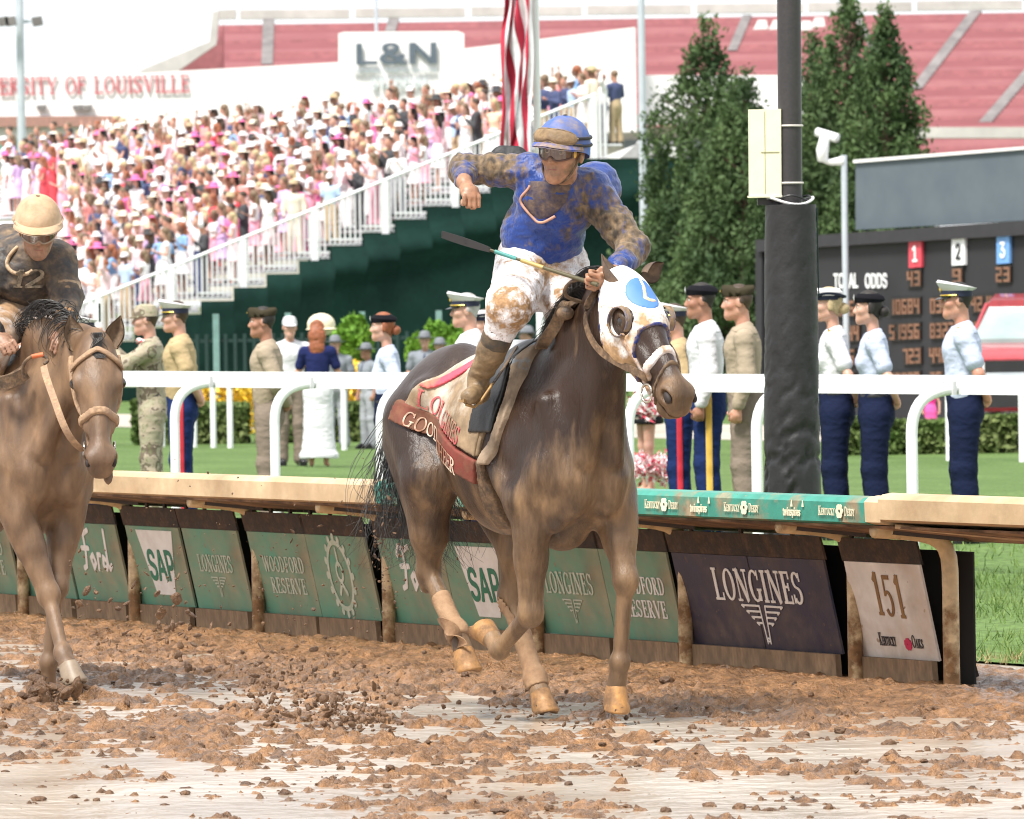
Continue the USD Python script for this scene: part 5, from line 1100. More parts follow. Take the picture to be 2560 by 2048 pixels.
rb2 = part(twl, 'name_band', hf.mesh(gr.patch(.0245, poly_reg([(-.735, 1.215), (-.755, 1.115), (-.395, .985), (-.365, 1.085)]), *bx)), redband_m, smooth=True)
part(twl, 'red_figure', hf.mesh(gr.patch(.0235, poly_reg([(-.50, 1.60), (-.885, 1.395), (-.845, 1.375), (-.44, 1.56)]), *bx)), pinkred_m, smooth=True)
def on_side(m, o_, ux_, uz_, off):
    """wraps flat lettering onto the horse's right side: finds the body surface along y"""
    v, f = m; x = o_[0] + v[:, 0] * ux_[0] + v[:, 1] * uz_[0]; z = o_[1] + v[:, 0] * ux_[1] + v[:, 1] * uz_[1]
    F, lo, h = gr.F, gr.lo, gr.h; ix = np.clip(((x - lo[0]) / h), 0, F.shape[0] - 1.01); iz = np.clip((z - lo[2]) / h, 0, F.shape[2] - 1.01)
    i0, k0 = ix.astype(int), iz.astype(int); fx, fz = ix - i0, iz - k0; ny_ = F.shape[1]; ys = lo[1] + h * np.arange(ny_); Y_ = np.zeros(len(x))
    def surf(i, k):
        col = F[i, :, k] < off; has = col.any(1); j = col.argmax(1); j1 = np.maximum(j - 1, 0); a, b = F[i, j1, k] - off, F[i, j, k] - off
        return np.where(has, ys[j1] + h * np.clip(a / np.where(a == b, 1, a - b), 0, 1), 0)
    Y_ = surf(i0, k0) * (1 - fx) * (1 - fz) + surf(i0 + 1, k0) * fx * (1 - fz) + surf(i0, k0 + 1) * (1 - fx) * fz + surf(i0 + 1, k0 + 1) * fx * fz
    return np.stack([x, Y_ - v[:, 2], z], 1), f
def fine_text(txt, h, xs): (v, f), L = serif(txt, h, xs, .0015, T=.11); m = trimesh.Trimesh(v, f); m = m.subdivide_to_size(.03); return (np.array(m.vertices), np.array(m.faces)), L
thinred_m = MUDDY('thin_red_print', (.50, .07, .09), (.34, .2, .13), .3, vs=10, rough=.7, soft=.1); pale_m = MUDDY('pale_print', (.66, .52, .40), (.34, .16, .09), .42, vs=9, rough=.7, soft=.1)
tdir = nrm(V(.62, -.245)); tup = V(.30, .95)
for txt, o_, hh, xs, off, mt, par in (('LON', (-.90, 1.305), .078, 1.1, .0165, thinred_m, twl), ('GINES', (-.685, 1.225), .078, .80, .0245, thinred_m, fl), ('GOOD', (-.97, 1.232), .060, 1.15, .0195, pale_m, rb1), ('CHEER', (-.735, 1.110), .066, .95, .0275, pale_m, rb2)):
    m, L = fine_text(txt, hh, xs); part(par, 'lettering', hf.mesh(on_side(m, o_, tdir, tup, off)), mt)
padcloth_m = MUDDY('blue_grey_pad', (.20, .42, .60), (.34, .25, .17), .62, vs=5, rough=.7, soft=.1, bump=.4, grade=('z', 1.62, 1.42))
pe = lambda z: np.interp(z, [.95, 1.09, 1.256, 1.434, 1.553, 1.62], [-.31, -.25, -.185, -.19, -.235, -.27])
part(horse1, 'saddle_pad_edge', hf.mesh(gr.patch(.024, lambda x, y, z: mx(np.abs(x - pe(z) + .012) - .030 - .02 * np.clip(z - 1.35, 0, .2), 1.07 - z, y + 0 * z, z - 1.64), *bx)), padcloth_m, smooth=True)
sd_m = M('black_saddle', (.016, .015, .015), .4, bump=.2)
part(horse1, 'saddle_flap', hf.mesh(gr.patch(.028, lambda x, y, z: mx(np.abs(x + .33) - .075 - .10 * (1.6 - z) * 0, 1.20 - z, y, z - 1.64), *bx)), sd_m, smooth=True)
S2 = SDF(); S2.cone(V(-.60, 0, 1.515), V(-.30, 0, 1.535), .05, .045, .03).cone(V(-.62, -.07, 1.53), V(-.60, .07, 1.53), .045, .045, .04).cone(V(-.31, 0, 1.54), V(-.27, 0, 1.575), .032, .024, .03)
S2.ell(V(-.46, .06, 1.54), (.20, .16, .03), .03)
part(horse1, 'saddle', hf.mesh(S2.grid(.008).mesh()), M('pale_saddle', (.56, .56, .57), .35, spec=.6), smooth=True)
part(horse1, 'girth', hf.mesh(gr.patch(.012, lambda x, y, z: mx(np.abs(x + .29 + .10 * (1.1 - z)) - .032, z - 1.24, 0 * y), V(-.6, -.5, .6), V(0, .5, 1.3))), leather_m, smooth=True)
part(horse1, 'girth_strap', hf.mesh(gr.patch(.022, lambda x, y, z: mx(np.abs(x + .305 + .22 * (1.12 - z)) - .042, z - 1.09, .80 - z, y), V(-.7, -.5, .7), V(0, 0, 1.3))), leather_m, smooth=True)
# --- bandages on the hind legs
wrap_m = MUDDY('muddy_bandage', (.40, .25, .14), (.28, .16, .085), .5, vs=12, rough=.75, soft=.2, bump=.4)
for J in hind:
    d = nrm(J['fet'] - J['hock']); L = np.linalg.norm(J['fet'] - J['hock']); hk2 = J['hock']
    part(horse1, 'bandage', hf.mesh(gr.patch(.007, lambda x, y, z, d=d, L=L, hk2=hk2, J=J: mx(.42 * L - ((x - hk2[0]) * d[0] + (y - hk2[1]) * d[1] + (z - hk2[2]) * d[2]), ((x - hk2[0]) * d[0] + (y - hk2[1]) * d[1] + (z - hk2[2]) * d[2]) - 1.12 * L, np.sqrt((x - J['fet'][0]) ** 2 + (y - J['fet'][1]) ** 2 + (z - J['fet'][2]) ** 2) - .26), J['fet'] - .3, J['fet'] + .3)), wrap_m, smooth=True)
f0, d0 = hind[0]['fet'], nrm(hind[0]['fet'] - hind[0]['hock'])
part(horse1, 'loose_bandage_end', hf.mesh(ribbon([f0 + V(-.05, -.03, .0), f0 + V(.0, -.065, .03), f0 + V(.06, -.05, .0), f0 + V(.10, -.03, -.06)], .06, d0 + V(0, .2, 0), .004)), wrap_m, smooth=40)
# --- mane, tail
def hair(root, n, seed, fn, w=.004, k=9):
    r = np.random.default_rng(seed); st, ws = [], []
    for q in range(n):
        p = fn(r, q / n); st.append(spline(p, k)); ws.append(np.linspace(w, w * .25, k) * r.uniform(.7, 1.4))
    return st, ws
crest = [V(-.10, 0, 1.60), V(.02, 0, 1.70), V(.14, 0, 1.79), V(.25, 0, 1.86), poll + V(-.03, 0, .03)]; cs_ = spline(crest, 100)
def mane_f(r, t):
    b0 = cs_[int(t * 99)] + V(r.normal(0, .01), r.normal(0, .012), -.02); s = -1 if r.random() < .7 else 1; L = r.uniform(.02, .10)
    return [b0, b0 + V(-.02, s * .02, .03), b0 + V(-.05 - r.random() * .04, s * (.035 + .02 * r.random()), .022), b0 + V(-.08 - r.random() * .06, s * (.045 + .03 * r.random()), -L * .45)]
st, ws = hair(None, 900, 3, mane_f, .0042); curves(horse1, 'mane', [hf.out(s) for s in st], ws, hair_m)
def tail_f(r, t):
    b0 = V(-1.30, r.normal(0, .02), 1.36 - .05 * r.random()); sw = r.normal(0, .07); L = r.uniform(.35, .72)
    return [b0, b0 + V(-.06, sw * .3, -.03), b0 + V(-.09 + .03 * r.normal(), sw, -L * .42), b0 + V(-.06 + r.normal(0, .04), sw * 1.6 + r.normal(0, .03), -L * .75), b0 + V(-.03 + r.normal(0, .08), sw * 2 + r.normal(0, .05), -L - .05 * r.random())]
st, ws = hair(None, 800, 4, tail_f, .0035, 12); curves(horse1, 'tail', [hf.out(s) for s in st], ws, hair_m)
# ================================================================ PEOPLE: heads, hands and the jockeys
skin_m = M('skin', (.50, .27, .185), .5, (.44, .21, .145), vs=9, fine=.06, sss=.15); skin_tan_m = M('tan_skin', (.36, .18, .115), .5, (.30, .14, .09), vs=9, fine=.06, sss=.12)
skin_dark_m = M('brown_skin', (.20, .10, .065), .5, (.16, .078, .05), vs=9); skin_pink_m = M('rosy_skin', (.52, .31, .235), .5, (.47, .255, .185), vs=7, sss=.15)
lip_m = M('lips', (.28, .095, .075), .45); brow_m = M('eyebrow', (.05, .03, .02), .8); white_eye_m = M('eye_white', (.7, .68, .64), .2); iris_m = M('dark_iris', (.03, .02, .015), .1)
def head(S, H, k=1.0, male=True, neck=True, op=None):
    """H: Frame at the middle of the skull, axes forward, left, up"""
    o = lambda *p: H.out(V(*p) * k); R = H.A.T; e = lambda c, r, kk=.02: S.ell(o(*c), np.array(r) * k, kk * k, R); c = lambda a, b, ra, rb, kk=.015: S.cone(o(*a), o(*b), ra * k, rb * k, kk * k)
    e((-.008, 0, .035), (.098, .077, .095), .03); e((.035, 0, -.038), (.062, .056, .072), .04); c((.0, .040, -.070), (.066, .012, -.104), .024, .018, .03); c((.0, -.040, -.070), (.066, -.012, -.104), .024, .018, .03)
    e((.070, 0, -.104), (.022, .024, .018), .02); e((.045, 0, -.085), (.045, .042, .03), .03)
    c((.088, 0, .012), (.110, 0, -.030), .010, .0125, .014); e((.096, .013, -.036), (.014, .010, .009), .008); e((.096, -.013, -.036), (.014, .010, .009), .008)
    for y in (-1, 1):
        e((.074, y * .030, .027), (.020, .030, .010), .015); e((.058, y * .046, -.025), (.026, .022, .022), .025); e((-.008, y * .080, -.008), (.024, .009, .034), .008)
        S.sub(o(.098, y * .031, .006), V(.016, .019, .011) * k, .012 * k, R)
    e((.084, 0, -.066), (.014, .022, .0065), .006); e((.082, 0, -.078), (.014, .020, .0075), .006)
    if neck: pass
    return o
def face_parts(parent, o, H, k=1.0, brows=True, lips=True, brow_mat=None):
    sph = trimesh.creation.icosphere(2); sv, sf = np.array(sph.vertices), np.array(sph.faces)
    for y in (-1, 1):
        ep = part(parent, 'eye', (sv * .0125 * k @ H.A.T + o(.079, y * .031, .006), sf), white_eye_m, smooth=True)
        part(ep, 'iris', (sv * V(.004, .0062, .0062) * k @ H.A.T + o(.0895, y * .031, .006), sf), iris_m, smooth=True)
        if brows: part(parent, 'eyebrow', tube([o(.093, y * .016, .026), o(.096, y * .032, .031), o(.083, y * .050, .026)], V(.003, .0045, .0025) * k, 6), brow_mat or brow_m, smooth=True)
    if lips: part(parent, 'lips', cat([(sv * V(.006, .021, .0050) * k @ H.A.T + o(.0925, 0, -.0675), sf), (sv * V(.006, .018, .0058) * k @ H.A.T + o(.0905, 0, -.0775), sf)]), lip_m, smooth=True)
def frame_to(o, fwd, up=UP):
    f = nrm(fwd); l = nrm(np.cross(up, f)); return Frame(o, f, l, np.cross(f, l))
def fist(S, wrist, knuck, thumb_side, back, k=1.0, r=.0088, curl=1.0):
    """palm from wrist towards the knuckles; four fingers curled away from back, a thumb across them"""
    d = nrm(knuck - wrist); t = nrm(thumb_side - d * np.dot(thumb_side, d)); n = nrm(back - d * np.dot(back, d) - t * np.dot(back, t)); c = wrist + (knuck - wrist)
    S.cone(wrist, wrist * .4 + c * .6, .024 * k, .030 * k, .02); S.ell(wrist * .35 + c * .65, V(.045, .038, .019) * k, .02, np.stack([d, t, n]))
    for q in range(4):
        b = c + t * (.0315 - .0210 * q) * k - d * abs(q - 1.2) * .004 * k; L = (.036, .040, .037, .030)[q] * k
        p1 = b + (d * .62 - n * .80 * curl) * L; p2 = p1 + (-d * .75 - n * .62 * curl) * L * .72; p3 = p2 + (-d * .8 + n * .55) * L * .55
        S.chain([b - d * .012 * k, b, p1, p2, p3], [r * 1.05, r * 1.12, r, r * .95, r * .85], .003)
    b = wrist * .55 + c * .45 + t * .036 * k; p1 = b + (t * .25 + d * .5 - n * .55) * .036 * k; p2 = p1 + (d * .45 - t * .75 - n * .42) * .032 * k
    S.chain([b, p1, p2], [r * 1.3, r * 1.1, r * .95], .012)
silk_m = MUDDY('blue_silk', (.004, .034, .20), (.21, .14, .075), .36, vs=13.0, rough=.33, soft=.09, bump=.8, bs=34, stretch=(1.2, 1.2, .75), mud2=(.045, .033, .024), sheen=.15, spec=.5, attr='mud')
breech_m = MUDDY('white_breeches', (.74, .72, .74), (.36, .21, .10), .20, vs=20, rough=.55, soft=.10, bump=.6, bs=20, spots=.9, attr='mud')
boot_m = MUDDY('muddy_boot', (.035, .028, .02), (.25, .165, .085), .62, vs=7, rough=.36, mudrough=.5, soft=.16, bump=.35, grade=('z', .35, -.1))
cap_m = MUDDY('blue_cap', (.022, .105, .40), (.26, .20, .16), .16, vs=7, rough=.5, soft=.14, bump=.3, bs=30)
goggle_m = MUDDY('muddy_goggle_band', (.17, .11, .06), (.27, .18, .095), .6, vs=12, rough=.35, soft=.15, bump=.6, bs=26)
lens_m = usdkit.material(stage, '/World/Looks/goggle_lens', {'t': ('transparent_bsdf', {'color': (.62, .50, .42)}), 'g': ('glossy_bsdf', {'roughness': .08}), 'm': ('mix_closure', {'fac': .16})}, [('t.BSDF', 'm.closure1'), ('g.BSDF', 'm.closure2')], surface='m.closure')
blackcloth_m = M('black_band', (.014, .014, .016), .6, bump=.3, bs=40)
def wrinkles(m, amp, freq, seed=0):
    v, f = m; n = np.zeros_like(v); fn = np.cross(v[f[:, 1]] - v[f[:, 0]], v[f[:, 2]] - v[f[:, 0]])
    for q in range(3): np.add.at(n, f[:, q], fn)
    n /= np.linalg.norm(n, axis=1, keepdims=True) + 1e-12
    w = meshkit.fbm(v * freq * V(1, 1, 1.6) + seed, 3, seed); r = 1 - np.abs(w * 2 - 1) * 2
    return v + n * (amp * np.clip(r, -1, 1))[:, None], f
def helmet(parent, H, k, mat, peak_mat, band_mat, o):
    an = np.linspace(0, 2 * math.pi, 40, endpoint=False); rows = []
    for t in np.linspace(0, math.pi / 2, 12):
        rows.append([H.out(V((.122 * math.cos(a) + .004) * math.cos(t), .101 * math.sin(a) * math.cos(t), .028 + .112 * math.sin(t)) * k) for a in an])
    rows.insert(0, [H.out(V(.121 * math.cos(a) + .004, .100 * math.sin(a), .004 - .035 * max(0, -math.cos(a)) + .02 * max(0, math.cos(a))) * k) for a in an])
    v = np.array(rows).reshape(-1, 3); n = 40; i, j = np.meshgrid(np.arange(12), np.arange(n), indexing='ij'); i, j = i.ravel(), j.ravel(); kk = (j + 1) % n
    f = np.stack([i * n + j, i * n + kk, (i + 1) * n + kk, (i + 1) * n + j], 1)
    p = part(parent, 'helmet', (v, f), mat, smooth=True)
    pk = [];
    for t, dz in ((.0, .044), (.5, .042), (1.0, .030)):
        for a in np.linspace(-1.25, 1.25, 22):
            rx = .118 + (.052 * math.cos(a * .9)) * t; pk.append(H.out(V(rx * math.cos(a), (.100 + .012 * t) * math.sin(a), dz - .012 * abs(math.sin(a)) * t) * k))
    pk = np.array(pk); i, j = np.meshgrid(np.arange(2), np.arange(21), indexing='ij'); q = (i * 22 + j).ravel(); f = np.stack([q, q + 22, q + 23, q + 1], 1)
    up_ = H.A[:, 2] * .006; part(p, 'peak', cat([(pk, f), (pk - up_, f[:, ::-1])]), peak_mat, smooth=True)
    an = np.linspace(0, 2 * math.pi, 44); part(p, 'band', tube(np.array([H.out(V(.124 * math.cos(a) + .004, .103 * math.sin(a), .034) * k) for a in an]), .006 * k, 6, False), band_mat, smooth=True)
    part(p, 'button', lathe([(.0, .004), (.009, .002), (.010, 0)], 10, H.out(V(0.004, 0, .141) * k)), band_mat); return p
def goggles(parent, H, k, ou, ou2, frame_mat, mat_lens, x0=.0, z0=.0, name='goggles'):
    """a wrap-round visor: frame tube and lens"""
    a = np.linspace(-1.15, 1.15, 26); top, bot = [], []
    for t in a:
        c, s = math.cos(t), math.sin(t); nose = .016 * math.exp(-(t / .16) ** 2)
        top.append(H.out(V(.030 + x0 + .088 * c, .083 * s, .034 + z0 - .006 * abs(s)) * k)); bot.append(H.out(V(.030 + x0 + .086 * c, .081 * s, -.030 + z0 + nose + .022 * abs(s) ** 3) * k))
    top, bot = np.array(top), np.array(bot); n = len(a); v = np.vstack([top, bot]); q = np.arange(n - 1); f = np.stack([q, q + n, q + n + 1, q + 1], 1)
    p = part(parent, name, tube(np.vstack([top, bot[::-1], top[:1]]), .0045 * k, 6, False), frame_mat, smooth=True)
    part(p, 'lens', (v, f), mat_lens, smooth=True)
    part(p, 'strap', cat([tube([top[-1] * .5 + bot[-1] * .5, H.out(V(-.04, .088, .01 + z0) * k)], .006 * k, 6), tube([top[0] * .5 + bot[0] * .5, H.out(V(-.04, -.088, .01 + z0) * k)], .006 * k, 6)]), blackcloth_m); return p

# ---------------------------------------------------------------- the winning jockey
jk = thing('person', 'jockey in muddy blue silks and white breeches standing in the stirrups punching the air', 'person', W(1340, 880, 26.4))
sR, eR, wR, kR = W(1322, 428, 26.30), W(1160, 424, 26.36), W(1160, 456, 26.14), W(1180, 494, 26.06)
sL, eL, wL, kL = W(1478, 478, 26.27), W(1583, 622, 26.18), W(1530, 692, 25.88), W(1490, 708, 25.78)
hipR, hipL, knR, knL = W(1312, 664, 26.42), W(1398, 668, 26.46), W(1272, 772, 26.02), W(1424, 790, 26.30)
anR, anL, toR = W(1196, 960, 26.20), W(1408, 930, 26.55), W(1172, 992, 26.04)
HJ = frame_to(W(1408, 380, 26.10), V(-.50, -1, -.07), UP + V(.14, 0, 0)); hk0 = 1.0
waist, chest, neckb = W(1352, 590, 26.42), W(1392, 498, 26.30), W(1404, 448, 26.22)
S = SDF(); oh = head(S, HJ, hk0); S.cone(oh(-.03, 0, -.06), neckb, .046, .056, .03)
S.cone(neckb, chest, .06, .12, .04).cone(chest, waist, .125, .11, .04).cone(waist, (hipR + hipL) / 2, .11, .12, .04)
S.chain([sR, eR, wR], [.05, .042, .030], .02).chain([sL, eL, wL], [.05, .042, .030], .02)
S.chain([hipR, knR, anR * .75 + knR * .25, anR * .8 + knR * .2], [.085, .055, .026, .012], .02).chain([hipL, knL, anL], [.085, .055, .026], .02)
fist(S, wR, kR, V(1, -.3, -.5), V(-.35, -.75, .7), 1.0); fist(S, wL, kL, V(.1, -.6, .6), V(.5, -1.0, .25), 1.0)
gb = S.grid(.0058); part(jk, 'body', gb.mesh(), M('jockey_skin', (.33, .165, .095), .45, (.20, .115, .065), vs=24, lo=.46, hi=.68, fine=.14, sss=.1), smooth=True)
face_parts(jk, oh, HJ, hk0)
# silks
S = SDF(); Xs = V(1, 0, 0)
S.cone(neckb + V(-.005, .01, -.03), chest, .08, .138, .06, V(0, 1, 0), .80).cone(chest, W(1356, 585, 26.38), .146, .150, .05, V(0, 1, 0), .75)
S.cone(chest + V(-.05, 0, .03), sR + V(.02, 0, -.01), .095, .070, .05).cone(chest + V(.05, 0, .0), sL, .10, .076, .05)
S.cone(W(1325, 585, 26.38), W(1390, 598, 26.40), .10, .095, .04)
S.chain([sR, sR * .45 + eR * .55, eR, eR * .3 + wR * .7 + V(0, .0, .004)], [.068, .052, .049, .036], .03); S.chain([sL, sL * .45 + eL * .55, eL, eL * .25 + wL * .75], [.074, .060, .054, .036], .03)
S.ell(W(1488, 470, 26.42), (.095, .10, .10), .06)                                              # the ballooning back of the silks
S.sub(neckb + V(.01, -.02, .075), (.064, .064, .05), .02)
def rings(m, segs, amp, freq, seed=1):
    """sleeve folds: soft ridges running round the limb"""
    v, f = m; n = np.zeros_like(v); fn = np.cross(v[f[:, 1]] - v[f[:, 0]], v[f[:, 2]] - v[f[:, 0]])
    for q in range(3): np.add.at(n, f[:, q], fn)
    n /= np.linalg.norm(n, axis=1, keepdims=True) + 1e-12; d = np.zeros(len(v))
    for a, b, r in segs:
        t = (v - a) @ (b - a) / ((b - a) @ (b - a)); q = v - a - np.clip(t, 0, 1)[:, None] * (b - a); w = np.exp(-(np.linalg.norm(q, axis=1) / r) ** 6) * ((t > -.1) & (t < 1.1))
        ph = t * np.linalg.norm(b - a) * freq + 5 * (meshkit.fbm(v * 6 + seed, 2, seed) - .5) + q @ nrm(V(.6, -.5, .6)) * 16; d += w * (np.abs(np.sin(ph)) - .6)
    return v + n * (amp * d)[:, None], f
gs = S.grid(.0075); ms = rings(wrinkles(wrinkles(gs.mesh(), .011, 6.5, 3), .006, 17, 5), [(sR, eR, .10), (eR, wR, .09), (sL, eL, .10), (eL, wL, .09)], .007, 70)
def silk_mud(v):
    m = np.full(len(v), .34)
    for c, r, a in ((eR, .20, .34), (wR, .1, .0), (W(1505, 560, 26.1), .13, .55), (W(1440, 540, 26.1), .10, .42), (eL, .15, .42), (W(1250, 410, 26.3), .10, .34), (W(1340, 570, 26.1), .16, -.45), (W(1290, 480, 26.1), .10, -.3), (W(1500, 420, 26.3), .10, -.1), (W(1365, 520, 26.1), .07, -.2)):
        m = m + a * np.exp(-((v - c) ** 2 / r ** 2).sum(1))
    return np.clip(m, 0, 1)
shirt = part(jk, 'silks', ms, silk_m, smooth=True); primvar(shirt, 'mud', silk_mud(ms[0]))
pr = W(1357, 500, 26.0)
part(shirt, 'front_piping', tube(spline([*[drape(gs, Frame(V(0, 0, 0), V(1, 0, 0), V(0, 1, 0), UP), px, py, .017) for px, py in ((1324, 464), (1312, 482), (1301, 500), (1312, 522), (1328, 540), (1347, 556), (1368, 552), (1388, 541))]], 50), .0060, 6), M('salmon_piping', (.52, .27, .20), .6, (.35, .2, .13), vs=30), smooth=True)
vp = Polygon([W(*p, 26.1)[[0, 2]] for p in ((1326, 450), (1304, 500), (1322, 530), (1349, 550), (1372, 544), (1392, 530), (1420, 500), (1430, 460))])
def in_poly(x, z, poly):
    c = np.array(poly.exterior.coords)[::1]; d = -1.0
    if poly.exterior.is_ccw is False: c = c[::-1]
    return mx(*[-((c[q + 1][0] - c[q][0]) * (z - c[q][1]) - (c[q + 1][1] - c[q][1]) * (x - c[q][0])) / math.hypot(*(c[q + 1] - c[q])) for q in range(len(c) - 1)])
part(shirt, 'dark_bib', gs.patch(.0155, lambda x, y, z: np.maximum(in_poly(x, z, vp.convex_hull), y - 26.3), W(1290, 570, 25.9), W(1440, 440, 26.35)), MUDDY('navy_bib', (.012, .014, .055), (.15, .10, .07), .4, vs=14, rough=.5, soft=.12, bump=.5, bs=25), smooth=True)
vest = np.vstack([spline([W(1326, 470, 26.165), W(1310, 505, 26.14), W(1330, 538, 26.115), W(1352, 550, 26.105)], 10), spline([W(1386, 538, 26.10), W(1400, 512, 26.11), W(1404, 480, 26.13)], 8)])
for a, s, r_ in ((eR * .52 + sR * .48, 1, .060), (eR * .62 + sR * .38, 1, .058)):
    d = nrm(eR - sR); u = nrm(np.cross(d, UP)); w_ = np.cross(u, d); an = np.linspace(0, 2 * math.pi, 30)
    part(shirt, 'arm_band', tube(np.array([a + (u * math.cos(t) + w_ * math.sin(t)) * r_ for t in an]), .0055, 6, False), blackcloth_m, smooth=True)
S = SDF(); S.cone(W(1258, 398, 26.40), W(1290, 398, 26.40), .058, .055, .03, V(0, 1, 0), .40); S.cone(W(1240, 408, 26.40), W(1310, 408, 26.38), .03, .03, .03, V(0, 1, 0), .5)
part(shirt, 'black_arm_flap', S.grid(.007).mesh(), blackcloth_m, smooth=True)
# breeches
S = SDF(); pel = (hipR + hipL) / 2
S.cone(W(1352, 606, 26.42), pel + V(0, .02, -.02), .145, .165, .05, V(0, 1, 0), .82); S.cone(hipR, knR * .85 + hipR * .15, .118, .086, .05).cone(knR * .85 + hipR * .15, knR, .09, .082, .04)
S.cone(hipL, knL * .85 + hipL * .15, .118, .084, .05).cone(knL * .85 + hipL * .15, knL, .088, .08, .04); S.cone(knR, knR * .72 + anR * .28, .078, .060, .03).cone(knL, knL * .6 + anL * .4, .076, .056, .03)
S.ell(pel + V(-.05, .12, .02), (.13, .13, .15), .06)
gbz = S.grid(.0085); mb = wrinkles(wrinkles(gbz.mesh(), .006, 8, 8), .004, 19, 2); br = part(jk, 'breeches', mb, breech_m, smooth=True)
bm = np.full(len(mb[0]), .40)
for c, r, a in ((W(1268, 740, 25.95), .10, .30), (W(1278, 790, 25.95), .09, .3), (W(1418, 790, 26.2), .12, .6), (W(1350, 668, 26.25), .07, .5), (W(1395, 660, 26.3), .06, .3), (W(1320, 640, 26.3), .08, -.2)): bm = bm + a * np.exp(-((mb[0] - c) ** 2 / r ** 2).sum(1))
primvar(br, 'mud', np.clip(bm, 0, 1))
# boots, stirrup
for kn, an_, toe, nm in ((knR, anR, toR, 'boot'), (knL, anL, anL + V(.02, -.16, -.05), 'boot')):
    S = SDF(); S.chain([kn * .62 + an_ * .38, kn * .42 + an_ * .58, an_ + V(0, 0, .03)], [.060, .056, .042], .02).cone(an_ + V(0, .03, -.035), toe, .040, .032, .03).cone(an_, an_ + V(.01, .035, -.04), .042, .034, .02)
    S.ell(an_ * .85 + kn * .15, (.049, .049, .02), .01).ell(an_ * .76 + kn * .24, (.052, .052, .018), .012)
    gbt = S.grid(.007); mbt = wrinkles(gbt.mesh(), .003, 14, 2); p = part(jk, nm, mbt, boot_m, smooth=True)
    S = SDF(); S.cone(kn * .80 + an_ * .20, kn * .58 + an_ * .42, .066, .064, .01); part(p, 'boot_top', S.grid(.007).mesh(), MUDDY('dark_boot_top', (.04, .035, .028), (.16, .11, .065), .4, vs=10, rough=.5, soft=.1, bump=.3), smooth=True)
tab = W(1263, 795, 26.06); part(br, 'boot_pull', (np.array([W(1250, 818, 25.99), W(1275, 822, 25.99), W(1262, 770, 25.94), W(1252, 820, 26.01), W(1277, 822, 26.01)]), np.array([[0, 1, 2], [3, 2, 4], [0, 2, 3], [1, 4, 2]])), blackcloth_m)
irn = thing('stirrup', 'brass coloured stirrup iron under the right boot of the blue jockey', 'stirrup', W(1200, 1015, 26.1))
br_m = M('muddy_brass', (.45, .27, .10), .4, (.3, .18, .08), vs=20, metal=.4)
part(irn, 'arch', tube([W(1165, 1012, 26.02), W(1186, 1018, 26.05), W(1200, 1006, 26.08), W(1226, 968, 26.12), W(1230, 960, 26.14)], .006, 8), br_m, smooth=True)
part(irn, 'tread', frame_box(W(1160, 1006, 26.0), V(.075, .12, -.012), V(-.02, .06, 0), V(0, 0, .012)), br_m)
part(irn, 'leather', ribbon([W(1229, 964, 26.13), W(1262, 915, 26.26), W(1290, 868, 26.36)], .022, V(1, -1, .5)), leather_m)
# head gear
cp = helmet(jk, HJ, 1.07, cap_m, MUDDY('blue_peak', (.03, .09, .42), (.30, .21, .13), .5, vs=12, soft=.12), blackcloth_m, oh)
goggles(jk, HJ, hk0, None, None, M('dark_goggle_frame', (.10, .05, .035), .4), lens_m)
def cap_pt(a, e, off, k=1.07): return HJ.out(V(((.122 + off) * math.cos(a)) * math.cos(e) + .004, (.101 + off) * math.sin(a) * math.cos(e), .028 + (.112 + off) * math.sin(e)) * k)
gv, na_, ne_ = [], 30, 14
for off in (.020, .004):
    for q in range(ne_):
        for p_ in range(na_):
            x_, y_ = -1 + 2 * p_ / (na_ - 1), -1 + 2 * q / (ne_ - 1); f_ = (max(1 - abs(x_) ** 3.0, 0)) ** .5; bul = off * (1 - .5 * abs(y_) ** 4) * (1 - .4 * abs(x_) ** 4)
            gv.append(cap_pt(1.02 * x_, .33 + (.22 * f_ + .02) * y_ - .06 * abs(x_) ** 2 + (.07 * math.exp(-(x_ / .16) ** 2) if y_ < 0 else 0) * -y_, bul))
gi, gj_ = np.meshgrid(np.arange(ne_ - 1), np.arange(na_ - 1), indexing='ij'); gq = (gi * na_ + gj_).ravel(); gf = np.stack([gq, gq + 1, gq + na_ + 1, gq + na_], 1); gn = na_ * ne_; gv = np.array(gv)
sg = part(jk, 'spare_goggles', cat([(gv[:gn], gf), (gv[gn:], gf[:, ::-1])]), goggle_m, smooth=True)
rim_ = [q * na_ for q in range(ne_)] + [gn - na_ + q for q in range(na_)] + [(ne_ - 1 - q) * na_ + na_ - 1 for q in range(ne_)] + list(range(na_ - 1, -1, -1))
part(sg, 'frame', tube(gv[rim_], .0042, 6, False), MUDDY('goggle_frame', (.05, .04, .035), (.25, .17, .09), .6, vs=20, soft=.1), smooth=True)
part(sg, 'strap', tube(np.array([cap_pt(a, .30 - .10 * abs(a - math.pi) * 0, .003) for a in np.linspace(.98, 2 * math.pi - .98, 30)]), .007, 6), blackcloth_m, smooth=True)
part(jk, 'ear_guard', (np.array(trimesh.creation.icosphere(2).vertices) * V(.014, .004, .020) @ HJ.A.T + oh(.052, .080, .004), np.array(trimesh.creation.icosphere(2).faces)), M('amber_button', (.62, .36, .08), .4), smooth=True)
part(jk, 'chin_strap', tube(spline([oh(.01, .082, .0), oh(.035, .072, -.06), oh(.06, .02, -.122), oh(.06, -.02, -.122), oh(.035, -.072, -.06), oh(.01, -.082, .0)], 30), .0055, 6), leather_m, smooth=True)
whip = thing('whip', 'riding whip with black leather flap and green and gold shaft held across the blue jockey', 'whip', W(1290, 650, 25.97))
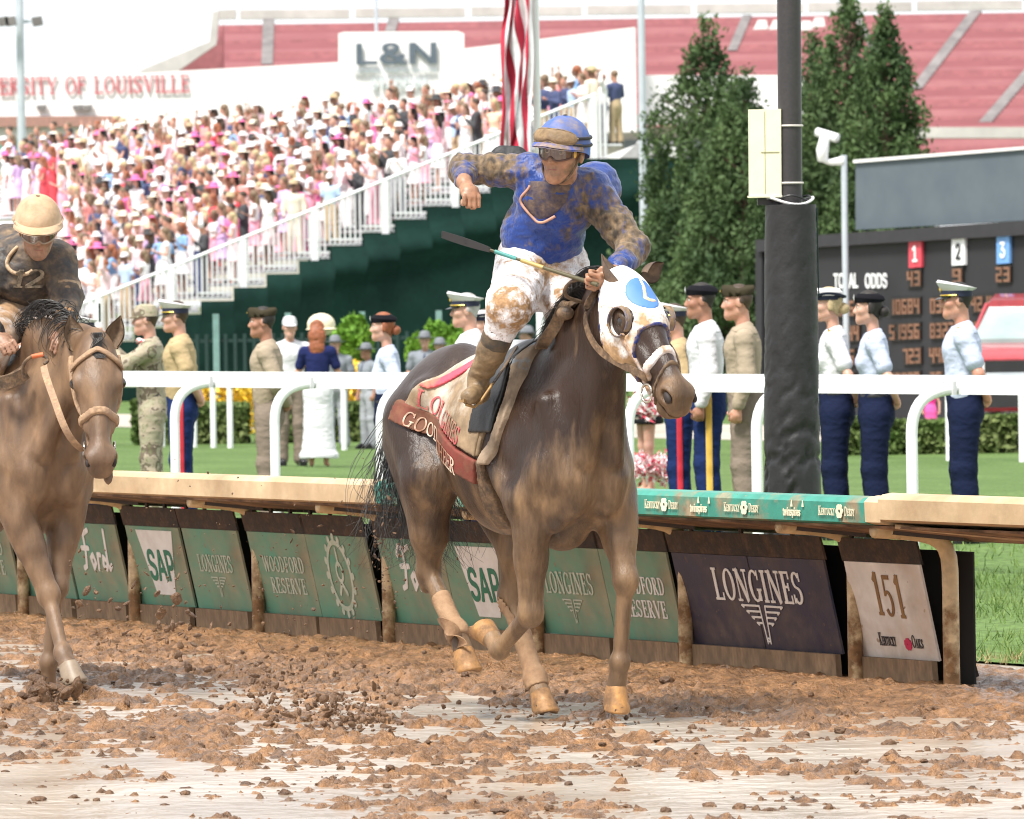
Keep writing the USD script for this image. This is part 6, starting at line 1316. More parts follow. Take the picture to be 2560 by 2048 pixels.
wa, wb, wc, wd = W(1104, 586, 26.06), W(1225, 625, 26.03), W(1345, 665, 25.98), W(1478, 707, 25.78)
part(whip, 'shaft', tube([wb, wc, wd + (wd - wc) * .12], [.006, .0075, .010], 8), M('olive_whip', (.06, .05, .025), .5, (.10, .085, .04), vs=20), smooth=True)
part(whip, 'coloured_wrap', cat([tube([wb * .9 + wc * .1, wb * .45 + wc * .55], .0085, 8)]), M('teal_wrap', (.06, .26, .24), .5), smooth=True)
part(whip, 'coloured_wrap', tube([wb * .35 + wc * .65, wc * .9 + wd * .1], .0092, 8), M('gold_wrap', (.42, .30, .10), .5), smooth=True)
for q in range(3): part(whip, 'flap_leaf', ribbon([wa + V(0, .002, -.008 + .008 * q), (wa + wb) / 2 + V(0, .003, -.010 + .010 * q), wb + V(0, 0, -.004 + .004 * q)], .013, UP, .006), M('black_leather', (.02, .018, .018), .45), smooth=40)
# ================================================================ THE SECOND HORSE AND JOCKEY
tan_coat = MUDDY('mud_covered_coat', (.062, .031, .018), (.195, .116, .062), .56, vs=3.2, rough=.42, mudrough=.52, soft=.20, bump=.3, stretch=(1.2, 1.2, .45), attr='mud', mud2=(.115, .066, .036), bs=60, spec=.5, fine=.22)
face_mud = MUDDY('face_mud', (.10, .062, .038), (.20, .132, .078), .6, vs=12, rough=.55, soft=.2, bump=.9, bs=40)
tanstrap_m = MUDDY('tan_strap', (.30, .19, .12), (.42, .27, .16), .5, vs=18, rough=.6, soft=.15, bump=.4)
H2 = Horse(-2.12, 28.75, math.radians(65)); h2 = H2.fr
horse2 = thing('horse', 'mud caked brown racehorse in plain bridle cut off by the left edge of the picture', 'horse', (H2.ox, H2.oy, 0), -math.radians(65))
fore2 = [foreJ(V(-.02, -.16, .93), H2.J(122, 1488, -.03), H2.J(157, 1632, -.03), H2.J(170, 1662, -.03)), foreJ(V(-.06, .15, .93), H2.J(142, 1468, .05), H2.J(122, 1655, .02), H2.J(117, 1712, .02))]
hind2 = [hindJ(V(-.86, -.18, 1.0), V(-1.15, -.14, .58), V(-1.05, -.14, .27), V(-1.03, -.14, .17)), hindJ(V(-.80, .18, 1.0), V(-1.30, .14, .62), V(-1.42, .14, .33), V(-1.44, .14, .24))]
p2, m2 = H2.at(240, 852, 28.42), H2.at(252, 1168, 28.17); L2 = np.linalg.norm(m2 - p2) / .97
S = SDF(); horse_body(S, fore2, hind2, p2); Hd2 = head_frame(p2, m2); ho2, k2 = horse_head(S, Hd2, L2)
S.ell(ho2(.57, .035, -.105), V(.05, .022, .014) * k2, .012, Hd2.A.T)                              # the tongue hanging out
g2 = S.grid(.0075, .03); b2 = g2.mesh(0, 1); q = part(horse2, 'body', h2.mesh(b2), tan_coat, smooth=True)
primvar(q, 'mud', np.clip(.62 + .25 * meshkit.fbm(b2[0] * 3, 2, 1) - .45 * np.clip((b2[0][:, 2] - 1.35) / .2, 0, 1) * (b2[0][:, 0] < .1), 0, 1))
for J, ax, fw in ((fore2[0], V(.35, .12, -1), V(1, .2, .3)), (fore2[1], V(-.1, 0, -1), V(1, 0, -.1)), (hind2[0], V(.1, 0, -1), V(1, 0, 0)), (hind2[1], V(-.4, 0, -1), V(1, 0, -.3))):
    part(horse2, 'hoof', h2.mesh(hoof(J['cor'], ax, fw)), M('pale_grey_hoof', (.26, .20, .14), .5, (.17, .12, .08), vs=14), smooth=40)
ico2 = trimesh.creation.icosphere(2); iv, jf = np.array(ico2.vertices), np.array(ico2.faces)
for y in (-1, 1):
    part(horse2, 'eye', h2.mesh((iv * .027 + ho2(.205, y * .094, .016), jf)), eye_m, smooth=True)
    part(horse2, 'nostril', h2.mesh((iv * [.022, .012, .014] @ Hd2.A.T + ho2(.565, y * .055, .010), jf)), hole_m, smooth=True)
part(horse2, 'ear', h2.mesh(leaf_ear(H2.at(190, 872, 28.40), H2.at(173, 792, 28.48), h2.A.T @ V(.25, -1, .1), .058)), face_mud, smooth=True)
part(horse2, 'ear', h2.mesh(leaf_ear(H2.at(279, 868, 28.42), H2.at(303, 792, 28.46), h2.A.T @ V(-.1, -1, .1), .054)), face_mud, smooth=True)
hin2 = lambda x, y, z: tuple(((x - p2[0]) * Hd2.A[0, q] + (y - p2[1]) * Hd2.A[1, q] + (z - p2[2]) * Hd2.A[2, q]) / k2 for q in range(3))
bb = (p2 - V(.3, .3, .7), p2 + V(.4, .35, .2))
def strap2(off, fn): return h2.mesh(g2.patch(off, lambda x, y, z: fn(*hin2(x, y, z)), *bb))
br2 = part(horse2, 'bridle', strap2(.014, lambda a, b, c: mx(np.abs(a - .365 + .2 * c) - .015, -.075 - c)), tanstrap_m, smooth=True)
part(br2, 'brow_band', strap2(.014, lambda a, b, c: mx(np.abs(a - .075 - .5 * np.abs(b)) - .013, -.01 - c)), tanstrap_m, smooth=True)
for y in (-1, 1): part(br2, 'cheek_strap', strap2(.013, lambda a, b, c, y=y: mx(np.abs(c + .015 + a * .14) - .011, -y * b + .02, .06 - a, a - .46)), tanstrap_m, smooth=True)
for y in (-1, 1): part(br2, 'bit_ring', h2.mesh(ring3(ho2(.475, y * .064, -.072), Hd2.A[:, 0], Hd2.A[:, 2], .036, .0055)), ringmetal_m, smooth=True)
rt = h2.out(ho2(.475, -.064, -.072))
part(horse2, 'rein', ribbon([rt, W(150, 1040, 28.14), W(136, 1000, 28.18), W(120, 955, 28.24), W(110, 915, 28.34)], .032, V(1, -.3, .3)), tanstrap_m, smooth=40)
part(horse2, 'rein', tube(spline([W(110, 910, 28.34), W(118, 896, 28.36), W(100, 888, 28.36), W(72, 896, 28.36), W(58, 915, 28.38), W(62, 945, 28.40)], 30), .008, 8), leather_m, smooth=True)
part(horse2, 'orange_rein_grip', tube([W(108, 886, 28.355), W(80, 892, 28.355)], .0105, 8), M('orange_rubber', (.62, .15, .05), .6), smooth=True)
part(horse2, 'neck_strap', ribbon([W(64, 930, 28.5), W(30, 950, 28.5), W(-10, 958, 28.55)], .06, V(0, -.3, 1), .03), leather_m)
crest2 = spline([V(-.10, 0, 1.60), V(.02, 0, 1.69), V(.14, .02, 1.76), p2 * .8 + V(.1, 0, 1.80) * .2, p2 + V(-.02, 0, .03)], 100)
def mane2(r, t):
    b0 = crest2[int(t * 99)] + V(r.normal(0, .01), r.normal(0, .012), -.02); s = -1 if r.random() < .8 else 1
    return [b0, b0 + V(-.02, s * .03, .035), b0 + V(-.05, s * (.05 + .03 * r.random()), .025), b0 + V(-.07, s * (.07 + .05 * r.random()), -.05 + .04 * r.normal())]
st, ws = hair(None, 190, 13, mane2, .0045); curves(horse2, 'mane', [h2.out(s) for s in st], ws, hair_m)
def fore_lock(r, t):
    b0 = ho2(.0, .0 + .012 * r.normal(), .085); return [b0, b0 + Hd2.A[:, 0] * .03 + Hd2.A[:, 2] * .015, ho2(.07, .014 * r.normal(), .092), ho2(.12, .012 + .01 * r.normal(), .090)]
st, ws = hair(None, 90, 14, fore_lock, .005); curves(horse2, 'forelock', [h2.out(s) for s in st], ws, hair_m)

j2 = thing('person', 'jockey in mud stained black and tan silks crouching over the second horse', 'person', W(70, 900, 29.0))
black_silk = MUDDY('black_silk', (.022, .020, .020), (.22, .15, .09), .34, vs=9, rough=.5, soft=.14, bump=.5, bs=24, mud2=(.08, .06, .05))
sL2, eL2, wL2, kL2 = W(138, 655, 28.95), W(166, 745, 28.85), W(162, 818, 28.62), W(150, 862, 28.52)
sR2, eR2, wR2, kR2 = W(-22, 660, 28.95), W(-62, 760, 28.85), W(-20, 835, 28.62), W(20, 862, 28.5)
hip2 = W(52, 745, 29.25); kn2 = (W(128, 850, 28.90), W(-14, 850, 28.75)); an2 = (W(96, 985, 29.05), W(-30, 985, 28.9))
HJ2 = frame_to(W(95, 572, 28.72), V(.10, -1, -.42)); nb2, ch2 = W(85, 630, 28.90), W(60, 672, 28.98)
S = SDF(); oh2 = head(S, HJ2, .98); S.cone(oh2(-.02, 0, -.06), nb2, .052, .06, .03).cone(nb2, ch2, .06, .12, .04).cone(ch2, hip2, .12, .12, .05)
S.chain([sL2, eL2, wL2], [.05, .042, .032], .02).chain([sR2, eR2, wR2], [.05, .042, .032], .02)
for kn, an_ in zip(kn2, an2): S.chain([hip2 + (kn - hip2) * .12, kn, an_], [.09, .062, .042], .03)
fist(S, wL2, kL2, V(-1, -.2, .2), V(.3, -1, .5)); fist(S, wR2, kR2, V(1, -.2, .2), V(0, -1, .5))
part(j2, 'body', S.grid(.0065).mesh(), M('muddy_face', (.32, .17, .11), .5, (.20, .11, .065), vs=18, lo=.4, hi=.65, fine=.15), smooth=True); face_parts(j2, oh2, HJ2, .98)
S = SDF(); S.cone(nb2 + V(-.01, .02, -.02), ch2, .09, .15, .05).cone(ch2, W(52, 715, 29.08), .155, .14, .05).cone(ch2, sL2, .12, .085, .04).cone(ch2, sR2, .12, .085, .04)
S.chain([sL2, eL2, eL2 * .4 + wL2 * .6], [.085, .066, .050], .03).chain([sR2, eR2, wR2], [.085, .066, .050], .03).ell(W(30, 630, 29.25), (.16, .16, .12), .06).sub(nb2 + V(.01, -.04, .07), (.06, .06, .05), .02)
gj = S.grid(.009); sh2 = part(j2, 'silks', wrinkles(wrinkles(gj.mesh(), .008, 7, 4), .005, 17, 6), black_silk, smooth=True)
WF = Frame(V(0, 0, 0), V(1, 0, 0), V(0, 1, 0), UP); tanp = MUDDY('tan_piping', (.50, .36, .23), (.3, .19, .11), .4, vs=25, rough=.7, soft=.1)
part(sh2, 'collar', tube(spline([drape(gj, WF, px, py, .008) for px, py in ((44, 618), (24, 640), (18, 664), (40, 684), (62, 686), (82, 676))], 30), .010, 6), tanp, smooth=True)
part(sh2, 'arm_band', gj.patch(.008, lambda x, y, z: mx(np.abs((x - eL2[0]) * .1 + (z - (sL2[2] * .38 + eL2[2] * .62))) - .022, W(112, 0, 28.8)[0] - x + 0 * z), W(100, 760, 28.6), W(210, 640, 29.2)), tanp, smooth=True)
part(sh2, 'arm_band', tube([eL2 * .52 + wL2 * .48, eL2 * .28 + wL2 * .72], .0545, 16), M('tan_cuff', (.40, .22, .10), .7), smooth=True)
part(sh2, 'cuff', tube([eL2 * .26 + wL2 * .74, wL2], .050, 16), black_silk, smooth=True)
for ch, px in (('1', 30), ('2', 62)):
    (v, f), L = serif(ch, .085, 1.5, .01); c0 = drape(gj, WF, px, 718, .012); c1 = drape(gj, WF, px + 4, 700, .012); part(sh2, 'race_number', place((v, f), c0, V(1, .12, 0), nrm(c1 - c0) if np.linalg.norm(c1 - c0) < .2 else UP), MUDDY('worn_number', (.36, .27, .18), (.09, .07, .05), .5, vs=18, rough=.7, soft=.1))
S = SDF(); S.cone(W(52, 722, 29.08), hip2, .135, .16, .05)
for kn, an_ in zip(kn2, an2): S.chain([hip2 + (kn - hip2) * .18, kn, kn * .5 + an_ * .5], [.125, .088, .062], .04)
muddy_breech = MUDDY('muddy_breeches', (.70, .66, .64), (.34, .205, .11), .66, vs=8, rough=.6, soft=.14, bump=.5, bs=18)
part(j2, 'breeches', wrinkles(S.grid(.009).mesh(), .006, 9, 5), muddy_breech, smooth=True)
for kn, an_ in zip(kn2, an2):
    S = SDF(); S.chain([kn * .5 + an_ * .5, an_, an_ + V(.02, -.15, -.05)], [.058, .042, .034], .02); part(j2, 'boot', S.grid(.009).mesh(), boot_m, smooth=True)
tancap = MUDDY('tan_cap', (.62, .45, .30), (.40, .26, .14), .4, vs=6, rough=.55, soft=.2, bump=.25); cp2 = helmet(j2, Frame(HJ2.o + HJ2.A[:, 2] * .012, *HJ2.A.T), 1.06, tancap, tancap, tanp, oh2)
goggles(j2, HJ2, .98, None, None, M('clear_frame', (.35, .27, .2), .4), lens_m)
# ================================================================ STANDING PEOPLE
ARMS = dict(back=((-.10, .265, 1.17), (-.17, .06, 1.0), (-.17, -.03, .985)), side=((-.02, .25, 1.16), (.045, .245, .93), (.06, .24, .845)), front=((-.02, .265, 1.16), (.18, .09, 1.03), (.21, .01, 1.02)),
            photo=((.20, .22, 1.30), (.40, .10, 1.52), (.44, .06, 1.60)), phone=((.04, .25, 1.17), (.24, .12, 1.34), (.29, .07, 1.42)), up=((.08, .30, 1.60), (.06, .26, 1.86), (.07, .25, 1.95)), clap=((.02, .25, 1.20), (.24, .06, 1.28), (.31, .02, 1.33)))
_kit = {}
def kit(sex='m', arms='back', sleeve='short', h=.009, lower='trousers', right=None, coarse=False):
    key = (sex, arms, sleeve, h, lower, right)
    if key in _kit: return _kit[key]
    fm = sex == 'f'; sw = .168 if fm else .200; K = {}
    H = Frame(V(.025, 0, 1.678), V(1, 0, 0), V(0, 1, 0), UP)
    A = [[V(x, y * s, z) for x, y, z in ARMS[a]] for s, a in ((1, arms), (-1, right or arms))]
    S = SDF(); kk = .93 if fm else 1.0; o = head(S, H, kk); S.cone(o(-.025, 0, -.06), V(-.02, 0, 1.41), .043 if fm else .051, .048 if fm else .056, .03)
    S.cone(V(-.01, 0, 1.33), V(-.01, 0, 1.06), .125 if fm else .145, .11 if fm else .13, .04, V(1, 0, 0), .65)
    for s, (e, w, n) in zip((1, -1), A):
        sh = V(-.01, s * (sw - .02), 1.395); g = .85 if fm else 1.0; S.chain([sh, e, w], [.050 * g, .040 * g, .027 * g], .02)
        if coarse: S.chain([w, n], [.03, .032], .01)
        else: fist(S, w, n, V(.5, 0, .8) if arms != 'photo' else V(-1, 0, .3), V(0, s, .2), g, .0105)
    if lower != 'trousers':
        for s in (1, -1): S.chain([V(-.01, s * .09, .95), V(.0, s * .09, .50), V(-.02, s * .09, .09)], [.085, .050, .034], .03); S.cone(V(-.03, s * .09, .05), V(.12, s * .10, .03), .03, .025, .02)
    gb = S.grid(h); K['body'] = gb.mesh(); K['gb'] = gb; K['H'], K['o'], K['k'] = H, o, kk
    S = SDF(); X = V(1, 0, 0)
    S.cone(V(-.01, 0, 1.34), V(-.005, 0, 1.06), .180 if not fm else .152, .160 if not fm else .130, .05, X, .70)
    if fm:
        for s in (1, -1): S.ell(V(.062, s * .064, 1.285), (.055, .060, .065), .04)
    else: S.ell(V(.025, 0, 1.34), (.09, .145, .10), .05)
    for s, (e, w, n) in zip((1, -1), A):
        sh = V(-.01, s * sw, 1.425); S.cone(V(-.012, s * .05, 1.435), sh - V(0, 0, .008), .066, .062, .05); m = dict(short=.66, none=.12, long=1.0)[sleeve]; g = .9 if fm else 1.0
        if sleeve != 'none': S.cone(sh, sh * (1 - m) + e * m, .060 * g, .062 * g, .03)
        if sleeve == 'long': S.cone(e, e * .1 + w * .9, .060 * g, .042 * g, .03)
    S.cone(V(-.02, 0, 1.43), V(-.016, 0, 1.495), .074, .062 if not fm else .055, .03).sub(V(.025, 0, 1.53), (.078, .06, .05), .01)
    gs_ = S.grid(h); K['shirt'] = wrinkles(wrinkles(gs_.mesh(), .006, 5.5, 4), .003, 15, 9) if not coarse else gs_.mesh(); K['gs'] = gs_
    S = SDF(); hip = .158 if not fm else .168
    if lower == 'trousers':
        S.cone(V(-.01, 0, 1.07), V(-.02, 0, .92), .150 if not fm else .140, hip, .05, X, .76); S.ell(V(-.045, 0, .93), (.09, .14, .12), .05)
        for s in (1, -1): S.chain([V(-.015, s * .085, .90), V(.0, s * .105, .50), V(-.03, s * .125, .10)], [.102, .080, .080], .03); S.cone(V(-.03, s * .125, .11), V(-.03, s * .125, .085), .082, .085, .02)
    else:
        z1, r1 = dict(skirt=(.30, .30), dress=(.52, .24), longdress=(.10, .24), shorts=(.72, .2))[lower]
        S.cone(V(-.01, 0, 1.07), V(-.02, 0, .93), .140, hip, .05, X, .78); S.cone(V(-.02, 0, .93), V(-.02, 0, z1 + r1 * .5), hip, r1 * .8, .06, X, .8); S.cone(V(-.02, 0, z1 + r1 * .5), V(-.02, 0, z1 + .06), r1 * .8, r1, .05, X, .8); S.ell(V(-.02, 0, z1 - .12), (.4, .4, .16), .01, op='-')
    gt = S.grid(h); K['lower'] = wrinkles(wrinkles(gt.mesh(), .007, 4.0, 6), .003, 13, 8) if not coarse else gt.mesh(); K['gt'] = gt; K['A'] = A
    _kit[key] = K; return K
def hat(parent, kind, H, k=1.0, local=True, mats=None, tall=1.0):
    """headgear in the head's frame"""
    P = lambda name, m, mat, sm=40, par=parent: part(par, name, (H.out(np.asarray(arr(m)[0]) * k), arr(m)[1]), mat, local=local, smooth=sm)
    hull = lambda pts: (lambda m: (np.array(m.vertices), np.array(m.faces)))(trimesh.convex.convex_hull(np.array(pts)))
    an = np.linspace(0, 2 * math.pi, 28, endpoint=False); el = lambda rx, ry, z, dx=0.0, tx=0.0: [(dx + rx * math.cos(a), ry * math.sin(a), z + tx * math.cos(a)) for a in an]
    hd = M('cap_white', (.66, .645, .65), .8, (.60, .59, .595), spec=.1); nv, gd = M('navy_cloth', (.012, .016, .045), .7), M('gold_braid', (.62, .42, .06), .35, metal=.5)
    def visor(z, mat, rx=.10, out=.055, drop=.02):
        v = []
        for t in (0, 1):
            for a in np.linspace(-1.1, 1.1, 14): v.append(((rx + out * t * math.cos(a)) * math.cos(a), (.085 + .005 * t) * math.sin(a), z - drop * t * math.cos(a)))
        v = np.array(v); q = np.arange(13); f = np.stack([q, q + 14, q + 15, q + 1], 1); P('visor', cat([(v, f), (v - V(0, 0, .004), f[:, ::-1])]), mat, True)
    if kind == 'peaked':
        c = P('cap', hull(el(.107, .090, .068) + el(.142, .120, .108, 0, .022) + el(.120, .10, .120, .01, .026)), mats or hd); visor(.030, M('black_patent', (.03, .03, .032), .15))
        P('cap_band', hull(el(.108, .091, .030) + el(.109, .092, .070)), nv); P('cap_cord', tube(np.array([(.112 * math.cos(a), .095 * math.sin(a), .038) for a in np.linspace(-1.5, 1.5, 20)]), .0055, 6), gd); P('badge', hull([(.112, y, z) for y, z in ((-.02, .07), (.02, .07), (0, .115), (0, .055))] + [(.122, y, z) for y, z in ((-.012, .075), (.012, .075), (0, .10))]), gd)
    elif kind == 'garrison':
        P('cap', hull([(x, y, .042 + .012 * (x < 0)) for x, y, _ in el(.112, .086, 0)] + [(.115, 0, .115), (.10, .02, .125), (.10, -.02, .125), (-.115, .02, .122), (-.115, -.02, .122), (-.128, 0, .10)] + el(.118, .088, .085)), mats); P('badge', hull([(.122, y + .02, z) for y, z in ((-.012, .07), (.012, .07), (0, .095))] + [(.128, .02, .078)]), gd)
    elif kind == 'beret':
        P('beret', hull(el(.106, .088, .040, -.004) + el(.118, .100, .070, -.014, .010) + el(.100, .085, .098, -.022, .012) + el(.05, .04, .112, -.03)), mats); P('badge', hull([(.108, .045 + y, z) for y, z in ((-.022, .055), (.022, .055), (.02, .105), (-.02, .105))] + [(.116, .045, .08)]), M('pale_badge', (.7, .7, .68), .4))
    elif kind == 'cover':
        P('cap', hull(el(.106, .088, .05) + el(.112, .092, .10, 0, .008) + el(.085, .07, .125)), hd); P('brim', cat([place((lambda: (np.array([((r_ + .0) * math.cos(a), r_ * .86 * math.sin(a), z + .03 * abs(math.sin(a)) ** 2) for r_, z in ((.106, .045), (.135, .048), (.140, .065)) for a in an]), np.array([[i * 28 + j, i * 28 + (j + 1) % 28, (i + 1) * 28 + (j + 1) % 28, (i + 1) * 28 + j] for i in range(2) for j in range(28)])))(), V(0, 0, 0), V(1, 0, 0), V(0, 1, 0))]), nv, True); P('cap_band', hull(el(.108, .090, .035) + el(.110, .091, .068)), nv)
    elif kind == 'trooper':
        g_ = M('trooper_felt', (.17, .18, .20), .85, (.13, .14, .155), vs=8); P('hat', lathe([(.0, .148), (.05, .145), (.085, .118), (.102, .05), (.105, .036), (.13, .034), (.175, .040), (.178, .036), (.12, .028), (.09, .03)], 24, sx=1.06, sy=.94), g_, True); P('hat_band', tube(np.array([(.110 * math.cos(a), .098 * math.sin(a), .046) for a in np.append(an, 0)]), .006, 6, False), M('hat_cord', (.05, .05, .055), .6))
    elif kind in ('ball', 'camo'):
        P('cap', hull(el(.108, .090, .030) + el(.106, .088, .075) + el(.085, .07, .118) + el(.04, .035, .135)), mats); visor(.036, mats, .098, .07, .022)
    elif kind == 'wide': P('hat', lathe([(.0, .15), (.06, .147), (.088, .12), (.098, .06), (.10, .045), (.16, .04), (.235, .025), (.235, .018), (.10, .03)], 20), mats, True)
    elif kind == 'fedora': P('hat', lathe([(.0, .135), (.05, .14), (.085, .12), (.098, .06), (.10, .045), (.145, .045), (.150, .038), (.09, .034)], 18), mats, True)
    elif kind == 'sun': P('hat', hull([(-.02 + .20 * math.cos(a) * .6, .20 * math.sin(a), .03 + .09 * math.cos(a)) for a in an] + el(.11, .1, .13, -.03) + el(.05, .05, .15, -.05)), mats, True)
    elif kind == 'fascinator': P('hat', cat([lathe([(0, .02), (.07, .015), (.11, .0), (.11, -.005), (0, 0)], 14, (.03, .05, .115)), lathe([(0, .05), (.03, .03), (.035, 0)], 8, (.02, .06, .12))]), mats, True)
def hairdo(parent, K, style, mat, local=True):
    g, o, H, k = K['gb'], K['o'], K['H'], K['k']; it = lambda x, y, z: ((x - H.o[0]) / k, (y - H.o[1]) / k, (z - H.o[2]) / k); lo, hi = H.o - .2, H.o + .2
    if style == 'bald': return
    if style == 'crop': part(parent, 'hair', g.patch(.0032, lambda x, y, z: (lambda a, b, c: mx(a + .005 - np.clip(c - .05, 0, 1) * 1.2, -.012 - c - np.clip(-a - .035, 0, .05) * 1.3 - .0 * b))(*it(x, y, z)), lo, hi), mat, local=local, smooth=True); return
    part(parent, 'hair', g.patch(.009, lambda x, y, z: (lambda a, b, c: mx(a - .005 - np.clip(c - .03, 0, 1) * 1.0, -.045 - c - np.clip(-a - .03, 0, .06) * 1.0 - .0 * b))(*it(x, y, z)), lo, hi), mat, local=local, smooth=True)
    if style == 'bun': part(parent, 'bun', (iv * V(.045, .05, .045) * k + o(-.120, 0, -.03), jf), mat, local=local, smooth=True)
    if style == 'long':
        S = SDF(); S.chain([o(-.05, 0, .06), o(-.085, 0, -.06), o(-.10, 0, -.24), o(-.09, .0, -.36)], [.085, .095, .085, .04], .04, V(1, 0, 0), .5); part(parent, 'long_hair', wrinkles(S.grid(.012).mesh(), .008, 16, 3), mat, local=local, smooth=True)
def soldier(px, py, Y, label, yaw=180, sex='m', shirt=None, lower=None, cap=None, capmat=None, hair='crop', hairmat=None, skin=None, arms='back', sleeve='short', low='trousers', group=None, right=None, extras=(), name='person', stripe=None, sleeve_badge=None, k=None, tie=None, collar=None, belt=True):
    """a person whose head is centred on a pixel at distance Y"""
    K = kit(sex, arms, sleeve, .009, low, right); c = W(px, py, Y); g = zg(c[0], Y); k = k or (c[2] - g) / 1.678; rz = math.radians(yaw)
    off = V(.02 * math.cos(rz), .02 * math.sin(rz), 0) * k; t = thing(name, label, 'person', V(c[0], Y, g) - off, rz, group); stage.GetPrimAtPath(t).GetAttribute('xformOp:translate')
    UsdGeom.Xformable(stage.GetPrimAtPath(t)).AddScaleOp().Set(Gf.Vec3f(k, k, k))
    P = lambda n, m, mt, **q: part(t, n, m, mt, local=True, smooth=q.pop('smooth', True), **q)
    bd = P('body', K['body'], skin or skin_m); hairmat = hairmat or M('brown_hair', (.05, .03, .018), .6)
    hairdo(bd, K, hair, hairmat); H, o = K['H'], K['o']
    for s in (-1, 1): q_ = part(bd, 'eye', (iv * .0125 * K['k'] + o(.078, s * .031, .006), jf), white_eye_m, local=True, smooth=True); part(q_, 'iris', (iv * V(.004, .006, .006) + o(.088, s * .031, .006), jf), iris_m, local=True, smooth=True); part(bd, 'eyebrow', tube([o(.093, s * .016, .026), o(.095, s * .032, .030), o(.082, s * .050, .026)], V(.003, .005, .003), 6), hairmat, local=True)
    part(bd, 'lips', (iv * V(.008, .021, .010) + o(.088, 0, -.0725), jf), lip_m, local=True, smooth=True)
    sh = P('shirt', K['shirt'], shirt); lw = P('trousers' if low == 'trousers' else low.replace('longdress', 'dress'), K['lower'], lower)
    if cap: hat(t, cap, Frame(H.o, V(1, 0, 0), V(0, 1, 0), UP), 1.0 if sex == 'm' else .95, True, capmat)
    if low == 'trousers':
        for s in (-1, 1): P('shoe', cat([box((-.10, s * .125 - .045, .0), (.17, s * .125 + .045, .05)), (iv * V(.11, .048, .05) + V(.05, s * .125, .05), jf)]), M('black_shoe', (.015, .015, .016), .2), smooth=40)
        if belt: P('belt', K['gt'].patch(.007, lambda x, y, z: np.abs(z - 1.045 + 0 * x * y) - .018, V(-.3, -.3, .95), V(.3, .3, 1.15)), M('black_belt', (.015, .015, .015), .35))
    if stripe: part(lw, 'stripe', K['gt'].patch(.016, lambda x, y, z: mx(np.abs(x + .015) - .024 + 0 * z, .10 - y + np.clip(z - .9, 0, 1) * .2, z - 1.03), V(-.2, 0, .08), V(.2, .3, 1.05)), stripe, local=True, smooth=True)
    a = K['A'][0]; sl = V(-.01, .19 if sex == 'm' else .165, 1.425) * .45 + a[0] * .55
    if sleeve_badge: part(sh, 'sleeve_badge', K['gs'].patch(.005, lambda x, y, z: mx(np.sqrt((x - sl[0]) ** 2 * 1.4 + (z - sl[2]) ** 2) - .042, np.abs(np.sqrt((x - sl[0]) ** 2 + (z - sl[2]) ** 2) - .028) - .011, sl[1] - y), sl - .12, sl + .14), sleeve_badge, local=True, smooth=True)
    part(sh, 'button_placket', K['gs'].patch(.003, lambda x, y, z: mx(np.abs(y) - .016 + 0 * z, -x, 1.06 - z, z - 1.46), V(0, -.05, 1.0), V(.3, .05, 1.5)), shirt, local=True)
    if tie: part(sh, 'tie', K['gs'].patch(.009, lambda x, y, z: mx(np.abs(y) - .022 + .008 * (z > 1.44), -x + .0, 1.06 - z, z - 1.475), V(0, -.06, 1.0), V(.3, .06, 1.52)), tie, local=True, smooth=True)
    S = K['gs']
    if collar != 'none': part(sh, 'collar', S.patch(.009, lambda x, y, z: mx(1.448 - z + np.clip(x, 0, .2) * .35, np.abs(y) * 0 + z - 1.505, .025 - np.abs(y) - 2 * np.clip(.02 - x, 0, 1)), V(-.2, -.2, 1.38), V(.2, .2, 1.56)), shirt, local=True, smooth=True)
    for e in extras:
        if e == 'ribbons': part(sh, 'ribbon_bar', S.patch(.006, lambda x, y, z: mx(np.abs(y - .085) - .042, np.abs(z - 1.345) - .014, -x), V(0, 0, 1.28), V(.25, .2, 1.42)), M('ribbon_red', (.5, .10, .07), .6, (.10, .10, .35), vs=90, lo=.45, hi=.55), local=True)
        if e == 'boards':
            for s in (1, -1): part(sh, 'shoulder_board', frame_box(V(-.035, s * .075, 1.492), V(.07, 0, 0), V(0, s * .12, -.035), V(0, 0, .012)), M('navy_cloth', (.012, .016, .045), .7), local=True); part(sh, 'rank_stripe', frame_box(V(-.037, s * .135, 1.487), V(.074, 0, 0), V(0, s * .035, -.010), V(0, 0, .012)), M('gold_braid', (.62, .42, .06), .35, metal=.5), local=True)
        if e == 'pocket': part(sh, 'pocket', S.patch(.004, lambda x, y, z: mx(np.abs(y - .085) - .05, np.abs(z - 1.28) - .055, -x), V(0, 0, 1.2), V(.25, .2, 1.38)), shirt, local=True)
    return t, K
hm = lambda n, c: M(n, c, .6, tuple(x * .6 for x in c), vs=30)
brown_h, dark_h, red_h, blond_h, grey_h = hm('brown_hair', (.06, .035, .02)), hm('dark_hair', (.02, .015, .012)), hm('red_hair', (.30, .09, .035)), hm('blond_hair', (.52, .40, .22)), hm('grey_hair', (.45, .44, .42))
cl = lambda n, c, **k: M(n, c, .85, tuple(x * .84 for x in c), vs=7, bump=.35, bs=20, spec=.12, **k)
khaki, khaki2, ltblue, whites, navy_t, blue_t, taupe_t = cl('khaki_shirt', (.44, .33, .185)), cl('taupe_shirt', (.345, .28, .205)), cl('pale_blue_shirt', (.47, .52, .66)), cl('white_shirt', (.66, .66, .69)), cl('navy_trousers', (.008, .013, .040)), cl('blue_trousers', (.011, .024, .092)), cl('taupe_trousers', (.22, .175, .14))
olive, blackb = cl('olive_cap', (.042, .034, .020)), cl('black_beret', (.007, .007, .010))
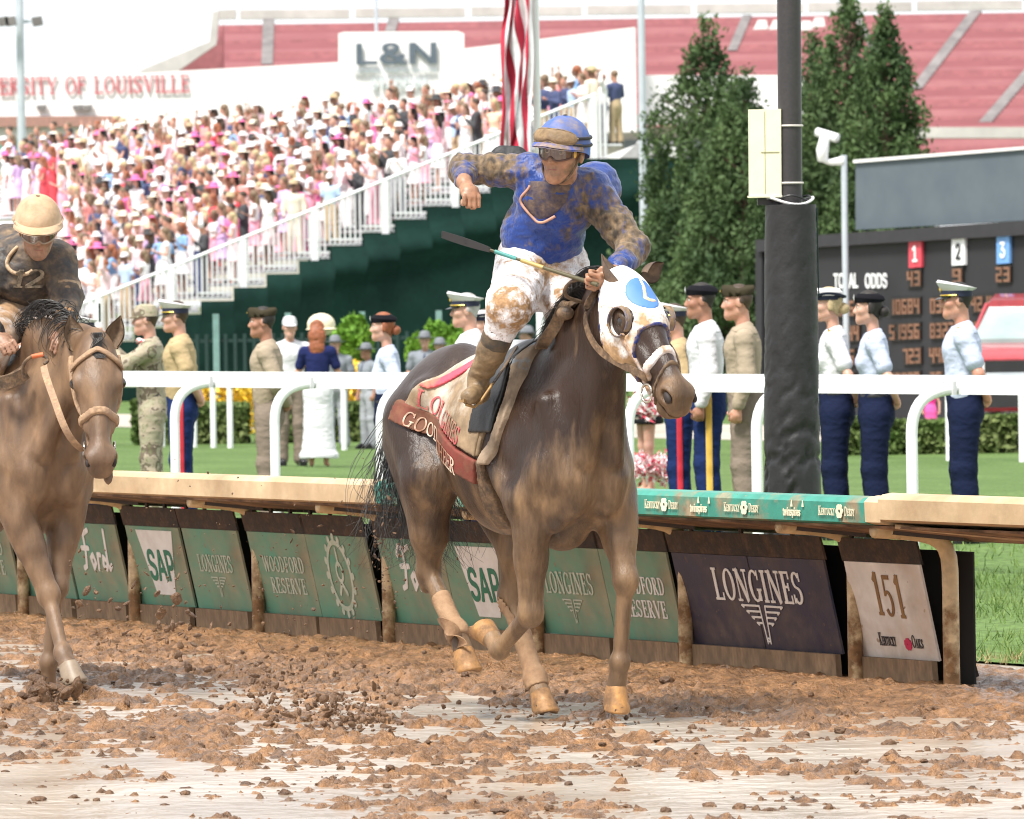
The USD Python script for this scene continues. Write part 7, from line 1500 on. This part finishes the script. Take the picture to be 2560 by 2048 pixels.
red_s, gold_s, black_t, badge_m, dbadge = M('red_stripe', (.55, .02, .04), .6), M('gold_stripe', (.72, .45, .08), .6), M('black_tie', (.02, .018, .018), .6), M('dark_chevron', (.05, .06, .045), .6), M('navy_chevron', (.03, .04, .09), .6)
camo_m = usdkit.material(stage, '/World/Looks/camouflage', {'tc': ('texture_coordinate', {}), 'n': ('noise_texture', {'scale': 9.0, 'detail': 3.0, 'distortion': .6}), 'r': ('rgb_ramp', {'ramp': [(.30, (.30, .28, .19)), (.42, (.20, .19, .11)), (.44, (.34, .29, .21)), (.54, (.36, .31, .24)), (.56, (.13, .10, .07)), (.62, (.15, .15, .08)), (.66, (.33, .30, .22))], 'interpolate': False}), 'p': ('principled_bsdf', {'roughness': .85})},
    [('tc.object', 'n.vector'), ('n.fac', 'r.fac'), ('r.color', 'p.base_color')], surface='p.BSDF')
LG = 'uniformed people lined up behind the white turf rail'
soldier(46, 822, 52, 'grey haired man in white shirt and navy cap seen between the black jockey legs', 185, shirt=whites, lower=navy_t, cap='ball', capmat=cl('navy_cap', (.02, .03, .09)), hairmat=grey_h, skin=skin_pink_m, group=LG)
soldier(208, 826, 52, 'person in white peaked cap mostly hidden behind the ears of the muddy horse', 190, shirt=whites, lower=navy_t, cap='peaked', skin=skin_dark_m, hairmat=dark_h, group=LG)
t, K = soldier(366, 800, 51.5, 'soldier in camouflage raising a phone to take a picture', 180, shirt=camo_m, lower=camo_m, cap='camo', capmat=camo_m, arms='photo', sleeve='long', skin=skin_pink_m, group=LG)
ph = thing('phone', 'black phone held up by the soldier in camouflage', 'phone', W(249, 782, 51.4)); c = W(249, 782, 51.4); part(ph, 'case', box(c - V(.005, .04, .075), c + V(.005, .04, .075)), M('black_phone', (.012, .012, .014), .2)); part(ph, 'screen', box(c + V(.0055, -.035, -.068), c + V(.007, .035, .068)), M('phone_screen', (.03, .04, .05), .05))
part(t, 'neck_scarf', tube(np.array([V(.02 + .075 * math.cos(a), .075 * math.sin(a), 1.50 + .01 * math.sin(3 * a)) for a in np.linspace(0, 6.28, 20)]), .020, 8, False), M('red_white_scarf', (.62, .06, .07), .7, (.75, .6, .6), vs=14, lo=.48, hi=.52), local=True, smooth=True)
soldier(440, 792, 50.6, 'marine in tan shirt and white cap with red striped blue trousers, left of the horse', 180, shirt=khaki, lower=blue_t, cap='peaked', stripe=red_s, sleeve_badge=badge_m, extras=('pocket', 'ribbons'), skin=skin_pink_m, tie=None, group=LG)
soldier(657, 806, 49.6, 'soldier in taupe shirt, black tie and brown garrison cap beside the red haired woman', 180, shirt=khaki2, lower=taupe_t, cap='garrison', capmat=olive, sleeve='long', sleeve_badge=M('pale_chevron', (.6, .57, .5), .6), tie=black_t, extras=('ribbons', 'pocket'), skin=skin_tan_m, hairmat=dark_h, group=LG)
soldier(958, 818, 49, 'woman airman in pale blue shirt and black beret with reddish bun behind the winning horse', 182, 'f', ltblue, navy_t, 'beret', blackb, 'bun', red_h, skin_pink_m, sleeve_badge=dbadge, group=LG)
soldier(1166, 776, 47, 'officer in white peaked cap and white shirt with sunglasses left of the jockey boot', 180, shirt=whites, lower=navy_t, cap='peaked', hairmat=grey_h, skin=skin_pink_m, extras=('boards',), group=LG)
soldier(1214, 812, 47.5, 'woman in white and navy brimmed cover next to the jockey boot', 180, 'f', whites, navy_t, 'cover', None, 'bun', brown_h, skin_pink_m, group=LG)
soldier(1684, 800, 46.6, 'marine with red striped blue trousers half hidden by the winning horse muzzle', 178, shirt=khaki, lower=blue_t, cap='peaked', stripe=red_s, sleeve_badge=badge_m, skin=skin_pink_m, group=LG)
soldier(1753, 752, 46.2, 'soldier in white shirt and black beret with yellow striped blue trousers', 180, shirt=whites, lower=blue_t, cap='beret', capmat=blackb, stripe=gold_s, skin=skin_tan_m, hairmat=dark_h, tie=black_t, extras=('ribbons',), arms='side', sleeve='long', group=LG)
soldier(1846, 756, 45.6, 'soldier in taupe shirt and olive garrison cap left of the padded post', 180, shirt=khaki2, lower=taupe_t, cap='garrison', capmat=olive, sleeve='long', tie=black_t, extras=('ribbons', 'pocket'), skin=skin_m, hairmat=brown_h, arms='side', group=LG)
soldier(2072, 762, 45, 'blond woman in white and navy cover standing right against the padded post', 180, 'f', whites, navy_t, 'cover', None, 'bun', blond_h, skin_pink_m, extras=('boards',), group=LG)
soldier(2172, 770, 44.7, 'woman airman in pale blue shirt and black beret in front of the odds board', 180, 'f', ltblue, navy_t, 'beret', blackb, 'bun', dark_h, skin_pink_m, sleeve_badge=dbadge, extras=('ribbons',), group=LG)
soldier(2394, 752, 44, 'officer in white peaked cap and pale blue shirt, rightmost of the line', 180, shirt=ltblue, lower=navy_t, cap='peaked', hairmat=dark_h, skin=skin_m, extras=('boards', 'ribbons', 'pocket'), group=LG)
# people farther back
t, K = soldier(724, 818, 78, 'smiling bearded man in white ball cap and white polo shirt', -80, shirt=whites, lower=taupe_t, cap='ball', capmat=whites, skin=skin_pink_m, hairmat=brown_h, arms='side')
soldier(793, 828, 77, 'red haired woman in navy top, long white skirt and cream hat seen from behind', 88, 'f', cl('navy_top', (.016, .022, .09)), whites, None, None, 'long', red_h, skin_m, arms='phone', low='longdress')
c = W(803, 812, 77.1); hatp = thing('hat', 'cream wide brimmed hat on the red haired woman', 'hat', c); part(hatp, 'crown', (iv * V(.17, .16, .14) + c, jf), M('cream_straw', (.78, .70, .52), .8, bump=.4), smooth=True); part(hatp, 'brim', lathe([(.14, .0), (.185, -.02), (.19, -.03), (.13, -.02)], 24, c - V(0, 0, .03)), _mats['cream_straw'], smooth=True)
TG = 'state troopers in grey uniform behind the turf course'; grey_sh, grey_tr = cl('trooper_shirt', (.22, .24, .27)), cl('trooper_trousers', (.33, .34, .37))
for px, py, Y, yaw, ar, lb in ((838, 860, 97, -95, 'front', 'trooper in grey campaign hat with hands folded right of the red haired woman'), (916, 878, 96, 215, 'side', 'trooper in grey campaign hat left of the airman with reddish bun'), (1062, 850, 97, -95, 'front', 'trooper in grey campaign hat, left of two beside the navy officer'), (1099, 866, 95, -80, 'front', 'trooper in grey campaign hat, right of two beside the navy officer'), (1318, 838, 96, 180, 'side', 'trooper in grey campaign hat seen between the jockey knees')):
    soldier(px, py, Y, lb, yaw, shirt=grey_sh, lower=grey_tr, cap='trooper', skin=skin_pink_m if px != 916 else skin_tan_m, arms=ar, group=TG, tie=M('navy_tie', (.02, .03, .08), .6))
t, K = soldier(1606, 838, 60, 'cheerleader in black shorts holding red and white pompoms behind the winning horse neck', 200, 'f', cl('cheer_top', (.62, .04, .09)), cl('black_shorts', (.015, .015, .018)), None, None, 'long', brown_h, skin_pink_m, arms='side', low='shorts')
pm = M('pompom_strands', (.60, .03, .08), .6, (.80, .76, .76), vs=25, lo=.47, hi=.53)
for px, py, lb in ((1622, 1012, 'red and white pompom held at the cheerleader hip'), (1604, 1168, 'red and white pompom lying on the turf beside the cheerleader'), (1660, 1172, 'red and white pompom lying on the turf in front of the marine trousers')):
    c = W(px, py, 59.6); r = np.random.default_rng(px); single('pompom', leaves(c + r.normal(size=(420, 3)) * V(.062, .062, .052), .026, r, aspect=5), pm, lb, 'pompom')
soldier(2326, 962, 94, 'girl in bright pink dress partly hidden behind the goose neck post', -90, 'f', cl('hot_pink', (.75, .05, .28)), cl('pink_skirt', (.80, .12, .38)), None, None, 'long', blond_h, skin_pink_m, arms='side', low='longdress', sleeve='none')
# ================================================================ BLEACHERS AND THE CROWD
BT = W(1490, 235, 150.0); SD = nrm(V(-.93, -.37, 0)); RR = nrm(V(-.37, .93, 0))
aq = along(215, 0, 2.0, BT * [1, 1, 0], SD); pz = BT + SD * aq; u_, v_ = uv(215, 755); zlow = CAMH - v_ * pz[1] / FPX; SLOPE = (BT[2] - zlow) / aq
NROW = 20; PITCH = .80; st_ = lambda q, r=0.0, z=0.0: BT * [1, 1, 0] + SD * q + RR * r + UP * z
railz = lambda q: BT[2] - SLOPE * q
floor_ = lambda k: railz(.7 + PITCH * k) - 1.08
alu_m = M('white_aluminium', (.74, .74, .76), .4, (.66, .66, .69), vs=2)
stand = thing('bleachers', 'temporary white bleachers with stair handrail and dark green cloth side', 'bleachers', st_(0, 0, GB))
LEN = 52.0
for k in range(NROW):
    z = floor_(k); q0 = .3 + PITCH * k
    part(stand, 'tread', frame_box(st_(q0, .02, z - .06), SD * (PITCH - .02), RR * LEN, UP * .06), alu_m)
    if k: part(stand, 'bench', frame_box(st_(q0 + .05, .25, z + .36), SD * .26, RR * LEN, UP * .05), alu_m); part(stand, 'riser', frame_box(st_(q0, .05, z - .0), SD * .02, RR * LEN, UP * .12), alu_m)
part(stand, 'top_platform', frame_box(st_(-.65, .02, floor_(0) + .12), SD * .95, RR * LEN, UP * .05), alu_m)
QE = .3 + PITCH * NROW
part(stand, 'handrail', tube([st_(0, 0, railz(0)), st_(QE, 0, railz(QE))], .036, 8), gloss_white)
step = lambda q: floor_(max(0, min(NROW - 1, int((q - .3) / PITCH))))
for n_, q in enumerate(np.arange(.05, QE, .125)):
    if n_ % 14: part(stand, 'picket', frame_box(st_(q, -.01, step(q) - .02), SD * .034, RR * .03, UP * (railz(q) - step(q))), alu_m)
    else: part(stand, 'post', frame_box(st_(q - .06, -.03, step(q) - .35), SD * .17, RR * .08, UP * (railz(q) - step(q) + .33)), gloss_white)
for k in range(NROW): part(stand, 'toe_rail', frame_box(st_(.3 + PITCH * k, -.012, floor_(k) + .06), SD * PITCH, RR * .02, UP * .05), alu_m)
for q in np.arange(-.25, .05, .13): part(stand, 'post', frame_box(st_(q, -.02, floor_(0) - .2), SD * .07, RR * .05, UP * (railz(0) - floor_(0) + .2)), alu_m)
tarp_m = M('dark_green_cloth', (.0055, .027, .021), .85, (.004, .019, .0155), vs=.9, bump=.3, bs=2.5, fine=.12, fs=9, spec=.15)
qs = np.concatenate([[-3.6, -2.4, -1.32]] + [[.3 + PITCH * k + .001, .3 + PITCH * k + PITCH * .5, .3 + PITCH * (k + 1) - .001] for k in range(NROW)] ); qs = np.unique(np.concatenate([qs, np.linspace(-1.3, .29, 7)])); nz = 26; v = []
ztop_ = W(1560, 396, 150)[2]
for q in qs:
    zt_ = (ztop_ if q < .3 else step(q) - .10); zz = np.linspace(GB, zt_, nz)
    for z in zz:
        n = meshkit.fbm(np.array([q * .45 + z * .25, z * .5, 2.0]), 3, 6) - .5; fold = math.exp(-((z - (1.0 + .42 * (q - 14) * -.5)) / .35) ** 2)
        v.append(st_(q, -.10 + .38 * n * min(1, (zt_ - z) / .8 + .1) - .28 * fold * min(1, (zt_ - z) / .6), z))
nq = len(qs); i, j = np.meshgrid(np.arange(nq - 1), np.arange(nz - 1), indexing='ij'); q = (i * nz + j).ravel()
part(stand, 'side_cloth', (np.array(v), np.stack([q, q + 1, q + nz + 1, q + nz], 1)), tarp_m, smooth=True)
part(stand, 'back_cloth', frame_box(st_(-3.6, -.1, GB), RR * 30, UP * (ztop_ - GB), SD * .03), tarp_m)

# ---- kinds of spectators: class prims that the individuals reference
CR = random.Random(11)
ccol = lambda n, c: M('crowd_' + n, c, .8, tuple(x * .85 for x in c), vs=6)
PAL = dict(hot_pink=(.78, .16, .38), pale_pink=(.84, .60, .63), coral=(.80, .30, .27), rose=(.78, .34, .44), white=(.80, .78, .78), cream=(.78, .70, .56), navy=(.05, .065, .15), black=(.045, .045, .05), light_blue=(.45, .60, .80), grey=(.34, .35, .38), red=(.66, .06, .08), sky=(.22, .38, .62), lilac=(.60, .42, .68), peach=(.85, .52, .38), tan=(.48, .36, .22), mint=(.35, .58, .46))
light_h = hm('light_brown_hair', (.20, .13, .075)); HAIRS = [brown_h, dark_h, blond_h, light_h, red_h, light_h]; SKINS = [skin_pink_m, skin_m, skin_tan_m, skin_dark_m, skin_pink_m]
KIND = [('m', 'side', 'long', 'trousers', 'white', 'tan', None), ('m', 'clap', 'long', 'trousers', 'navy', 'navy', 'fedora:cream'), ('m', 'phone', 'long', 'trousers', 'pale_pink', 'white', None), ('m', 'side', 'short', 'trousers', 'light_blue', 'tan', 'ball:white'), ('m', 'up', 'long', 'trousers', 'white', 'navy', None),
        ('m', 'front', 'long', 'trousers', 'grey', 'grey', 'fedora:white'), ('m', 'phone', 'long', 'trousers', 'black', 'black', None), ('m', 'clap', 'short', 'trousers', 'hot_pink', 'white', None), ('m', 'side', 'long', 'trousers', 'cream', 'cream', 'fedora:tan'), ('m', 'front', 'long', 'trousers', 'white', 'white', 'fedora:white'), ('m', 'up', 'long', 'trousers', 'pale_pink', 'tan', None), ('m', 'clap', 'long', 'trousers', 'navy', 'tan', None), ('m', 'phone', 'long', 'trousers', 'white', 'grey', 'ball:white'),
        ('f', 'side', 'none', 'longdress', 'hot_pink', 'hot_pink', 'sun:white'), ('f', 'phone', 'none', 'dress', 'pale_pink', 'pale_pink', None), ('f', 'clap', 'none', 'dress', 'white', 'white', None), ('f', 'front', 'none', 'longdress', 'rose', 'rose', 'fascinator:hot_pink'), ('f', 'up', 'none', 'dress', 'coral', 'coral', None), ('f', 'side', 'none', 'dress', 'white', 'pale_pink', 'fascinator:white'), ('f', 'clap', 'none', 'longdress', 'pale_pink', 'pale_pink', 'wide:white'), ('f', 'phone', 'none', 'dress', 'navy', 'navy', None),
        ('f', 'front', 'short', 'dress', 'lilac', 'lilac', None), ('f', 'phone', 'none', 'longdress', 'red', 'red', None), ('f', 'clap', 'none', 'dress', 'white', 'rose', None), ('f', 'side', 'none', 'longdress', 'white', 'white', 'wide:cream'), ('f', 'up', 'none', 'dress', 'rose', 'white', 'fascinator:hot_pink'), ('f', 'front', 'none', 'dress', 'peach', 'white', None), ('f', 'side', 'none', 'dress', 'black', 'black', 'wide:black'),
        ('f', 'phone', 'short', 'dress', 'sky', 'white', None), ('f', 'clap', 'none', 'longdress', 'pale_pink', 'rose', None), ('m', 'side', 'long', 'trousers', 'pale_pink', 'navy', 'fedora:cream'), ('f', 'front', 'none', 'longdress', 'white', 'pale_pink', 'wide:hot_pink')]
ACT = dict(side='', clap='clapping', phone='holding a phone', front='with folded hands', up='waving both arms'); looks_ = []
for n_, (sx_, ar, sl, lo_, c1, c2, ht) in enumerate(KIND):
    K = kit(sx_, ar, sl, .036, lo_, None, True); p = '/World/' + uname('/World', 'spectator_kind'); stage.CreateClassPrim(p); hr = HAIRS[n_ % 6]
    part(p, 'body', K['body'], SKINS[n_ % 5], local=True, smooth=True); part(p, 'shirt' if sx_ == 'm' else 'dress_top', K['shirt'], ccol(c1, PAL[c1]), local=True, smooth=True); part(p, 'trousers' if sx_ == 'm' else 'skirt', K['lower'], ccol(c2, PAL[c2]), local=True, smooth=True)
    if sx_ == 'm': part(p, 'hair', (iv * V(.10, .082, .09) + V(.005, 0, 1.728), jf), hr, local=True, smooth=True); part(p, 'shoes', cat([box((-.1, s * .125 - .045, 0), (.16, s * .125 + .045, .07)) for s in (1, -1)]), ccol('black', PAL['black']), local=True)
    else: part(p, 'hair', cat([(iv * V(.105, .092, .10) + V(-.004, 0, 1.718), jf), (iv * V(.06, .09, .16) + V(-.075, 0, 1.58), jf)]), hr, local=True, smooth=True)
    if ht: hk_n, hc = ht.split(':'); hat(p, hk_n, Frame(V(.025, 0, 1.678), V(1, 0, 0), V(0, 1, 0), UP), 1.05, True, ccol(hc, PAL[hc]))
    cw = lambda c: c.replace('_', ' '); look = ('man in ' + cw(c1) + (' suit' if c1 == c2 else ' shirt')) if sx_ == 'm' else ('woman in ' + cw(c1) + (' long dress' if lo_ == 'longdress' else ' dress'))
    if ht: look += ' and ' + cw(ht.split(':')[1]) + dict(wide=' broad hat', fedora=' hat', ball=' cap', fascinator=' headpiece', sun=' sun hat')[ht.split(':')[0]]
    looks_.append((p, look + (' ' + ACT[ar] if ACT[ar] else '')))
# ---- places, and how much of each the photograph would show
rc = np.random.default_rng(21); P_ = []
for k in range(NROW):
    for r in np.arange(.45, LEN - 1, .60):
        if rc.random() < (.06 if k or r < 9 else .42) or abs(r - 14) < .5 or abs(r - 29) < .6: continue
        if k and meshkit.noise(np.array([r * .5, k * .6, 3.0]), 5) < .2: continue
        P_.append((k, r + rc.uniform(-.22, .22), .3 + PITCH * (k + rc.uniform(.45, .8))))
for r in np.arange(.5, LEN, .9):
    for q in ((-.05, -.3, -.5) if r < 12 else (-.4,)):
        if rc.random() < (.42 if r > 12 else .85): P_.append((-1, max(.3, r * (.75 if r < 12 else 1)) + rc.uniform(-.25, .25), q + rc.uniform(-.12, .12)))
pos = np.array([st_(q, r, floor_(k) if k >= 0 else floor_(0) + .17) for k, r, q in P_]); kind = rc.integers(0, len(KIND), len(P_))
# nearby neighbours often dress alike: nudge a share of the upper left towards pink and white
sc = rc.uniform(.88, 1.06, len(P_)); yaw = math.atan2(SD[1], SD[0]) + rc.normal(0, .5, len(P_))
def pix(p): u, v = FPX * p[0] / p[1], FPX * (CAMH - p[2]) / p[1]; return CX + u * math.cos(ROLL) + v * math.sin(ROLL), H0 + v * math.cos(ROLL) - u * math.sin(ROLL)
buf = np.full((512, 640), -1, int); order = np.argsort(-pos[:, 1])
for n_ in order:
    x, y = pix(pos[n_]); s = FPX / pos[n_, 1] * sc[n_]
    x0, x1, y0, y1 = int((x - .22 * s) / 4), int((x + .22 * s) / 4) + 1, int((y - 1.75 * s) / 4), int(y / 4)
    buf[max(y0, 0):max(min(y1, 512), 0), max(x0, 0):max(min(x1, 640), 0)] = n_
for (x0, y0, x1, y1) in ((0, 400, 160, 1000), (1050, 300, 1500, 700)): buf[y0 // 4:y1 // 4, x0 // 4:x1 // 4] = -1
cnt = np.bincount(buf[buf >= 0], minlength=len(P_)); vis = np.argsort(-cnt); near = [n for n in vis[:300] if cnt[n] > 0]; rest = [n for n in vis[300:] if cnt[n] > 2]
def where(n):
    x, y = pix(pos[n] + V(0, 0, 1.6)); k, r, q = P_[n]
    a = 'top row' if k < 1 else f'{("second", "third", "fourth", "fifth", "sixth", "seventh", "eighth", "ninth", "tenth", "eleventh", "twelfth", "thirteenth", "fourteenth", "fifteenth", "sixteenth", "seventeenth", "eighteenth", "nineteenth", "twentieth")[k - 1]} row down'
    if r < 1.6: return f'at the stair handrail, {a}'
    b_ = ('at the far left edge' if x < 120 else 'under the left lettering' if x < 330 else 'under the last red letters' if x < 500 else 'left of the sign' if x < 700 else 'near the sign' if x < 850 else 'below the sign initials' if x < 1050 else 'left of the flag' if x < 1230 else 'behind the flag' if x < 1345 else 'right of the flagpole')
    return f'{b_}, {a}'
seen = {}
for n in near:
    p, look = looks_[kind[n]]; lb = look + ' ' + where(n); w = lb.split()
    if len(w) > 16: lb = look.replace(' holding a phone', '').replace(' with folded hands', '').replace(' waving both arms', '').replace(' clapping', '') + ' ' + where(n)
    if len(lb.split()) > 16: lb = lb.replace('at the stair handrail', 'by the handrail').replace('under the last red letters', 'below red letters').replace('under the left lettering', 'below lettering').replace(' down', '').replace('below the sign initials', 'below the sign').replace('at the far left edge', 'far left')
    lb = ' '.join(lb.split()[:16])
    while lb in seen and len(lb.split()) < 16: lb += ' behind'
    if lb in seen: lb = lb.replace('woman in', 'taller woman in', 1).replace('man in', 'taller man in', 1).replace('wotaller man', 'taller woman'); lb = ' '.join(lb.replace('and ', '', 1).split()[:16])

    seen[lb] = 1
    nm = '/World/' + uname('/World', 'person'); x = UsdGeom.Xform.Define(stage, nm); x.AddTranslateOp().Set(Gf.Vec3d(*map(float, pos[n]))); x.AddRotateZOp().Set(math.degrees(yaw[n])); x.AddScaleOp().Set(Gf.Vec3f(*[float(sc[n])] * 3))
    x.GetPrim().GetReferences().AddInternalReference(p); x.GetPrim().SetInstanceable(True)
    tag(x.GetPrim(), lb, 'person', 'racegoers standing in the bleachers')
pi = UsdGeom.PointInstancer.Define(stage, '/World/distant_racegoers'); tag(pi.GetPrim(), 'far part of the pink and white crowd packed in the bleachers', 'crowd', None, 'stuff')
for n_, (p, look) in enumerate(looks_):
    q = UsdGeom.Xform.Define(stage, f'/World/distant_racegoers/racegoer_{n_:03d}'); q.GetPrim().GetReferences().AddInternalReference(p); pi.GetPrototypesRel().AddTarget(q.GetPath())
pi.CreateProtoIndicesAttr(Vt.IntArray([int(kind[n]) for n in rest])); pi.CreatePositionsAttr(Vt.Vec3fArray.FromNumpy(pos[rest].astype(np.float32)))
pi.CreateOrientationsAttr(Vt.QuathArray([Gf.Quath(math.cos(yaw[n] / 2), 0, 0, math.sin(yaw[n] / 2)) for n in rest])); pi.CreateScalesAttr(Vt.Vec3fArray.FromNumpy(np.repeat(sc[rest][:, None], 3, 1).astype(np.float32)))
print('racegoers', len(near), len(rest), cnt[near[-1]] if near else 0)

# ================================================================ MUD IN THE AIR
rm = np.random.default_rng(5); fl_v, fl_f, cN = [], [], 0
RK1 = [rock(s + 20, 1, .6) for s in range(10)]
def fling(n, px, py, sx_, sy_, Y, dY, smin, smax, pw=2.5):
    global cN
    for q in range(n):
        x, y = rm.normal(px, sx_), rm.normal(py, sy_); d = rm.normal(Y, dY); s = smin + (smax - smin) * rm.random() ** pw; p = W(x, y, d)
        if p[2] < .01: p[2] = .01 + .1 * rm.random() ** 2
        v, f = RK1[q % 10]; ax = rm.normal(size=(3, 3)); Q, _ = np.linalg.qr(ax); fl_v.append((v * s * rm.uniform(.4, 1.2, 3) * (1, 1, rm.uniform(1, 2.6))) @ Q + p); fl_f.append(f + cN); cN += len(v)
for a in ((240, 660, 1715, 75, 60, 26.6, .5, .0015, .013), (330, 870, 1780, 95, 50, 26.2, .4, .0015, .015), (160, 760, 1640, 110, 70, 26.8, .5, .001, .010), (60, 455, 1560, 40, 70, 27.6, .4, .003, .022), (30, 210, 1480, 40, 60, 28.0, .3, .003, .018), (80, 130, 1748, 34, 14, 28.3, .15, .008, .04),
          (220, 700, 1400, 210, 110, 27.4, .6, .0015, .0055), (160, 960, 1400, 30, 90, 26.9, .3, .0015, .006), (60, 330, 1560, 60, 60, 28, .4, .002, .012), (50, 1560, 1850, 90, 30, 26, .3, .002, .010), (40, 1320, 1800, 70, 25, 26.6, .3, .003, .014)): fling(*a)
single('flying_mud', (np.vstack(fl_v), np.vstack(fl_f)), clod_m, 'clods and specks of wet mud flung up by the horses', 'mud', kind='stuff', smooth=True)
